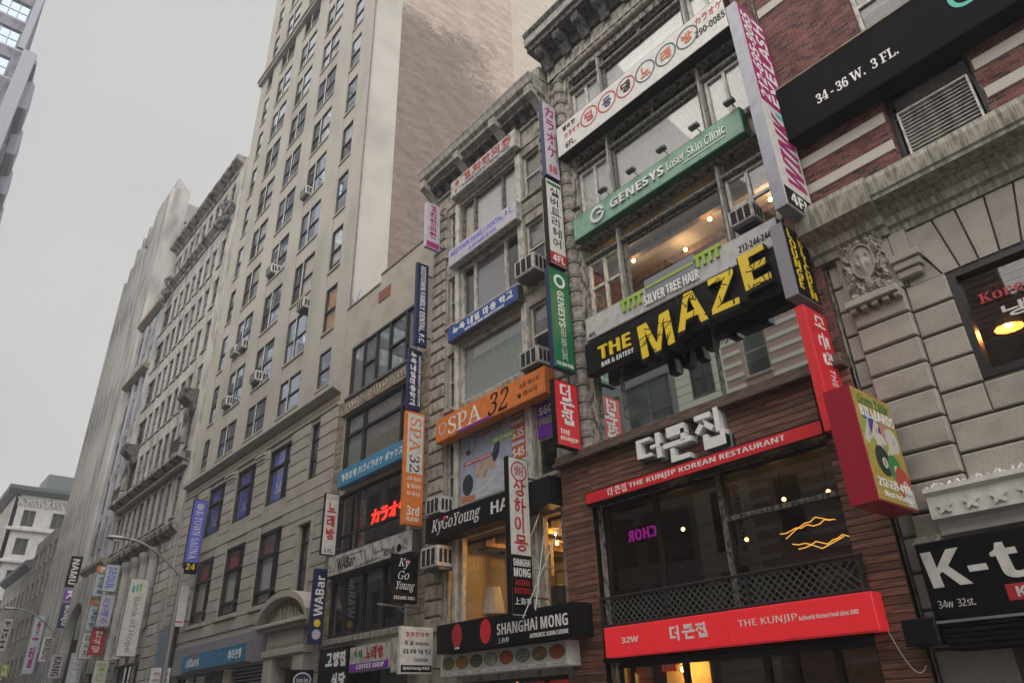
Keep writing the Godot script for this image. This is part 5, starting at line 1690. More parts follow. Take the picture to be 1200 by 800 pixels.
func building_a() -> void:
	var b := thing("grey_loft_building", "wide grey stone loft building with projecting balcony cornice and rows of sash windows", "building", Vector3(-57, 0, 0))
	var xl := -66.2
	var xr := -48.22
	var xs := [-50.8]
	for k in 8:
		xs.append(-52.85 - k * 1.62)
	xs.append(-65.0 - 0.2)
	xs.pop_back()
	xs.append(-65.35)
	var holes := []
	var tops := [21.35, 25.1, 28.87, 32.63, 36.4]
	for x in xs:
		for t in tops:
			holes.append([x - 0.58, x + 0.58, t - 2.55, t])
		holes.append([x - 0.5, x + 0.5, 40.0, 41.9])
		holes.append([x - 0.55, x + 0.55, 13.9, 16.7])
	for k in 6:
		holes.append([-63.6 + k * 2.1, -62.2 + k * 2.1, 7.2, 11.9])
	holes.append([-65.2, -58.6, 0.0, 5.2])
	holes.append([-57.6, -51.6, 0.0, 5.2])
	wall(b, "wall", xl, xr, 0.0, 43.4, 0.0, 0.4, holes, M.a_stone)
	box(b, "body", xl + 0.01, xr - 0.01, 0.0, 43.3, -24, -0.75, M.dark_room)
	box(b, "roof", xl + 0.01, xr - 0.01, 43.31, 43.5, -24, -0.41, M.far_grey)
	for h in holes:
		if h[2] < 1.0:
			win(b, h[0], h[1], 0.05, h[3], -0.4, {"fm": M.frame_dark, "fw": 0.1, "fd": 0.12, "gm": M.glass, "xs": [0.33, 0.66], "ys": [0.7]})
		else:
			win(b, h[0], h[1], h[2], h[3], -0.2, {"fm": M.frame_grey, "fw": 0.07, "fd": 0.1, "gm": M.glass_sky if rng.randf() < 0.4 else M.glass_blue, "ys": [0.5], "sill": [0.1, 0.14, 0.1], "sm": M.a_trim, "wob": 0.01, "blind": [[0, 1, 0.2 + 0.7 * rng.randf(), M.blind if rng.randf() < 0.6 else M.far_grey]]})
	# projecting piers at the ends and the deep cornices
	for s in [[xl, -66.0], [-49.7, xr]]:
		box(b, "end_pier", s[0], s[1], 0.0, 43.2, 0.0, 0.12, M.a_stone, 0.02)
	for k in 40:
		box(b, "stone_course", -65.9, -49.75, 12.1 - 0.0 + k * 0.0001, 12.14, 0.0, 0.02, M.a_trim) if k == 0 else null
	var g := Geo.new()
	for y in [[17.2, 0.95], [38.1, 0.6], [42.9, 0.8]]:
		g = Geo.new()
		g.prism(PackedVector2Array([Vector2(-0.1, y[0] - 0.2), Vector2(0.1, y[0] - 0.2), Vector2(0.18, y[0] + 0.05), Vector2(y[1] * 0.9, y[0] + 0.25), Vector2(y[1], y[0] + 0.32), Vector2(y[1], y[0] + 0.62), Vector2(y[1] - 0.1, y[0] + 0.72), Vector2(-0.1, y[0] + 0.75)]), xl + 0.5, xr - 0.6)
		put(b, "cornice", g.mesh(), M.a_trim)
	g = Geo.new()
	g.prism(PackedVector2Array([Vector2(-0.1, 12.5), Vector2(0.2, 12.55), Vector2(0.5, 12.8), Vector2(0.55, 13.1), Vector2(-0.1, 13.2)]), xl + 0.4, xr - 0.4)
	put(b, "cornice", g.mesh(), M.a_trim)
	for k in 60:
		box(b, "dentil", xl + 0.7 + k * 0.278, xl + 0.82 + k * 0.278, 17.0, 17.26, 0.08, 0.5, M.a_stone)
	# ornate consoles and small iron balconies at both ends of the long cornice
	for x in [-50.2, -64.6]:
		for y in [18.0, 37.6]:
			var c := sub(b, "carved_console", Vector3(x, y, 0.5))
			if y < 20.0:
				g = Geo.new()
				for a in 9:
					g.bar(Vector3(x - 0.9 + a * 0.22, 18.0, 0.85), Vector3(x - 0.9 + a * 0.22, 18.9, 0.85), 0.03, 5)
				g.bar(Vector3(x - 0.95, 18.9, 0.85), Vector3(x + 0.95, 18.9, 0.85), 0.05, 5)
				g.bar(Vector3(x - 0.95, 18.5, 0.85), Vector3(x + 0.95, 18.5, 0.85), 0.04, 5)
				put(c, "balcony_railing", g.mesh(), M.frame_dark)
				g = Geo.new()
				g.prism(PackedVector2Array([Vector2(0, 21.2), Vector2(0.2, 21.0), Vector2(0.5, 21.6), Vector2(1.0, 22.0), Vector2(1.0, 22.6), Vector2(0, 22.7)]), x - 0.7, x + 0.7)
				put(c, "hood", g.mesh(), M.cornice_dark)
				for k in 5:
					g = Geo.new()
					g.lathe(Vector3(x - 0.6 + k * 0.3, 22.2 + 0.3 * sin(k * 2.0), 0.95), PackedVector2Array([Vector2(0.0, -0.25), Vector2(0.22, -0.1), Vector2(0.24, 0.1), Vector2(0.0, 0.25)]), 7)
					put(c, "carved_leaf", g.mesh(), M.cornice_dark)
				g = Geo.new()
				g.bar(Vector3(x, 18.8, 0.5), Vector3(x, 21.3, 0.55), 0.22, 8)
				put(c, "figure_shaft", g.mesh(), M.a_trim)
			else:
				for k in 8:
					g = Geo.new()
					g.lathe(Vector3(x - 0.7 + k * 0.2, 37.6 + 1.2 * sin(k * 1.7) + 0.6, 0.5), PackedVector2Array([Vector2(0.0, -0.4), Vector2(0.28, -0.15), Vector2(0.3, 0.15), Vector2(0.0, 0.4)]), 7)
					put(c, "carved_leaf", g.mesh(), M.cornice_dark)
	# giant columns on the lower floors
	for k in 5:
		g = Geo.new()
		g.lathe(Vector3(-61.1 + k * 2.1, 5.6, 0.1), PackedVector2Array([Vector2(0.42, 0), Vector2(0.34, 0.3), Vector2(0.3, 5.8), Vector2(0.44, 6.3), Vector2(0.46, 6.6)]), 12)
		put(b, "column", g.mesh(), M.a_stone)
	blocks(b, "stone_block", -51.4, xr, 0.2, 12.2, 0.0, 0.14, 0.62, [4.0], [], [M.a_stone, M.b_stone_b], 0.05, 0.03)
	blocks(b, "stone_block", xl, -65.3, 0.2, 12.2, 0.0, 0.14, 0.62, [4.0], [], [M.a_stone], 0.05, 0.03)

func office(called: String, label: String, x0: float, x1: float, y1: float, z: float, zb: float, m: Material, cols: int, rows: Array, ww: float, wh: float, o := {}) -> Node3D:
	# a plain far building: walls with openings, windows, roof
	var b := thing(called, label, "building", Vector3((x0 + x1) / 2, 0, z))
	var holes := []
	var pitch := (x1 - x0) / cols
	for i in cols:
		for y in rows:
			var cx := x0 + pitch * (i + 0.5)
			holes.append([cx - ww / 2, cx + ww / 2, y, y + wh])
	wall(b, "wall", x0, x1, 0.0, y1, z, 0.4, holes, m)
	box(b, "body", x0 + 0.01, x1 - 0.01, 0.0, y1 - 0.01, zb, z - 0.7, o.get("side", m))
	for h in holes:
		win(b, h[0], h[1], h[2], h[3], z - 0.2, {"fm": o.get("fm", M.frame_grey), "fw": 0.07, "fd": 0.1, "gm": o.get("gm", M.glass_blue), "ys": [0.5] if wh < 3.0 else [0.33, 0.66], "sill": [0.06, 0.12, z + 0.08], "sm": m, "wob": 0.01, "blind": [[0, 1, 0.2 + 0.6 * rng.randf(), M.blind]]})
	return b

func far_buildings() -> void:
	# narrow bluish building beside the loft building
	var rows := []
	for k in 6:
		rows.append(15.2 + k * 3.7)
	var b := office("narrow_blue_building", "narrow pale blue grey building with ledges squeezed beside the grey tower", -73.4, -66.25, 37.5, 0.0, -20, M.pale_blue_wall, 3, rows, 1.5, 2.7, {"gm": M.glass_blue})
	for y in [[13.2, 0.5], [30.6, 0.7], [37.4, 0.6]]:
		var g := Geo.new()
		g.prism(PackedVector2Array([Vector2(-0.1, y[0]), Vector2(0.15, y[0]), Vector2(y[1], y[0] + 0.3), Vector2(y[1], y[0] + 0.6), Vector2(-0.1, y[0] + 0.7)]), -73.3, -66.3)
		put(b, "ledge", g.mesh(), M.c_stone)
	for x in [-73.0, -70.9, -68.6, -66.6]:
		box(b, "pier_strip", x - 0.3, x + 0.3, 8.0, 37.0, 0.0, 0.2, M.pale_blue_wall, 0.05)
	var av := PackedVector2Array([Vector2(-73.3, 0), Vector2(-73.3, 12.6), Vector2(-66.35, 12.6), Vector2(-66.35, 0), Vector2(-66.9, 0), Vector2(-66.9, 7.4)])
	for k in 15:
		av.push_back(Vector2(-69.85 + 2.95 * cos(PI * (k + 1) / 16), 7.4 + 3.3 * sin(PI * (k + 1) / 16)))
	av.append_array(PackedVector2Array([Vector2(-72.8, 7.4), Vector2(-72.8, 0)]))
	var ag := Geo.new()
	ag.plate(av, 0.001, 0.7)
	put(b, "arch_front", ag.mesh(), M.tower_grey)
	box(b, "arch_recess", -72.9, -66.8, 0.0, 10.9, 0.005, 0.02, M.dark_room)
	# grey tower with a tall plain pier and pointed cap
	rows = []
	for k in 13:
		rows.append(9.0 + k * 3.55)
	var t := office("grey_tower", "tall grey stone tower with narrow window strips and a pointed corner pier", -88.4, -79.2, 53.0, 0.0, -22, M.tower_grey, 5, rows, 0.75, 2.0)
	box(t, "corner_pier", -79.2, -73.5, 0.0, 56.5, -1.6, 0.35, M.tower_grey, 0.3)
	var g := Geo.new()
	var pts := [Vector3(-79.2, 56.5, 0.05), Vector3(-73.5, 56.5, 0.05), Vector3(-73.5, 56.5, -1.6), Vector3(-79.2, 56.5, -1.6)]
	for k in 4:
		g.tri(pts[k], Vector3(-76.2, 60.0, -0.6), pts[(k + 1) % 4])
	put(t, "pointed_cap", g.mesh(), M.far_grey)
	for k in 6:
		var h := 52.5 - absf(k - 2.5) * 1.2
		box(t, "vertical_fin", -88.4 + k * 1.84 - 0.16, -88.4 + k * 1.84 + 0.16, 8.0, h + 1.2, 0.0, 0.4, M.tower_grey, 0.05)
	box(t, "setback", -87.5, -79.3, 53.0, 56.0, -12, -1.0, M.tower_grey)
	for k in 4:
		box(t, "pinnacle", -87.0 + k * 2.1, -86.4 + k * 2.1, 53.0, 55.0 + k * 0.5, -0.8, 0.1, M.tower_grey)
	# set back behind: brick and white rear building
	b = thing("setback_brick_building", "red brick and grey building with white bays set back above the roofs", "building", Vector3(-100, 0, -10))
	box(b, "body", -92.0, -90.3, 0.0, 66.6, -24.0, -4.45, M.far_grey)
	box(b, "brick_corner", -92.0, -89.9, 0.0, 67.0, -4.4, -3.4, M.far_brick)
	box(b, "side_wall", -90.29, -89.95, 0.0, 66.8, -24.0, -4.42, M.far_grey)
	for k in 8:
		box(b, "white_bay", -89.94, -88.9, 30.0 + k * 4.3, 32.7 + k * 4.3, -6.6, -5.0, M.far_white, 0.1)
		box(b, "bay_ledge", -89.94, -88.6, 32.7 + k * 4.3, 33.1 + k * 4.3, -6.8, -4.9, M.far_grey, 0.05)
		box(b, "bay_pane", -88.9, -88.86, 30.6 + k * 4.3, 32.2 + k * 4.3, -6.3, -5.3, M.glass_blue)
	# lower blocks further on
	rows = [6.5, 10.5, 14.5, 18.0]
	office("far_beige_building", "low beige far building left of the grey tower", -104.0, -88.6, 21.5, 0.0, -18, M.far_beige, 6, rows, 1.3, 2.0)
	b = office("far_cream_building", "cream far building with projecting cornice at the end of the row", -122.0, -104.2, 20.0, 0.0, -18, M.far_beige, 7, [6.0, 10.0, 14.0], 1.3, 2.2)
	g = Geo.new()
	g.prism(PackedVector2Array([Vector2(-0.1, 18.6), Vector2(0.2, 18.7), Vector2(0.8, 19.2), Vector2(0.8, 19.6), Vector2(-0.1, 19.9)]), -122.0, -104.2)
	put(b, "cornice", g.mesh(), M.far_cornice)
	# white ornate corner building across the far avenue
	b = thing("white_corner_building", "pale ornate corner building with dark cornice far down the street", "building", Vector3(-150, 0, -8))
	var wx := -140.0
	box(b, "body", -165.0, wx - 0.5, 0.0, 36.0, -22.0, -0.6, M.far_white)
	var holes := []
	# its face towards the camera lies across the street: built turned by a quarter
	var f := sub(b, "avenue_face", Vector3(wx, 0, 0))
	f.rotation.y = PI / 2
	W[f] = Vector3.ZERO
	for k in 5:
		for y in [8.0, 12.5, 17.0, 21.5, 26.5, 31.0]:
			holes.append([1.6 + k * 4.2, 3.4 + k * 4.2, y, y + 2.6])
	wall(f, "wall", 0.0, 22.0, 0.0, 36.0, 0.0, 0.4, holes, M.far_white)
	for h in holes:
		win_small(f, h)
	for y in [15.8, 25.2, 30.2]:
		box(f, "string_course", -0.3, 22.0, y, y + 0.5, 0.0, 0.5, M.far_white, 0.05)
	for k in 22:
		g = Geo.new()
		var x := 0.6 + k * 0.98
		g.bar(Vector3(x, 34.2, 0.1), Vector3(x + 0.7 * sin(k * 1.9), 35.4, 0.25), 0.16, 6)
		g.bar(Vector3(x + 0.4, 34.4, 0.15), Vector3(x - 0.3, 35.6, 0.2), 0.12, 6)
		put(f, "garland", g.mesh(), M.far_white)
	g = Geo.new()
	g.prism(PackedVector2Array([Vector2(-0.2, 36.0), Vector2(0.3, 36.0), Vector2(1.2, 36.6), Vector2(1.3, 37.2), Vector2(-0.2, 37.5)]), -1.3, 22.0)
	put(f, "cornice", g.mesh(), M.far_cornice)
	g = Geo.new()
	g.prism(PackedVector2Array([Vector2(-0.6, 36.01), Vector2(0.3, 36.01), Vector2(1.2, 36.61), Vector2(1.3, 37.19), Vector2(-0.6, 37.49)]), -165.0, wx + 0.2)
	put(b, "cornice", g.mesh(), M.far_cornice)
	g = Geo.new()
	g.box(Vector3(-165, 0, -0.6), Vector3(wx, 35.99, -0.01))
	put(b, "street_wall", g.mesh(), M.far_beige)
	box(b, "roof_house", -150.0, -142.0, 37.5, 40.5, -14.0, -4.0, M.far_cornice)
	office("far_end_building", "hazy grey building beyond the ornate corner building", -230.0, -166.0, 34.0, 0.0, -30, M.far_beige, 12, [8.0, 13.0, 18.0, 23.0, 28.0], 2.0, 2.6)

func win_small(f: Node3D, h: Array) -> void:
	win(f, h[0], h[1], h[2], h[3], -0.22, {"fm": M.frame_grey, "fw": 0.12, "fd": 0.12, "gm": M.glass_blue, "ys": [0.5], "xs": [0.5]})

func opposite_row() -> void:
	# the row across the street: its tower shows at the upper left, the rest is mirrored in the glass
	var b := thing("opposite_tower", "tall slate coloured tower with bright windows at the upper left corner", "building", Vector3(-90, 0, 16.4))
	box(b, "body", -112.0, -75.5, 0.0, 66.0, 17.2, 44.0, M.opp_blue)
	box(b, "upper_body", -112.0, -75.5, 66.0, 96.0, 18.4, 44.0, M.opp_blue)
	var f := sub(b, "side_face", Vector3(-75, 0, 16.6))
	f.rotation.y = PI / 2
	W[f] = Vector3.ZERO
	# local x runs towards the street, which ends at x = 0
	var holes := []
	for k in 5:
		for y in 21:
			if y < 10:
				continue
			holes.append([-4.4 - k * 5.2, -1.7 - k * 5.2, 2.6 + y * 4.1 - 1.2, 2.6 + y * 4.1 + 1.5])
	wall(f, "wall", -27.0, -0.9, 0.0, 96.0, 0.0, 0.45, holes, M.opp_blue)
	for h in holes:
		win(f, h[0], h[1], h[2], h[3], -0.3, {"fm": M.opp_trim, "fw": 0.09, "fd": 0.1, "gm": M.glass_tower, "xs": [0.33, 0.66], "ys": [0.5]})
	for k in 30:
		box(f, "brick_band", -27.0, -1.0, 30.0 + k * 2.05, 30.25 + k * 2.05, 0.0, 0.03, M.opp_trim) if k % 2 == 0 and k > 1 else null
	box(f, "corner_pier", -1.0, 0.3, 0.0, 67.4, -0.8, 0.35, M.opp_trim, 0.05)
	box(f, "upper_pier", -1.6, -0.9, 67.4, 96.0, -0.8, 0.2, M.opp_trim, 0.05)
	var st := sub(b, "street_face", Vector3(-75, 0, 16.6))
	st.rotation.y = PI - 0.04
	W[st] = Vector3.ZERO
	holes = []
	for k in 7:
		for y in 7:
			holes.append([1.6 + k * 5.0, 5.4 + k * 5.0, 40.0 + y * 3.9, 42.9 + y * 3.9])
	wall(st, "wall", 0.4, 37.0, 0.0, 66.4, 0.0, 0.45, holes, M.opp_blue)
	for h in holes:
		win(st, h[0], h[1], h[2], h[3], -0.2, {"fm": M.opp_trim, "fw": 0.1, "fd": 0.1, "gm": M.glass_sky, "xs": [0.5], "ys": [0.5]})
	box(st, "parapet", 0.3, 37.0, 66.4, 67.0, -0.5, 0.5, M.opp_trim, 0.05)
	for k in 4:
		box(st, "bay_front", 3.0 + k * 9.0, 8.0 + k * 9.0, 62.2, 66.3, 0.0, 0.9, M.opp_trim, 0.3)
	b = thing("opposite_low_building", "low dark block across the street before the slate tower", "building", Vector3(-60, 0, 17.4))
	box(b, "body", -74.0, -46.2, 0.0, 24.0, 17.8, 40.0, M.far_grey)
	box(b, "front_wall", -74.0, -46.2, 0.0, 24.5, 17.4, 17.8, M.a_stone)
	for k in 9:
		for y in 5:
			box(b, "pane", -73.0 + k * 3.0, -71.2 + k * 3.0, 4.5 + y * 3.9, 7.0 + y * 3.9, 17.36, 17.4, M.glass_blue)
	# brick building with pale stripes
	b = thing("opposite_striped_building", "red brick building with pale stone stripes across the street", "building", Vector3(-13, 0, 17.4), "", PI)
	W[b] = Vector3.ZERO
	holes = []
	for k in 3:
		for y in 5:
			holes.append([-4.0 + k * 3.6, -2.6 + k * 3.6, 4.4 + y * 4.1, 7.2 + y * 4.1])
	wall(b, "wall", -5.0, 5.8, 0.0, 25.0, 0.0, 0.4, holes, M.opp_brick)
	box(b, "body", -4.9, 5.7, 0.0, 24.9, -14.0, -0.7, M.dark_room)
	for h in holes:
		win(b, h[0], h[1], h[2], h[3], -0.22, {"fm": M.frame_white, "ys": [0.5], "gm": M.glass_blue, "blind": [[0, 1, 0.7, M.curtain_green]], "sill": [0.1, 0.15, 0.1]})
	for k in 32:
		for q in [[-5.0, -4.12], [-2.48, -0.52], [1.12, 3.08], [4.72, 5.8]]:
			box(b, "stone_stripe", q[0], q[1], 3.0 + k * 0.66, 3.22 + k * 0.66, 0.0, 0.04, M.opp_stripe)
	# narrow cream building
	b = thing("opposite_cream_building", "narrow cream coursed building with dark windows across the street", "building", Vector3(-20.4, 0, 17.4), "", PI)
	W[b] = Vector3.ZERO
	holes = []
	for y in 5:
		holes.append([-0.9, 0.6, 4.4 + y * 4.1, 7.4 + y * 4.1])
	wall(b, "wall", -1.59, 1.59, 0.0, 25.5, 0.0, 0.4, holes, M.k_joint)
	blocks(b, "stone_course", -1.59, 1.59, 0.0, 25.5, 0.0, 0.05, 0.5, [9.0], holes, [M.opp_cream], 0.03, 0.015)
	box(b, "body", -1.5, 1.5, 0.0, 25.4, -14.0, -0.7, M.dark_room)
	for h in holes:
		win(b, h[0], h[1], h[2], h[3], -0.22, {"fm": M.frame_dark, "fw": 0.12, "xs": [0.5], "ys": [0.35], "gm": M.glass_blue})
	# glass fronted block
	b = thing("opposite_glass_building", "dark block with wide pale windows across the street", "building", Vector3(-34, 0, 17.4), "", PI)
	W[b] = Vector3.ZERO
	holes = []
	for k in 6:
		for y in 5:
			holes.append([-11.6 + k * 4.0, -8.2 + k * 4.0, 4.6 + y * 3.8, 7.4 + y * 3.8])
	wall(b, "wall", -12.0, 12.0, 0.0, 27.0, 0.0, 0.4, holes, M.far_grey)
	box(b, "body", -11.9, 11.9, 0.0, 26.9, -14.0, -0.7, M.dark_room)
	for h in holes:
		win(b, h[0], h[1], h[2], h[3], -0.22, {"fm": M.frame_grey, "fw": 0.12, "xs": [0.5], "ys": [0.3], "gm": M.glass_blue, "blind": [[0, 1, 0.9, M.curtain_green]]})
	# plain block opposite, behind the camera
	b = thing("opposite_stone_building", "plain grey stone block across the street", "building", Vector3(5, 0, 17.4), "", PI)
	W[b] = Vector3.ZERO
	holes = []
	for k in 6:
		for y in 3:
			holes.append([-11.6 + k * 4.0, -9.8 + k * 4.0, 4.4 + y * 3.9, 6.8 + y * 3.9])
	wall(b, "wall", -12.8, 12.8, 0.0, 16.0, 0.0, 0.4, holes, M.a_stone)
	box(b, "body", -12.7, 12.7, 0.0, 15.9, -14.0, -0.7, M.dark_room)
	for h in holes:
		win(b, h[0], h[1], h[2], h[3], -0.22, {"fm": M.frame_dark, "ys": [0.5], "gm": M.glass_blue})


# ---------------------------------------------------------------- signs
func signs_k() -> void:
	var s := flat_sign("black_address_sign", "long black sign band with white 34 - 36 W. 3 FL. lettering on the brick", -5.3, 8.8, 13.3, 14.9, 0.02, 0.5, M.black_matt, M.black_matt, "")
	write(s, "34 - 36 W.  3 FL.", -5.24, 0.63, 1.85, 0.27, M.white_clean, {"z": 0.501, "font": "f"})
	write(s, "G", -2.92, 1.0, 0.55, 0.75, M.teal, {"z": 0.501, "font": "sr"})
	box(s, "sign_edge", -7.0, 7.0, 1.59, 1.63, 0.4, 0.52, M.c_stone)
	s = flat_sign("black_lounge_sign", "black sign with big white brushed K-t lettering under the stone canopy", -5.04, 1.4, 2.76, 3.98, 0.02, 0.48, M.black_matt, M.black, "")
	write(s, "K-t", -2.43, 0.77, 1.4, 0.58, M.white, {"z": 0.481, "slant": -0.12})
	write(s, "34w  32st.", -2.82, 0.22, 0.56, 0.12, M.white, {"z": 0.481, "font": "sr"})
	box(s, "red_badge", -2.06, -0.9, 0.16, 0.4, 0.47, 0.487, M.dark_red, 0.006)
	write(s, "Korean", -1.5, 0.28, 0.85, 0.15, M.white, {"z": 0.488})
	var a := thing("rolled_awning_box", "black corrugated awning box below the black lounge sign", "awning", Vector3(-2, 2.28, 0.3))
	for k in 5:
		box(a, "corrugation", -4.9, 1.5, 2.28 + k * 0.08, 2.35 + k * 0.08, 0.05, 0.7 + 0.01 * (k % 2), M.black_matt, 0.02)
	box(a, "top_strip", -4.95, 1.5, 2.68, 2.72, 0.05, 0.72, M.galvanised)
	a = thing("black_wall_speaker", "small black box hanging beside the lounge sign over the pavement", "speaker", Vector3(-5.25, 2.36, 0.4))
	box(a, "housing", -5.52, -4.97, 2.38, 2.8, 0.25, 0.72, M.black, 0.02)
	box(a, "bracket", -5.3, -5.2, 2.55, 2.6, 0.05, 0.25, M.steel)
	# billiards box
	s = blade_sign("billiards_sign", "red boxed blade sign printed with coloured billiard balls", -4.82, 4.5, 6.55, 0.42, 1.93, 0.5, M.board_yellow, M.crimson)
	print_sheet(s, "print", 0.0, 1.02, 1.42, 1.95, 0.5006, M.print_balls)
	write(s, "Green Table", 0.0, 1.85, 1.15, 0.2, M.green_dark, {"z": 0.502, "font": "fr", "slant": 0.2})
	write(s, "BILLIARDS", 0.05, 1.62, 1.3, 0.2, M.white_clean, {"z": 0.502})
	write(s, "212-239-4166", 0.0, 0.34, 1.25, 0.16, M.white_clean, {"z": 0.502})
	write(s, "Next to Lobby", 0.05, 0.14, 1.1, 0.14, M.white_clean, {"z": 0.502})
	# printed window lettering of the restaurant
	var w := thing("window_lettering", "red Korean B and white characters stuck on the second floor window", "lettering", Vector3(-2.2, 7.6, -0.1))
	write(w, "Korean BBQ", -2.05, 8.08, 1.8, 0.26, M.dark_red, {"z": -0.1, "font": "f"})
	write(w, "냉면", -2.2, 7.72, 0.95, 0.26, M.white, {"z": -0.1})

func disc(parent: Node3D, called: String, x: float, y: float, r: float, z: float, m: Material, oval := 1.0) -> MeshInstance3D:
	var p := PackedVector2Array()
	for k in 24:
		p.push_back(Vector2(x + r * cos(TAU * k / 24), y + r * oval * sin(TAU * k / 24)))
	var g := Geo.new()
	g.plate(p, z - 0.004, z)
	return put(parent, called, g.mesh(), m)

func hoop(parent: Node3D, called: String, x: float, y: float, r: float, hw: float, z: float, m: Material) -> void:
	var g := Geo.new()
	for k in 28:
		var a := TAU * k / 28
		var e := TAU * (k + 1) / 28
		var q := PackedVector2Array([Vector2(x + (r - hw) * cos(a), y + (r - hw) * sin(a)), Vector2(x + (r + hw) * cos(a), y + (r + hw) * sin(a)), Vector2(x + (r + hw) * cos(e), y + (r + hw) * sin(e)), Vector2(x + (r - hw) * cos(e), y + (r - hw) * sin(e))])
		g.plate(q, z - 0.006, z)
	put(parent, called, g.mesh(), m)

func signs_e() -> void:
	# long karaoke board
	var s := flat_sign("karaoke_board", "long white sign with six ringed Korean characters and 290-0085 under the cornice", -12.72, -5.98, 17.98, 19.3, 0.1, 0.4, M.white, M.black, "")
	var cx := -9.35
	var ch := ["딩", "동", "댕", "노", "래", "방"]
	var cc := ["dark_red", "navy", "black", "rust", "rust", "rust"]
	var rc := ["dark_red", "dark_red", "dark_red", "teal_dark", "teal_dark", "teal_dark"]
	for k in 6:
		var x: float = -11.2 + k * 0.785 - cx
		hoop(s, "ring", x, 0.74, 0.36, 0.025, 0.408, M[rc[k]])
		write(s, ch[k], x, 0.74, 0.38, 0.42, M[cc[k]], {"z": 0.401, "sw": 0.085})
	write(s, "멤버탄", -12.1 - cx, 1.05, 0.6, 0.22, M.black, {"z": 0.401})
	write(s, "カラオケ", -11.98 - cx, 0.7, 0.75, 0.24, M.dark_red, {"z": 0.401})
	write(s, "6FL.", -12.1 - cx, 0.28, 0.45, 0.24, M.black, {"z": 0.401})
	write(s, "カラオケ", -6.5 - cx, 1.0, 0.9, 0.3, M.dark_red, {"z": 0.401})
	write(s, "290-0085", -6.52 - cx, 0.56, 0.98, 0.26, M.black, {"z": 0.401})
	# green clinic sign
	s = flat_sign("green_clinic_sign", "long pale green skin clinic sign with raised silver letters and small lamps", -12.4, -6.3, 14.47, 15.32, 0.1, 0.3, M.green_sign, M.green_edge, "")
	cx = -9.35
	hoop(s, "logo_ring", -11.33 - cx, 0.42, 0.24, 0.05, 0.36, M.silver)
	box(s, "logo_bar", -11.33 - cx, -11.05 - cx, 0.4, 0.47, 0.31, 0.36, M.silver)
	write(s, "GENESYS", -9.8 - cx, 0.44, 2.0, 0.3, M.silver, {"z": 0.301, "d": 0.06})
	write(s, "Laser Skin Clinic", -7.75 - cx, 0.47, 1.9, 0.3, M.silver, {"z": 0.301, "d": 0.03, "font": "sr"})
	box(s, "underline", -8.2 - cx, -6.85 - cx, 0.22, 0.24, 0.3, 0.32, M.silver)
	for k in 6:
		var x := -12.05 + k * 1.12 - cx
		var g := Geo.new()
		g.bar(Vector3(x, 0.84, 0.1), Vector3(x, 1.02, 0.2), 0.015, 5)
		g.bar(Vector3(x, 1.02, 0.2), Vector3(x, 1.02, 0.45), 0.015, 5)
		put(s, "lamp_arm", g.mesh(), M.steel)
		box(s, "lamp_head", x - 0.14, x + 0.14, 0.96, 1.06, 0.38, 0.56, M.steel, 0.02)
	# silver tree hair
	s = flat_sign("hair_salon_board", "light grey hair salon sign with lime comb shapes above the yellow lettered bar sign", -12.25, -6.08, 10.93, 11.66, 0.1, 0.3, M.grey_sign, M.galvanised, "")
	cx = -9.165
	box(s, "grey_block", -9.98 - cx, -8.35 - cx, 0.2, 0.9, 0.3, 0.33, M.grey_panel)
	write(s, "SILVER TREE HAIR", -9.15 - cx, 0.28, 1.75, 0.28, M.white_clean, {"z": 0.331, "d": 0.03})
	box(s, "lime_bar", -9.95 - cx, -8.4 - cx, 0.62, 0.69, 0.33, 0.345, M.lime)
	for q in [[-10.8, 0.36], [-8.3, 0.5]]:
		for k in 4:
			box(s, "comb_tooth", q[0] - cx + k * 0.19, q[0] - cx + k * 0.19 + 0.09, q[1] - 0.06, q[1] + 0.2 + 0.05 * (k % 2), 0.3, 0.36, M.lime)
		box(s, "comb_back", q[0] - cx - 0.05, q[0] - cx + 0.74, q[1] + 0.2, q[1] + 0.3, 0.3, 0.362, M.lime)
	write(s, "212-244-2444", -6.65 - cx, 0.36, 0.95, 0.18, M.black, {"z": 0.301})
	write(s, "4FL", -12.0 - cx, 0.14, 0.28, 0.12, M.black, {"z": 0.301})
	# the maze
	s = flat_sign("yellow_bar_sign", "black bar sign with jagged cracked yellow letters over the wide glass", -12.3, -6.1, 9.86, 10.84, 0.15, 0.3, M.black, M.black, "")
	cx = -9.2
	write(s, "THE", -11.2 - cx, 0.48, 1.15, 0.4, M.yellow, {"z": 0.301, "d": 0.05})
	write(s, "BAR & EATERY", -11.15 - cx, 0.14, 1.15, 0.14, M.white_clean, {"z": 0.301})
	var r := RandomNumberGenerator.new()
	r.seed = 4
	for k in 4:
		var x: float = [-9.72, -8.6, -7.65, -6.72][k] - cx
		var y: float = [0.22, 0.42, 0.5, 0.55][k]
		var w: float = [1.05, 0.9, 0.75, 0.68][k]
		var bk := write(s, ["M", "A", "Z", "E"][k], x - 0.01, y - 0.05, w * 1.08, 1.05, M.black, {"z": 0.12, "d": 0.3})
		bk.rotation.z = [0.06, 0.0, -0.03, 0.05][k]
		var lt := write(s, ["M", "A", "Z", "E"][k], x, y, w, 0.95, M.yellow, {"z": 0.421, "d": 0.012})
		lt.rotation.z = [0.06, 0.0, -0.03, 0.05][k]
		var g := Geo.new()
		for i in 15:
			var p := Vector3(x + r.randf_range(-0.42, 0.42) * w, y + r.randf_range(-0.4, 0.4), 0.431)
			var a := r.randf() * TAU
			g.bar(p, p + Vector3(cos(a) * w * 0.26, sin(a) * 0.24, 0.0).limit_length(0.24), 0.015, 4)
		put(s, "crack_line", g.mesh(), M.black).set_meta("kind", "stuff")
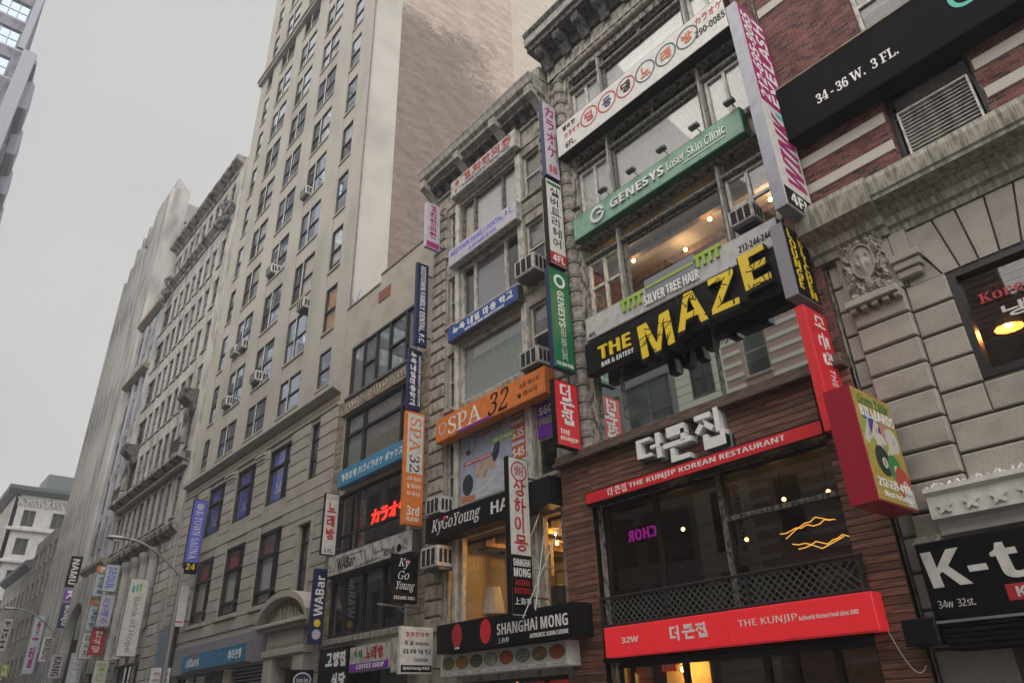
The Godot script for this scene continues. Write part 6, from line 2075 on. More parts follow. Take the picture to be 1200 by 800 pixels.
	# big raised characters on the wood
	s = thing("raised_wall_characters", "three big white raised Korean characters on the wooden fascia", "sign", Vector3(-9.5, 6.66, 0.26), "", 0.0, true)
	var txt := ["더", "큰", "집"]
	for k in 3:
		var x: float = [-0.95, -0.1, 0.82][k]
		write(s, txt[k], x, 0.52 + [0.06, -0.04, 0.02][k], [0.72, 0.82, 0.78][k], [0.62, 0.86, 0.9][k], M.white_clean, {"z": 0.08, "d": 0.16, "sw": 0.078})
		write(s, txt[k], x + 0.02, 0.5 + [0.06, -0.04, 0.02][k], [0.8, 0.9, 0.86][k], [0.7, 0.94, 0.98][k], M.grey_panel, {"z": 0.0, "d": 0.075, "sw": 0.1})
	# red bands of the restaurant
	s = flat_sign("upper_red_band", "narrow red band with white KOREAN RESTAURANT lettering on the wood above the dark window", -12.68, -6.1, 6.3, 6.63, 0.24, 0.28, M.red, M.black, "")
	cx = -9.39
	write(s, "더큰집", -11.56 - cx, 0.17, 0.62, 0.2, M.white_clean, {"z": 0.281})
	write(s, "THE KUNJIP KOREAN RESTAURANT", -9.05 - cx, 0.165, 4.25, 0.15, M.white_clean, {"z": 0.281})
	s = thing("lower_red_band", "bright red awning sign marked 32W below the lattice rail", "sign", Vector3(-9.15, 2.68, 0.0), "", 0.0, true)
	var pn := [[-3.2, -1.72, 0.58], [-1.71, 0.18, 0.6], [0.22, 3.24, 0.64]]
	for p in pn:
		box(s, "panel", p[0], p[1], 0.0, 0.64, 0.26, p[2], M.red_lit, 0.015)
	write(s, "32W", -2.42, 0.33, 0.5, 0.12, M.white_clean, {"z": 0.581})
	write(s, "더큰집", -0.78, 0.35, 0.96, 0.3, M.white_clean, {"z": 0.601, "sw": 0.09})
	write(s, "THE KUNJIP", 1.13, 0.36, 1.28, 0.15, M.white_clean, {"z": 0.641, "font": "sr"})
	write(s, "Authentic Korean Food since 2002", 2.37, 0.34, 1.15, 0.085, M.white_clean, {"z": 0.641})
	# blades on the right
	s = blade_sign("eyelash_sign", "tall magenta and white EYELASH blade sign at the brick corner", -5.28, 11.05, 17.5, 0.14, 1.42, 0.3, M.white, M.sign_side)
	box(s, "magenta_panel", -0.6, 0.6, 3.1, 6.4, 0.295, 0.304, M.magenta)
	write(s, "212-695-9065", -0.3, 4.75, 0.42, 3.0, M.white_clean, {"z": 0.305, "rot": 90})
	write(s, "EYELASH", 0.25, 4.75, 0.5, 3.0, M.white_clean, {"z": 0.305, "rot": 90})
	write(s, "WINK", 0.1, 1.75, 0.8, 2.1, M.magenta, {"z": 0.301, "rot": 90, "slant": 0.15})
	box(s, "teal_dash", -0.05, 0.3, 2.85, 2.98, 0.295, 0.303, M.teal)
	box(s, "black_panel", -0.6, 0.6, 0.05, 0.55, 0.295, 0.304, M.black)
	write(s, "4FL", 0.0, 0.3, 0.8, 0.32, M.white_clean, {"z": 0.305})
	s = blade_sign("lounge_kitchen_sign", "black blade sign with yellow LOUNGE KITCHEN letters below the eyelash sign", -5.6, 9.05, 10.85, 0.28, 1.22, 0.3, M.black, M.grey_panel)
	write(s, "LOUNGE", -0.2, 0.95, 0.24, 1.5, M.yellow, {"z": 0.301, "vert": true, "lead": 1.0})
	write(s, "KITCHEN", 0.2, 0.85, 0.24, 1.55, M.yellow, {"z": 0.301, "vert": true, "lead": 1.0})
	s = blade_sign("red_vertical_sign", "narrow red blade sign with white Korean characters above the billiards box", -5.62, 6.15, 8.85, 0.2, 1.1, 0.2, M.red, M.red)
	write(s, "더큰집", 0.05, 2.0, 0.42, 1.15, M.white_clean, {"z": 0.201, "rot": -90})
	write(s, "THE KUNJIP", 0.05, 0.75, 0.26, 1.2, M.white_clean, {"z": 0.201, "rot": -90, "font": "sr"})
	# blades by the colonnette
	s = blade_sign("karaoke_blade_sign", "white blade sign with red katakana and 6B at the top of the column", -12.86, 17.2, 20.5, 0.3, 0.95, 0.18, M.lilac, M.navy)
	write(s, "カラオケ", 0.0, 2.0, 0.4, 2.3, M.magenta, {"z": 0.181, "vert": true})
	write(s, "6B", 0.0, 0.35, 0.35, 0.3, M.dark_red, {"z": 0.181})
	s = blade_sign("hair_blade_sign", "white blade sign with thin black Korean characters and red 4FL foot", -12.86, 13.72, 17.05, 0.3, 1.02, 0.18, M.white, M.black)
	write(s, "실버트리헤어", 0.02, 1.85, 0.46, 2.35, M.black, {"z": 0.181, "vert": true, "sw": 0.045})
	box(s, "green_head", -0.3, 0.3, 3.1, 3.22, 0.17, 0.184, M.green_dark)
	box(s, "red_foot", -0.33, 0.33, 0.05, 0.46, 0.17, 0.184, M.dark_red)
	write(s, "4FL", 0.0, 0.25, 0.5, 0.26, M.white_clean, {"z": 0.185})
	s = blade_sign("green_blade_sign", "dark green blade sign with white lettering beside the round column", -12.86, 10.2, 13.55, 0.28, 1.14, 0.18, M.green_dark, M.navy)
	hoop(s, "logo_ring", 0.0, 2.95, 0.19, 0.045, 0.186, M.white_clean)
	write(s, "GENESYS", 0.0, 2.0, 0.26, 1.2, M.white_clean, {"z": 0.181, "rot": -90})
	write(s, "LASER SKIN CLINIC", 0.02, 0.85, 0.2, 1.1, M.white_clean, {"z": 0.181, "rot": -90, "font": "sr"})
	write(s, "212-564-7988", 0.0, 0.16, 0.66, 0.12, M.white_clean, {"z": 0.181})
	s = blade_sign("red_blade_sign", "red blade sign with white Korean characters at the foot of the round column", -12.86, 7.88, 9.82, 0.28, 1.2, 0.18, M.red, M.black)
	write(s, "더큰집", 0.0, 1.25, 0.55, 1.2, M.white_clean, {"z": 0.181, "vert": true, "lead": 1.2, "sw": 0.09})
	write(s, "THE", -0.16, 0.42, 0.36, 0.14, M.white_clean, {"z": 0.181})
	write(s, "KUNJIP", 0.0, 0.22, 0.66, 0.14, M.white_clean, {"z": 0.181})

func signs_d() -> void:
	var s := flat_sign("acupuncture_sign", "white acupuncture sign with red Korean characters under the bracketed cornice", -19.0, -14.95, 20.3, 21.1, 0.1, 0.28, M.offwhite, M.offwhite, "")
	write(s, "경희한의원", 0.3, 0.5, 2.9, 0.4, M.dark_red, {"z": 0.281, "sw": 0.09})
	write(s, "KYUNG HEE ACUPUNCTURE", 0.25, 0.17, 2.9, 0.15, M.navy, {"z": 0.281})
	disc(s, "emblem", -1.55, 0.55, 0.12, 0.283, M.dark_red)
	disc(s, "emblem", -1.65, 0.2, 0.1, 0.283, M.rust)
	s = flat_sign("dental_sign", "light dental sign board with purple letters across the bay windows", -19.1, -15.05, 17.0, 17.78, 0.1, 0.28, M.lilac, M.offwhite, "")
	write(s, "MIDTOWN FAMILY DENTAL, P.C.", 0.0, 0.5, 3.7, 0.26, M.purple_blue, {"z": 0.281})
	write(s, "212-502-5131", 0.1, 0.2, 1.6, 0.15, M.purple_blue, {"z": 0.281})
	s = flat_sign("nail_school_sign", "blue sign with white Korean nail school characters across the bay", -19.08, -15.15, 13.72, 14.32, 0.1, 0.28, M.blue, M.steel, "")
	write(s, "뉴욕 네일 미용 학교", 0.05, 0.35, 3.4, 0.3, M.white_clean, {"z": 0.281, "sw": 0.09})
	write(s, "NEW YORK NAIL BEAUTY SCHOOL", 0.2, 0.11, 2.2, 0.1, M.white_clean, {"z": 0.281})
	s = flat_sign("spa_board", "orange spa board slung across the building above the massage poster", -19.55, -13.95, 9.95, 10.82, 0.12, 0.38, M.orange, M.orange, "")
	write(s, "SPA", -1.15, 0.42, 1.8, 0.6, M.white_clean, {"z": 0.381, "font": "fr"})
	write(s, "32", 0.65, 0.45, 0.95, 0.72, M.black, {"z": 0.381, "font": "fr", "slant": 0.25})
	hoop(s, "spa_emblem", -2.4, 0.45, 0.2, 0.03, 0.386, M.lilac)
	box(s, "purple_strip", -1.6, 0.3, 0.03, 0.1, 0.37, 0.384, M.purple)
	write(s, "스파 마사지", 2.1, 0.58, 0.9, 0.16, M.black, {"z": 0.381, "sw": 0.05})
	write(s, "발 마사지", 2.0, 0.28, 0.9, 0.16, M.black, {"z": 0.381, "sw": 0.05})
	# massage poster inside the third floor window
	s = thing("massage_poster", "pale blue massage poster filling the window below the orange spa board", "poster", Vector3(-17.13, 7.75, -0.07), "", 0.0, true)
	box(s, "sheet", -1.65, 1.65, 0.0, 2.38, 0.0, 0.02, M.poster)
	print_sheet(s, "print", -0.34, 1.19, 2.6, 2.36, 0.0206, M.print_spa)
	for q in [[-0.2, 2.15, 1.3, 0.13, "dark_red"], [0.55, 1.72, 1.1, 0.22, "lime"], [-0.75, 1.3, 1.5, 0.12, "dark_red"], [1.28, 2.2, 0.62, 0.13, "dark_red"], [1.28, 1.98, 0.6, 0.14, "lilac"], [1.28, 1.3, 0.6, 0.13, "lilac"]]:
		box(s, "printed_bar", q[0] - q[2] / 2, q[0] + q[2] / 2, q[1] - q[3] / 2, q[1] + q[3] / 2, 0.0208, 0.03, M[q[4]])
		write(s, "HAND FOOT MASSAGE" if q[2] > 1.0 else "BODY", q[0], q[1], q[2] * 0.9, q[3] * 0.6, M.white_clean, {"z": 0.0301, "d": 0.003})
	write(s, "$35", 1.28, 1.62, 0.55, 0.34, M.white_clean, {"z": 0.0215})
	write(s, "$45", 1.28, 1.0, 0.55, 0.34, M.white_clean, {"z": 0.0215})
	box(s, "price_panel", 0.96, 1.62, 0.75, 2.34, 0.0205, 0.0212, M.rust)
	s = thing("price_poster", "narrow violet poster with $60 FREE prices in the side window", "poster", Vector3(-14.58, 8.9, -0.1), "", 0.0, true)
	box(s, "sheet", -0.4, 0.4, 0.0, 1.1, 0.0, 0.02, M.purple)
	write(s, "$60", 0.0, 0.85, 0.6, 0.3, M.white_clean, {"z": 0.021})
	write(s, "FREE", 0.0, 0.5, 0.6, 0.22, M.lime, {"z": 0.021})
	s = flat_sign("black_hair_sign", "black HAIR sign above the warmly lit salon window", -19.9, -13.9, 6.62, 7.42, 0.12, 0.48, M.black, M.black, "")
	write(s, "KyGoYoung", -1.35, 0.4, 2.5, 0.5, M.white_clean, {"z": 0.481, "font": "fr", "slant": 0.25})
	disc(s, "red_dot", -1.92, 0.6, 0.08, 0.49, M.red)
	write(s, "HAIR", 1.2, 0.42, 1.5, 0.36, M.white_clean, {"z": 0.481})
	# shanghai mong
	s = flat_sign("black_awning_sign", "black awning sign with two round red seals above the food photographs", -18.7, -12.98, 3.2, 3.98, 0.05, 0.86, M.black, M.black, "")
	disc(s, "red_seal", -1.85, 0.42, 0.24, 0.868, M.dark_red, 1.3)
	disc(s, "red_seal", -0.55, 0.42, 0.24, 0.868, M.red, 1.3)
	write(s, "SHANGHAi MONG", 1.3, 0.42, 2.7, 0.3, M.white_clean, {"z": 0.861, "font": "s"})
	write(s, "AUTHENTIC ASIAN CUISINE", 1.95, 0.14, 1.4, 0.1, M.white_clean, {"z": 0.861})
	write(s, "上海夢", 0.2, 0.13, 0.45, 0.13, M.white_clean, {"z": 0.861, "sw": 0.04})
	write(s, "32W", -1.85, 0.09, 0.24, 0.06, M.white_clean, {"z": 0.861})
	s = flat_sign("food_photo_strip", "white strip of round food photographs under the black awning sign", -18.85, -13.5, 2.6, 3.18, 0.05, 0.6, M.white, M.white, "")
	print_sheet(s, "print", 0.0, 0.34, 5.2, 0.44, 0.6006, M.print_food)
	for k in 8:
		write(s, "상하이몽", -2.3 + k * 0.66, 0.07, 0.4, 0.05, M.black, {"z": 0.601, "d": 0.002, "sw": 0.04})
	# blades
	s = blade_sign("bistro_blade_sign", "white and black bistro blade sign with red Korean characters on steel braces", -14.7, 3.8, 8.05, 0.62, 1.38, 0.18, M.white, M.black)
	hoop(s, "seal_ring", 0.0, 3.85, 0.27, 0.02, 0.186, M.dark_red)
	write(s, "상하이몽", 0.0, 3.85, 0.34, 0.3, M.dark_red, {"z": 0.181, "sw": 0.05})
	write(s, "상하이몽", 0.0, 2.62, 0.46, 1.95, M.dark_red, {"z": 0.181, "vert": true, "lead": 1.25, "sw": 0.065})
	box(s, "black_panel", -0.35, 0.35, 0.05, 1.55, 0.17, 0.184, M.black)
	write(s, "SHANGHAi", 0.0, 1.36, 0.6, 0.2, M.white_clean, {"z": 0.185})
	write(s, "MONG", 0.0, 1.1, 0.58, 0.22, M.white_clean, {"z": 0.185})
	write(s, "ASIAN", 0.0, 0.84, 0.5, 0.14, M.dark_red, {"z": 0.185})
	write(s, "BISTRO", 0.0, 0.64, 0.56, 0.14, M.dark_red, {"z": 0.185})
	write(s, "上海夢", 0.0, 0.38, 0.58, 0.18, M.white_clean, {"z": 0.185, "sw": 0.05})
	var g := Geo.new()
	for q in [[4.5, 5.6, -3.2], [4.4, 3.9, 0.9], [5.2, 6.2, 1.1]]:
		g.bar(Vector3(0.38, q[0] - 3.8 + 0.6, 0.1), Vector3(1.0, q[1] - 3.8 + 1.2, 0.1 + q[2] * 0.25), 0.02, 6)
	g.bar(Vector3(-0.6, 0.0, 1.3), Vector3(1.0, 2.9, 0.2), 0.018, 6)
	g.bar(Vector3(-0.4, -0.1, 0.6), Vector3(1.0, 2.6, 0.9), 0.018, 6)
	put(s, "steel_brace", g.mesh(), M.galvanised)
	s = blade_sign("acupuncture_blade_sign", "small lilac blade sign with purple Korean characters at the pale quoins", -19.75, 18.15, 20.35, 0.34, 1.02, 0.16, M.lilac, M.lilac)
	write(s, "경희한의원", 0.0, 1.3, 0.36, 1.6, M.magenta, {"z": 0.161, "vert": true, "sw": 0.08})
	box(s, "pink_foot", -0.3, 0.3, 0.05, 0.3, 0.15, 0.164, M.magenta)
	s = blade_sign("dental_blade_sign", "narrow navy dental blade sign with white capitals at the low beige building", -20.7, 14.25, 18.0, 0.2, 0.76, 0.14, M.navy, M.navy)
	write(s, "MIDTOWN FAMILY DENTAL, P.C.", 0.0, 1.87, 0.28, 3.5, M.white_clean, {"z": 0.141, "rot": -90})
	s = blade_sign("nail_blade_sign", "narrow navy blade sign with white Korean nail school characters", -21.0, 11.68, 14.2, 0.2, 0.8, 0.14, M.navy, M.navy)
	write(s, "뉴욕네일미용학교", -0.08, 1.3, 0.28, 2.2, M.white_clean, {"z": 0.141, "vert": true, "sw": 0.09})
	write(s, "AMERICAN BEAUTY INSTITUTE", 0.2, 1.25, 0.1, 2.1, M.white_clean, {"z": 0.141, "rot": -90})
	s = blade_sign("spa_blade_sign", "orange framed white spa blade sign marked 3rd FLOOR", -20.65, 7.36, 11.45, 0.22, 1.02, 0.16, M.orange, M.orange)
	box(s, "white_panel", -0.33, 0.33, 1.8, 4.0, 0.15, 0.164, M.white)
	write(s, "SPA", 0.0, 3.22, 0.46, 1.3, M.orange, {"z": 0.165, "rot": -90, "font": "fr"})
	write(s, "32", 0.0, 2.15, 0.4, 0.6, M.black, {"z": 0.165, "rot": -90, "font": "fr"})
	for k in 3:
		write(s, ["스파 마사지", "발 마사지", "사우나"][k], 0.0, 1.6 - k * 0.26, 0.56, 0.16, M.white_clean, {"z": 0.161, "sw": 0.07})
	write(s, "3rd", 0.0, 0.5, 0.5, 0.34, M.white_clean, {"z": 0.161})
	write(s, "FLOOR", 0.0, 0.2, 0.5, 0.14, M.white_clean, {"z": 0.161})
	s = blade_sign("black_hair_blade_sign", "black square blade sign with white script hanging over the pavement", -20.7, 4.86, 6.38, 0.3, 1.3, 0.12, M.black, M.black)
	write(s, "Ky", -0.05, 1.22, 0.4, 0.34, M.white_clean, {"z": 0.121, "font": "fr", "slant": 0.3})
	write(s, "Go", -0.05, 0.86, 0.42, 0.26, M.white_clean, {"z": 0.121, "font": "fr", "slant": 0.3})
	write(s, "Young", 0.0, 0.5, 0.7, 0.32, M.white_clean, {"z": 0.121, "font": "fr", "slant": 0.3})
	write(s, "212.695.1352", 0.0, 0.16, 0.8, 0.1, M.white_clean, {"z": 0.121})
	disc(s, "red_dot", 0.08, 1.32, 0.05, 0.126, M.red)
	s = blade_sign("dental_notice_sign", "white panel of Korean dental and nail notices above the pavement", -19.75, 2.74, 4.05, 0.3, 1.48, 0.14, M.white, M.white)
	write(s, "경희한의원", 0.0, 1.1, 0.85, 0.12, M.dark_red, {"z": 0.141})
	write(s, "치과 DENTAL", 0.0, 0.85, 0.9, 0.13, M.navy, {"z": 0.141})
	write(s, "네일 미용 기술 학교", 0.0, 0.62, 1.0, 0.13, M.navy, {"z": 0.141})
	write(s, "Genesis", 0.15, 0.4, 0.5, 0.12, M.navy, {"z": 0.141, "font": "fr"})
	box(s, "black_strip", -0.55, 0.55, 0.05, 0.24, 0.13, 0.144, M.black)
	write(s, "KyGoYoung HAIR", 0.0, 0.145, 0.95, 0.11, M.white_clean, {"z": 0.145, "slant": 0.2})

func signs_c() -> void:
	var s := flat_sign("blue_karaoke_board", "long pale blue karaoke board with white katakana between dark windows", -26.85, -21.7, 10.1, 10.83, 0.1, 0.28, M.sky_blue, M.sky_blue, "")
	write(s, "가라오케 カゴイラオケ ボックス", 0.1, 0.36, 4.7, 0.34, M.white_clean, {"z": 0.281, "sw": 0.08})
	s = flat_sign("white_bar_board", "white bar board with black route lines over the lowest windows", -26.85, -20.85, 6.54, 7.32, 0.1, 0.38, M.offwhite, M.steel, "")
	write(s, "WABar", -1.55, 0.36, 1.35, 0.4, M.black, {"z": 0.381})
	write(s, "와바", 1.55, 0.25, 0.75, 0.28, M.black, {"z": 0.381, "sw": 0.06})
	disc(s, "dot", 2.2, 0.26, 0.14, 0.386, M.black)
	var g := Geo.new()
	for q in [[-2.9, 0.2, -2.4, 0.2], [-2.4, 0.2, -2.3, 0.6], [-2.3, 0.6, -0.2, 0.6], [-0.2, 0.6, 0.0, 0.15], [0.0, 0.15, 1.0, 0.15], [-0.5, 0.66, -0.3, 0.3], [0.4, 0.7, 0.5, 0.35], [0.5, 0.35, 1.2, 0.4], [1.0, 0.72, 1.1, 0.4], [2.3, 0.3, 2.7, 0.14], [-0.8, 0.1, 0.6, 0.1]]:
		g.bar(Vector3(q[0], q[1], 0.383), Vector3(q[2], q[3], 0.383), 0.012, 4)
	put(s, "route_line", g.mesh(), M.black)
	s = flat_sign("coffee_sign", "cream karaoke sign with red Korean characters over a violet COFFEE SHOP strip", -24.75, -22.1, 3.05, 3.85, 0.1, 0.3, M.offwhite, M.offwhite, "")
	write(s, "노래방", 0.35, 0.55, 1.15, 0.4, M.dark_red, {"z": 0.301, "sw": 0.09})
	write(s, "카페", -0.75, 0.55, 0.6, 0.24, M.green_dark, {"z": 0.301})
	box(s, "violet_strip", -1.28, 1.28, 0.03, 0.26, 0.29, 0.304, M.purple)
	write(s, "COFFEE SHOP", 0.1, 0.145, 1.8, 0.15, M.white_clean, {"z": 0.305})
	s = flat_sign("white_side_board", "plain off-white board next to the coffee shop sign", -22.06, -20.9, 2.9, 3.95, 0.1, 0.28, M.offwhite, M.offwhite, "")
	s = flat_sign("black_brush_sign", "black sign with white brushed Korean characters near the carved portal", -27.1, -24.85, 2.5, 3.95, 0.1, 0.3, M.black, M.black, "")
	write(s, "고향집", 0.2, 1.05, 1.5, 0.5, M.white_clean, {"z": 0.301, "sw": 0.11})
	write(s, "식당", 0.5, 0.35, 1.0, 0.5, M.white_clean, {"z": 0.301, "sw": 0.11})
	s = blade_sign("singing_room_blade_sign", "white blade sign with red Korean singing room characters and 2 FL.", -26.8, 7.4, 9.88, 0.22, 0.86, 0.14, M.white, M.black)
	write(s, "노래방", 0.0, 1.35, 0.4, 1.5, M.dark_red, {"z": 0.141, "vert": true, "sw": 0.085})
	box(s, "grey_head", -0.28, 0.28, 2.2, 2.42, 0.13, 0.144, M.grey_sign)
	write(s, "2 FL.", 0.0, 0.18, 0.4, 0.14, M.black, {"z": 0.141})
	s = blade_sign("navy_bar_blade_sign", "navy blade sign with upright white bar lettering beside the portal", -27.15, 4.16, 6.93, 0.3, 0.86, 0.14, M.navy, M.navy)
	write(s, "WABar", 0.0, 1.75, 0.36, 1.5, M.white_clean, {"z": 0.141, "rot": 90})
	disc(s, "yellow_dot", 0.0, 0.75, 0.14, 0.146, M.yellow)
	disc(s, "white_dot", 0.0, 0.35, 0.18, 0.1465, M.lilac)
	s = blade_sign("oval_sign", "small dark oval sign hanging by the portal", -27.4, 2.6, 3.3, 0.4, 1.3, 0.1, M.black, M.black)
	disc(s, "white_oval", 0.0, 0.35, 0.36, 0.106, M.white, 0.72)
	disc(s, "navy_oval", 0.0, 0.35, 0.31, 0.1075, M.navy, 0.68)
	write(s, "tous les", 0.0, 0.35, 0.46, 0.16, M.white_clean, {"z": 0.108, "font": "fr"})

func signs_b() -> void:
	var s := flat_sign("bank_board", "blue bank sign board with white lettering on the grey band", -42.7, -34.2, 4.03, 4.85, 0.2, 0.2, M.bank_blue, M.galvanised, "")
	write(s, "citibank", -2.6, 0.4, 1.9, 0.42, M.white_clean, {"z": 0.201, "font": "sr"})
	write(s, "씨티은행", 2.9, 0.4, 1.5, 0.4, M.white_clean, {"z": 0.201, "sw": 0.08})
	hoop(s, "red_arc", -2.5, 0.62, 0.2, 0.03, 0.206, M.red)
	box(s, "grey_end", 4.26, 4.4, 0.0, 0.86, 0.0, 0.22, M.galvanised)
	s = blade_sign("sauna_blade_sign", "blue SAUNA blade sign with a black and yellow 24 at its foot", -43.0, 9.05, 13.2, 0.3, 1.1, 0.16, M.purple_blue, M.black)
	disc(s, "emblem", 0.0, 3.75, 0.2, 0.166, M.lilac)
	write(s, "K-TOWN SAUNA", 0.0, 2.15, 0.4, 2.7, M.white_clean, {"z": 0.161, "rot": -90, "font": "fr"})
	box(s, "black_foot", -0.36, 0.36, 0.04, 0.62, 0.15, 0.164, M.black)
	write(s, "24", 0.0, 0.38, 0.5, 0.32, M.yellow, {"z": 0.165})
	s = blade_sign("small_white_blade_sign", "small white blade sign with faint grey characters under the sauna sign", -43.85, 6.4, 8.68, 0.28, 0.82, 0.14, M.white, M.white)
	write(s, "사우나24시", 0.0, 1.25, 0.28, 1.4, M.grey_sign, {"z": 0.141, "vert": true})
	box(s, "red_line", -0.2, 0.2, 0.2, 0.27, 0.13, 0.143, M.dark_red)
	s = blade_sign("poster_panel", "white notice panel with red lines at the left end of the bank front", -44.9, 2.6, 4.4, 0.2, 1.2, 0.12, M.white, M.white)
	for k in 4:
		write(s, "상하이 노래방", 0.0, 1.5 - k * 0.32, 0.75, 0.15, M.dark_red if k % 2 == 0 else M.black, {"z": 0.121})
	s = flat_sign("dark_glass_panel", "dark glass sign panel with pale vertical letters beside the bank", -48.0, -45.2, 3.0, 6.6, 0.1, 0.2, M.grey_panel, M.frame_dark, "")
	write(s, "tobe", -0.6, 2.3, 0.7, 2.2, M.sky_blue, {"z": 0.201, "rot": -90})

func signs_far() -> void:
	var s := blade_sign("bank_banner", "large pale bank blade banner with dark rotated letters on the grey loft building", -51.4, 5.4, 9.95, 0.45, 1.6, 0.14, M.white, M.steel)
	write(s, "Bank of Hope", 0.0, 1.85, 0.5, 3.2, M.grey_panel, {"z": 0.141, "rot": -90, "font": "sr"})
	for k in 3:
		box(s, "logo_bar", -0.35 + k * 0.2, -0.22 + k * 0.2, 3.7 + 0.05 * k, 4.1 + 0.1 * k, 0.13, 0.146, [M.sky_blue, M.teal, M.lime][k])
	# [x, y0, y1, face, text, text colour, group of words, label]
	var rows := [
		[-60.1, 10.3, 12.2, M.sky_pale, "SEOUL", M.purple_blue, "pale blue blade sign high on the loft building beside the bank banner"],
		[-59.7, 7.9, 10.05, M.lilac, "치킨맥주", M.purple_blue, "pale violet blade sign between the pale blue and the red blade signs"],
		[-60.1, 6.1, 7.85, M.dark_red, "한식당", M.white_clean, "red blade sign with white characters low beside the arch"],
		[-63.3, 12.1, 12.6, M.orange, "본", M.white_clean, "small orange square sign topping the stack near the arch"],
		[-62.8, 10.3, 11.9, M.sky_pale, "순두부", M.teal_dark, "white blade sign between two small orange squares"],
		[-63.1, 9.75, 10.28, M.orange, "죽", M.white_clean, "small orange square sign in the middle of the stack near the arch"],
		[-62.6, 7.9, 9.6, M.sky_pale, "설렁탕", M.teal_dark, "pale blade sign just under the middle orange square"],
		[-62.7, 6.0, 7.8, M.white, "마사지", M.teal_dark, "white blade sign at the bottom of the stack by the arch"],
		[-65.0, 4.4, 6.6, M.sky_pale, "안경", M.white_clean, "plain pale panel at the foot of the dark arch"],
		[-74.0, 12.45, 15.1, M.black, "NAMU", M.white_clean, "black blade sign with white letters on the grey tower"],
		[-73.4, 11.3, 12.2, M.purple, "K", M.white_clean, "purple square sign below the black blade sign"],
		[-73.2, 9.1, 11.1, M.navy, "BONJU", M.white_clean, "navy and white blade sign below the purple square"],
		[-77.7, 6.8, 8.85, M.white, "MANDU", M.black, "white blade sign with dark letters behind the second lamp arm"],
		[-72.0, 5.2, 7.0, M.lilac, "KANG", M.black, "narrow pale blade sign left of the arch foot"],
		[-84.3, 6.2, 11.3, M.sky_pale, "호텔", M.magenta, "long pale banner hanging left of the grey tower"],
		[-104.4, 9.6, 13.1, M.white, "FISH", M.black, "white blade sign with black letters far down the row at the left edge"],
		[-97.7, 6.6, 7.9, M.lime, "카페", M.white_clean, "green blade sign at the lower left edge"],
		[-99.8, 6.3, 7.65, M.magenta, "네일", M.white_clean, "pink blade sign at the bottom left corner"],
		[-57.5, 4.2, 5.6, M.white, "할인", M.lime, "white and green notice sign below the bank banner"],
	]
	for r in rows:
		var w: float = 0.95 if r[2] - r[1] > 1.5 else 0.9
		var b := blade_sign("far_blade_sign", r[6], r[0], r[1], r[2], 0.35, 0.35 + w, 0.14, r[3], M.steel, "distant blade signs")
		write(b, r[4], 0.0, (r[2] - r[1]) / 2, w * 0.55, (r[2] - r[1]) * 0.8, r[5], {"z": 0.141, "vert": true} if r[4].unicode_at(0) > 255 else {"z": 0.141, "rot": -90})
	# signs across the street that show in the glass
	s = flat_sign("mirrored_banner", "white vertical banner with black letters on the cream building across the street", -0.3, 0.3, 8.0, 12.0, 0.0, 0.1, M.white, M.white, "")
	s.position = Vector3(-19.4, 7.8, 17.2)
	s.rotation.y = PI
	write(s, "NEWBOUK", 0.0, 1.7, 0.3, 2.8, M.black, {"z": 0.101, "rot": -90})
	disc(s, "emblem", 0.0, 3.4, 0.2, 0.106, M.red)
	s = flat_sign("mirrored_neon", "purple neon lettering on the dark block across the street", -1.2, 1.2, 0.0, 0.9, 0.0, 0.1, M.black, M.black, "")
	s.position = Vector3(-25.6, 9.6, 17.2)
	s.rotation.y = PI
	write(s, "CHOR", 0.0, 0.45, 2.0, 0.6, M.neon_pink, {"z": 0.101, "d": 0.02})

# ---------------------------------------------------------------- things on the street and the walls
func air_conditioner(at: Vector3, s: float, label: String) -> void:
	var a := thing("air_conditioner", label, "air conditioner", at, "window air conditioners", 0.0, true)
	box(a, "case", -0.34 * s, 0.34 * s, 0.0, 0.46 * s, 0.0, 0.5 * s, M.ac_white, 0.02)
	box(a, "grille_back", -0.3 * s, 0.3 * s, 0.05 * s, 0.41 * s, 0.5 * s, 0.505 * s, M.dark_room)
	for k in 4:
		box(a, "grille_bar", (-0.3 + k * 0.19) * s, (-0.27 + k * 0.19) * s, 0.05 * s, 0.41 * s, 0.505 * s, 0.515 * s, M.ac_white)
	for k in 3:
		box(a, "side_vent", 0.34 * s, 0.345 * s, 0.08 * s, 0.38 * s, (0.1 + k * 0.13) * s, (0.18 + k * 0.13) * s, M.dark_room)
	box(a, "support", -0.3 * s, 0.3 * s, -0.06 * s, -0.001, 0.02 * s, 0.42 * s, M.steel)

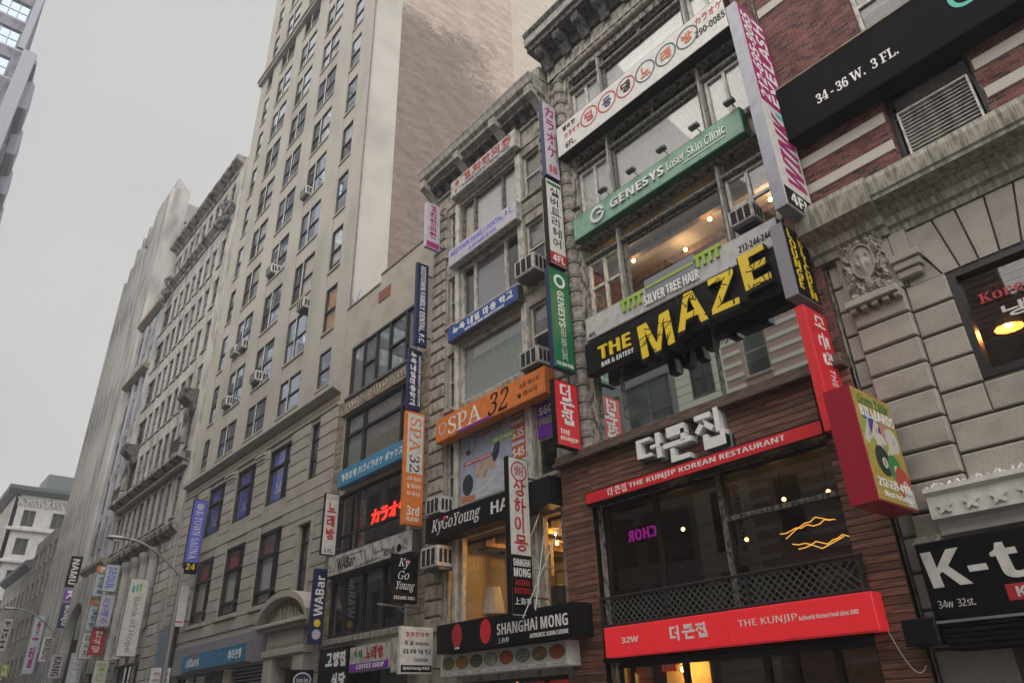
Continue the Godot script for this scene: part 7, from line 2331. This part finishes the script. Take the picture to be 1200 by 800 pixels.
func street_things() -> void:
	air_conditioner(Vector3(-14.45, 14.25, -0.02), 1.4, "large window air conditioner above the green blade sign")
	air_conditioner(Vector3(-14.5, 10.98, -0.02), 1.25, "window air conditioner just above the end of the orange spa board")
	air_conditioner(Vector3(-19.55, 5.8, -0.02), 1.4, "air conditioner under the left end of the black hair sign")
	air_conditioner(Vector3(-19.5, 7.5, 0.0), 1.2, "air conditioner standing on the left end of the black hair sign")
	air_conditioner(Vector3(-6.9, 12.0, -0.12), 1.0, "small air conditioner in the lit window above the hair salon board")
	var spots := [[-38.9, 26.9], [-34.9, 30.6], [-33.2, 21.7], [-38.9, 19.4], [-43.3, 19.3], [-43.3, 22.9], [-42.0, 22.8]]
	var words := ["in the middle column near the bluish seventh row", "highest of those on the tall beige building", "just above a lintel in the right hand paired column", "in the middle column low on the tall beige building", "in the left paired column, lowest of its column", "in the left paired column, left of a pair of units", "in the left paired column, right of a pair of units"]
	for k in spots.size():
		air_conditioner(Vector3(spots[k][0], spots[k][1], -0.35), 1.3, "window air conditioner " + words[k])
	# street lamps
	for q in [[-31.7, "near street lamp with long curved arm over the street"], [-54.9, "farther street lamp lower down the street at the left"]]:
		var l := thing("street_lamp", q[1], "street lamp", Vector3(q[0], 0, 4.5), "street lamps along the kerb", 0.0, true)
		var g := Geo.new()
		g.lathe(Vector3.ZERO, PackedVector2Array([Vector2(0.2, 0), Vector2(0.2, 0.3), Vector2(0.13, 0.5), Vector2(0.07, 7.2), Vector2(0.06, 7.25), Vector2(0, 7.28)]), 10)
		put(l, "pole", g.mesh(), M.galvanised)
		g = Geo.new()
		var prev := Vector3(0, 6.95, 0)
		for k in 12:
			var t := (k + 1) / 12.0
			var p := Vector3(0, 6.95 + 1.25 * sin(t * PI / 2), 2.3 * t)
			g.bar(prev, p, 0.045, 8)
			prev = p
		put(l, "arm", g.mesh(), M.galvanised)
		g = Geo.new()
		g.lathe(Vector3.ZERO, PackedVector2Array([Vector2(0.0, -0.42), Vector2(0.1, -0.4), Vector2(0.17, -0.2), Vector2(0.16, 0.1), Vector2(0.07, 0.4), Vector2(0.0, 0.42)]), 12)
		var h := put(l, "lamp_head", g.mesh(), M.galvanised, Vector3(0, 8.2, 2.6))
		h.rotation.x = -PI / 2
		h.scale = Vector3(1, 1, 0.6)
		box(l, "lamp_lens", -0.1, 0.1, 8.08, 8.12, 2.5, 2.8, M.white)
	# bars that hold the larger blade signs
	var a := thing("flood_lamp_arm", "thin steel arm standing out under the black square blade sign", "arm", Vector3(-20.9, 4.75, 0.0), "", 0.0, true)
	var gg := Geo.new()
	gg.bar(Vector3(0, 0, 0), Vector3(0.05, 0.05, 1.7), 0.03, 6)
	gg.bar(Vector3(0, -0.6, 0), Vector3(0.03, 0.0, 0.9), 0.02, 6)
	put(a, "arm", gg.mesh(), M.galvanised)
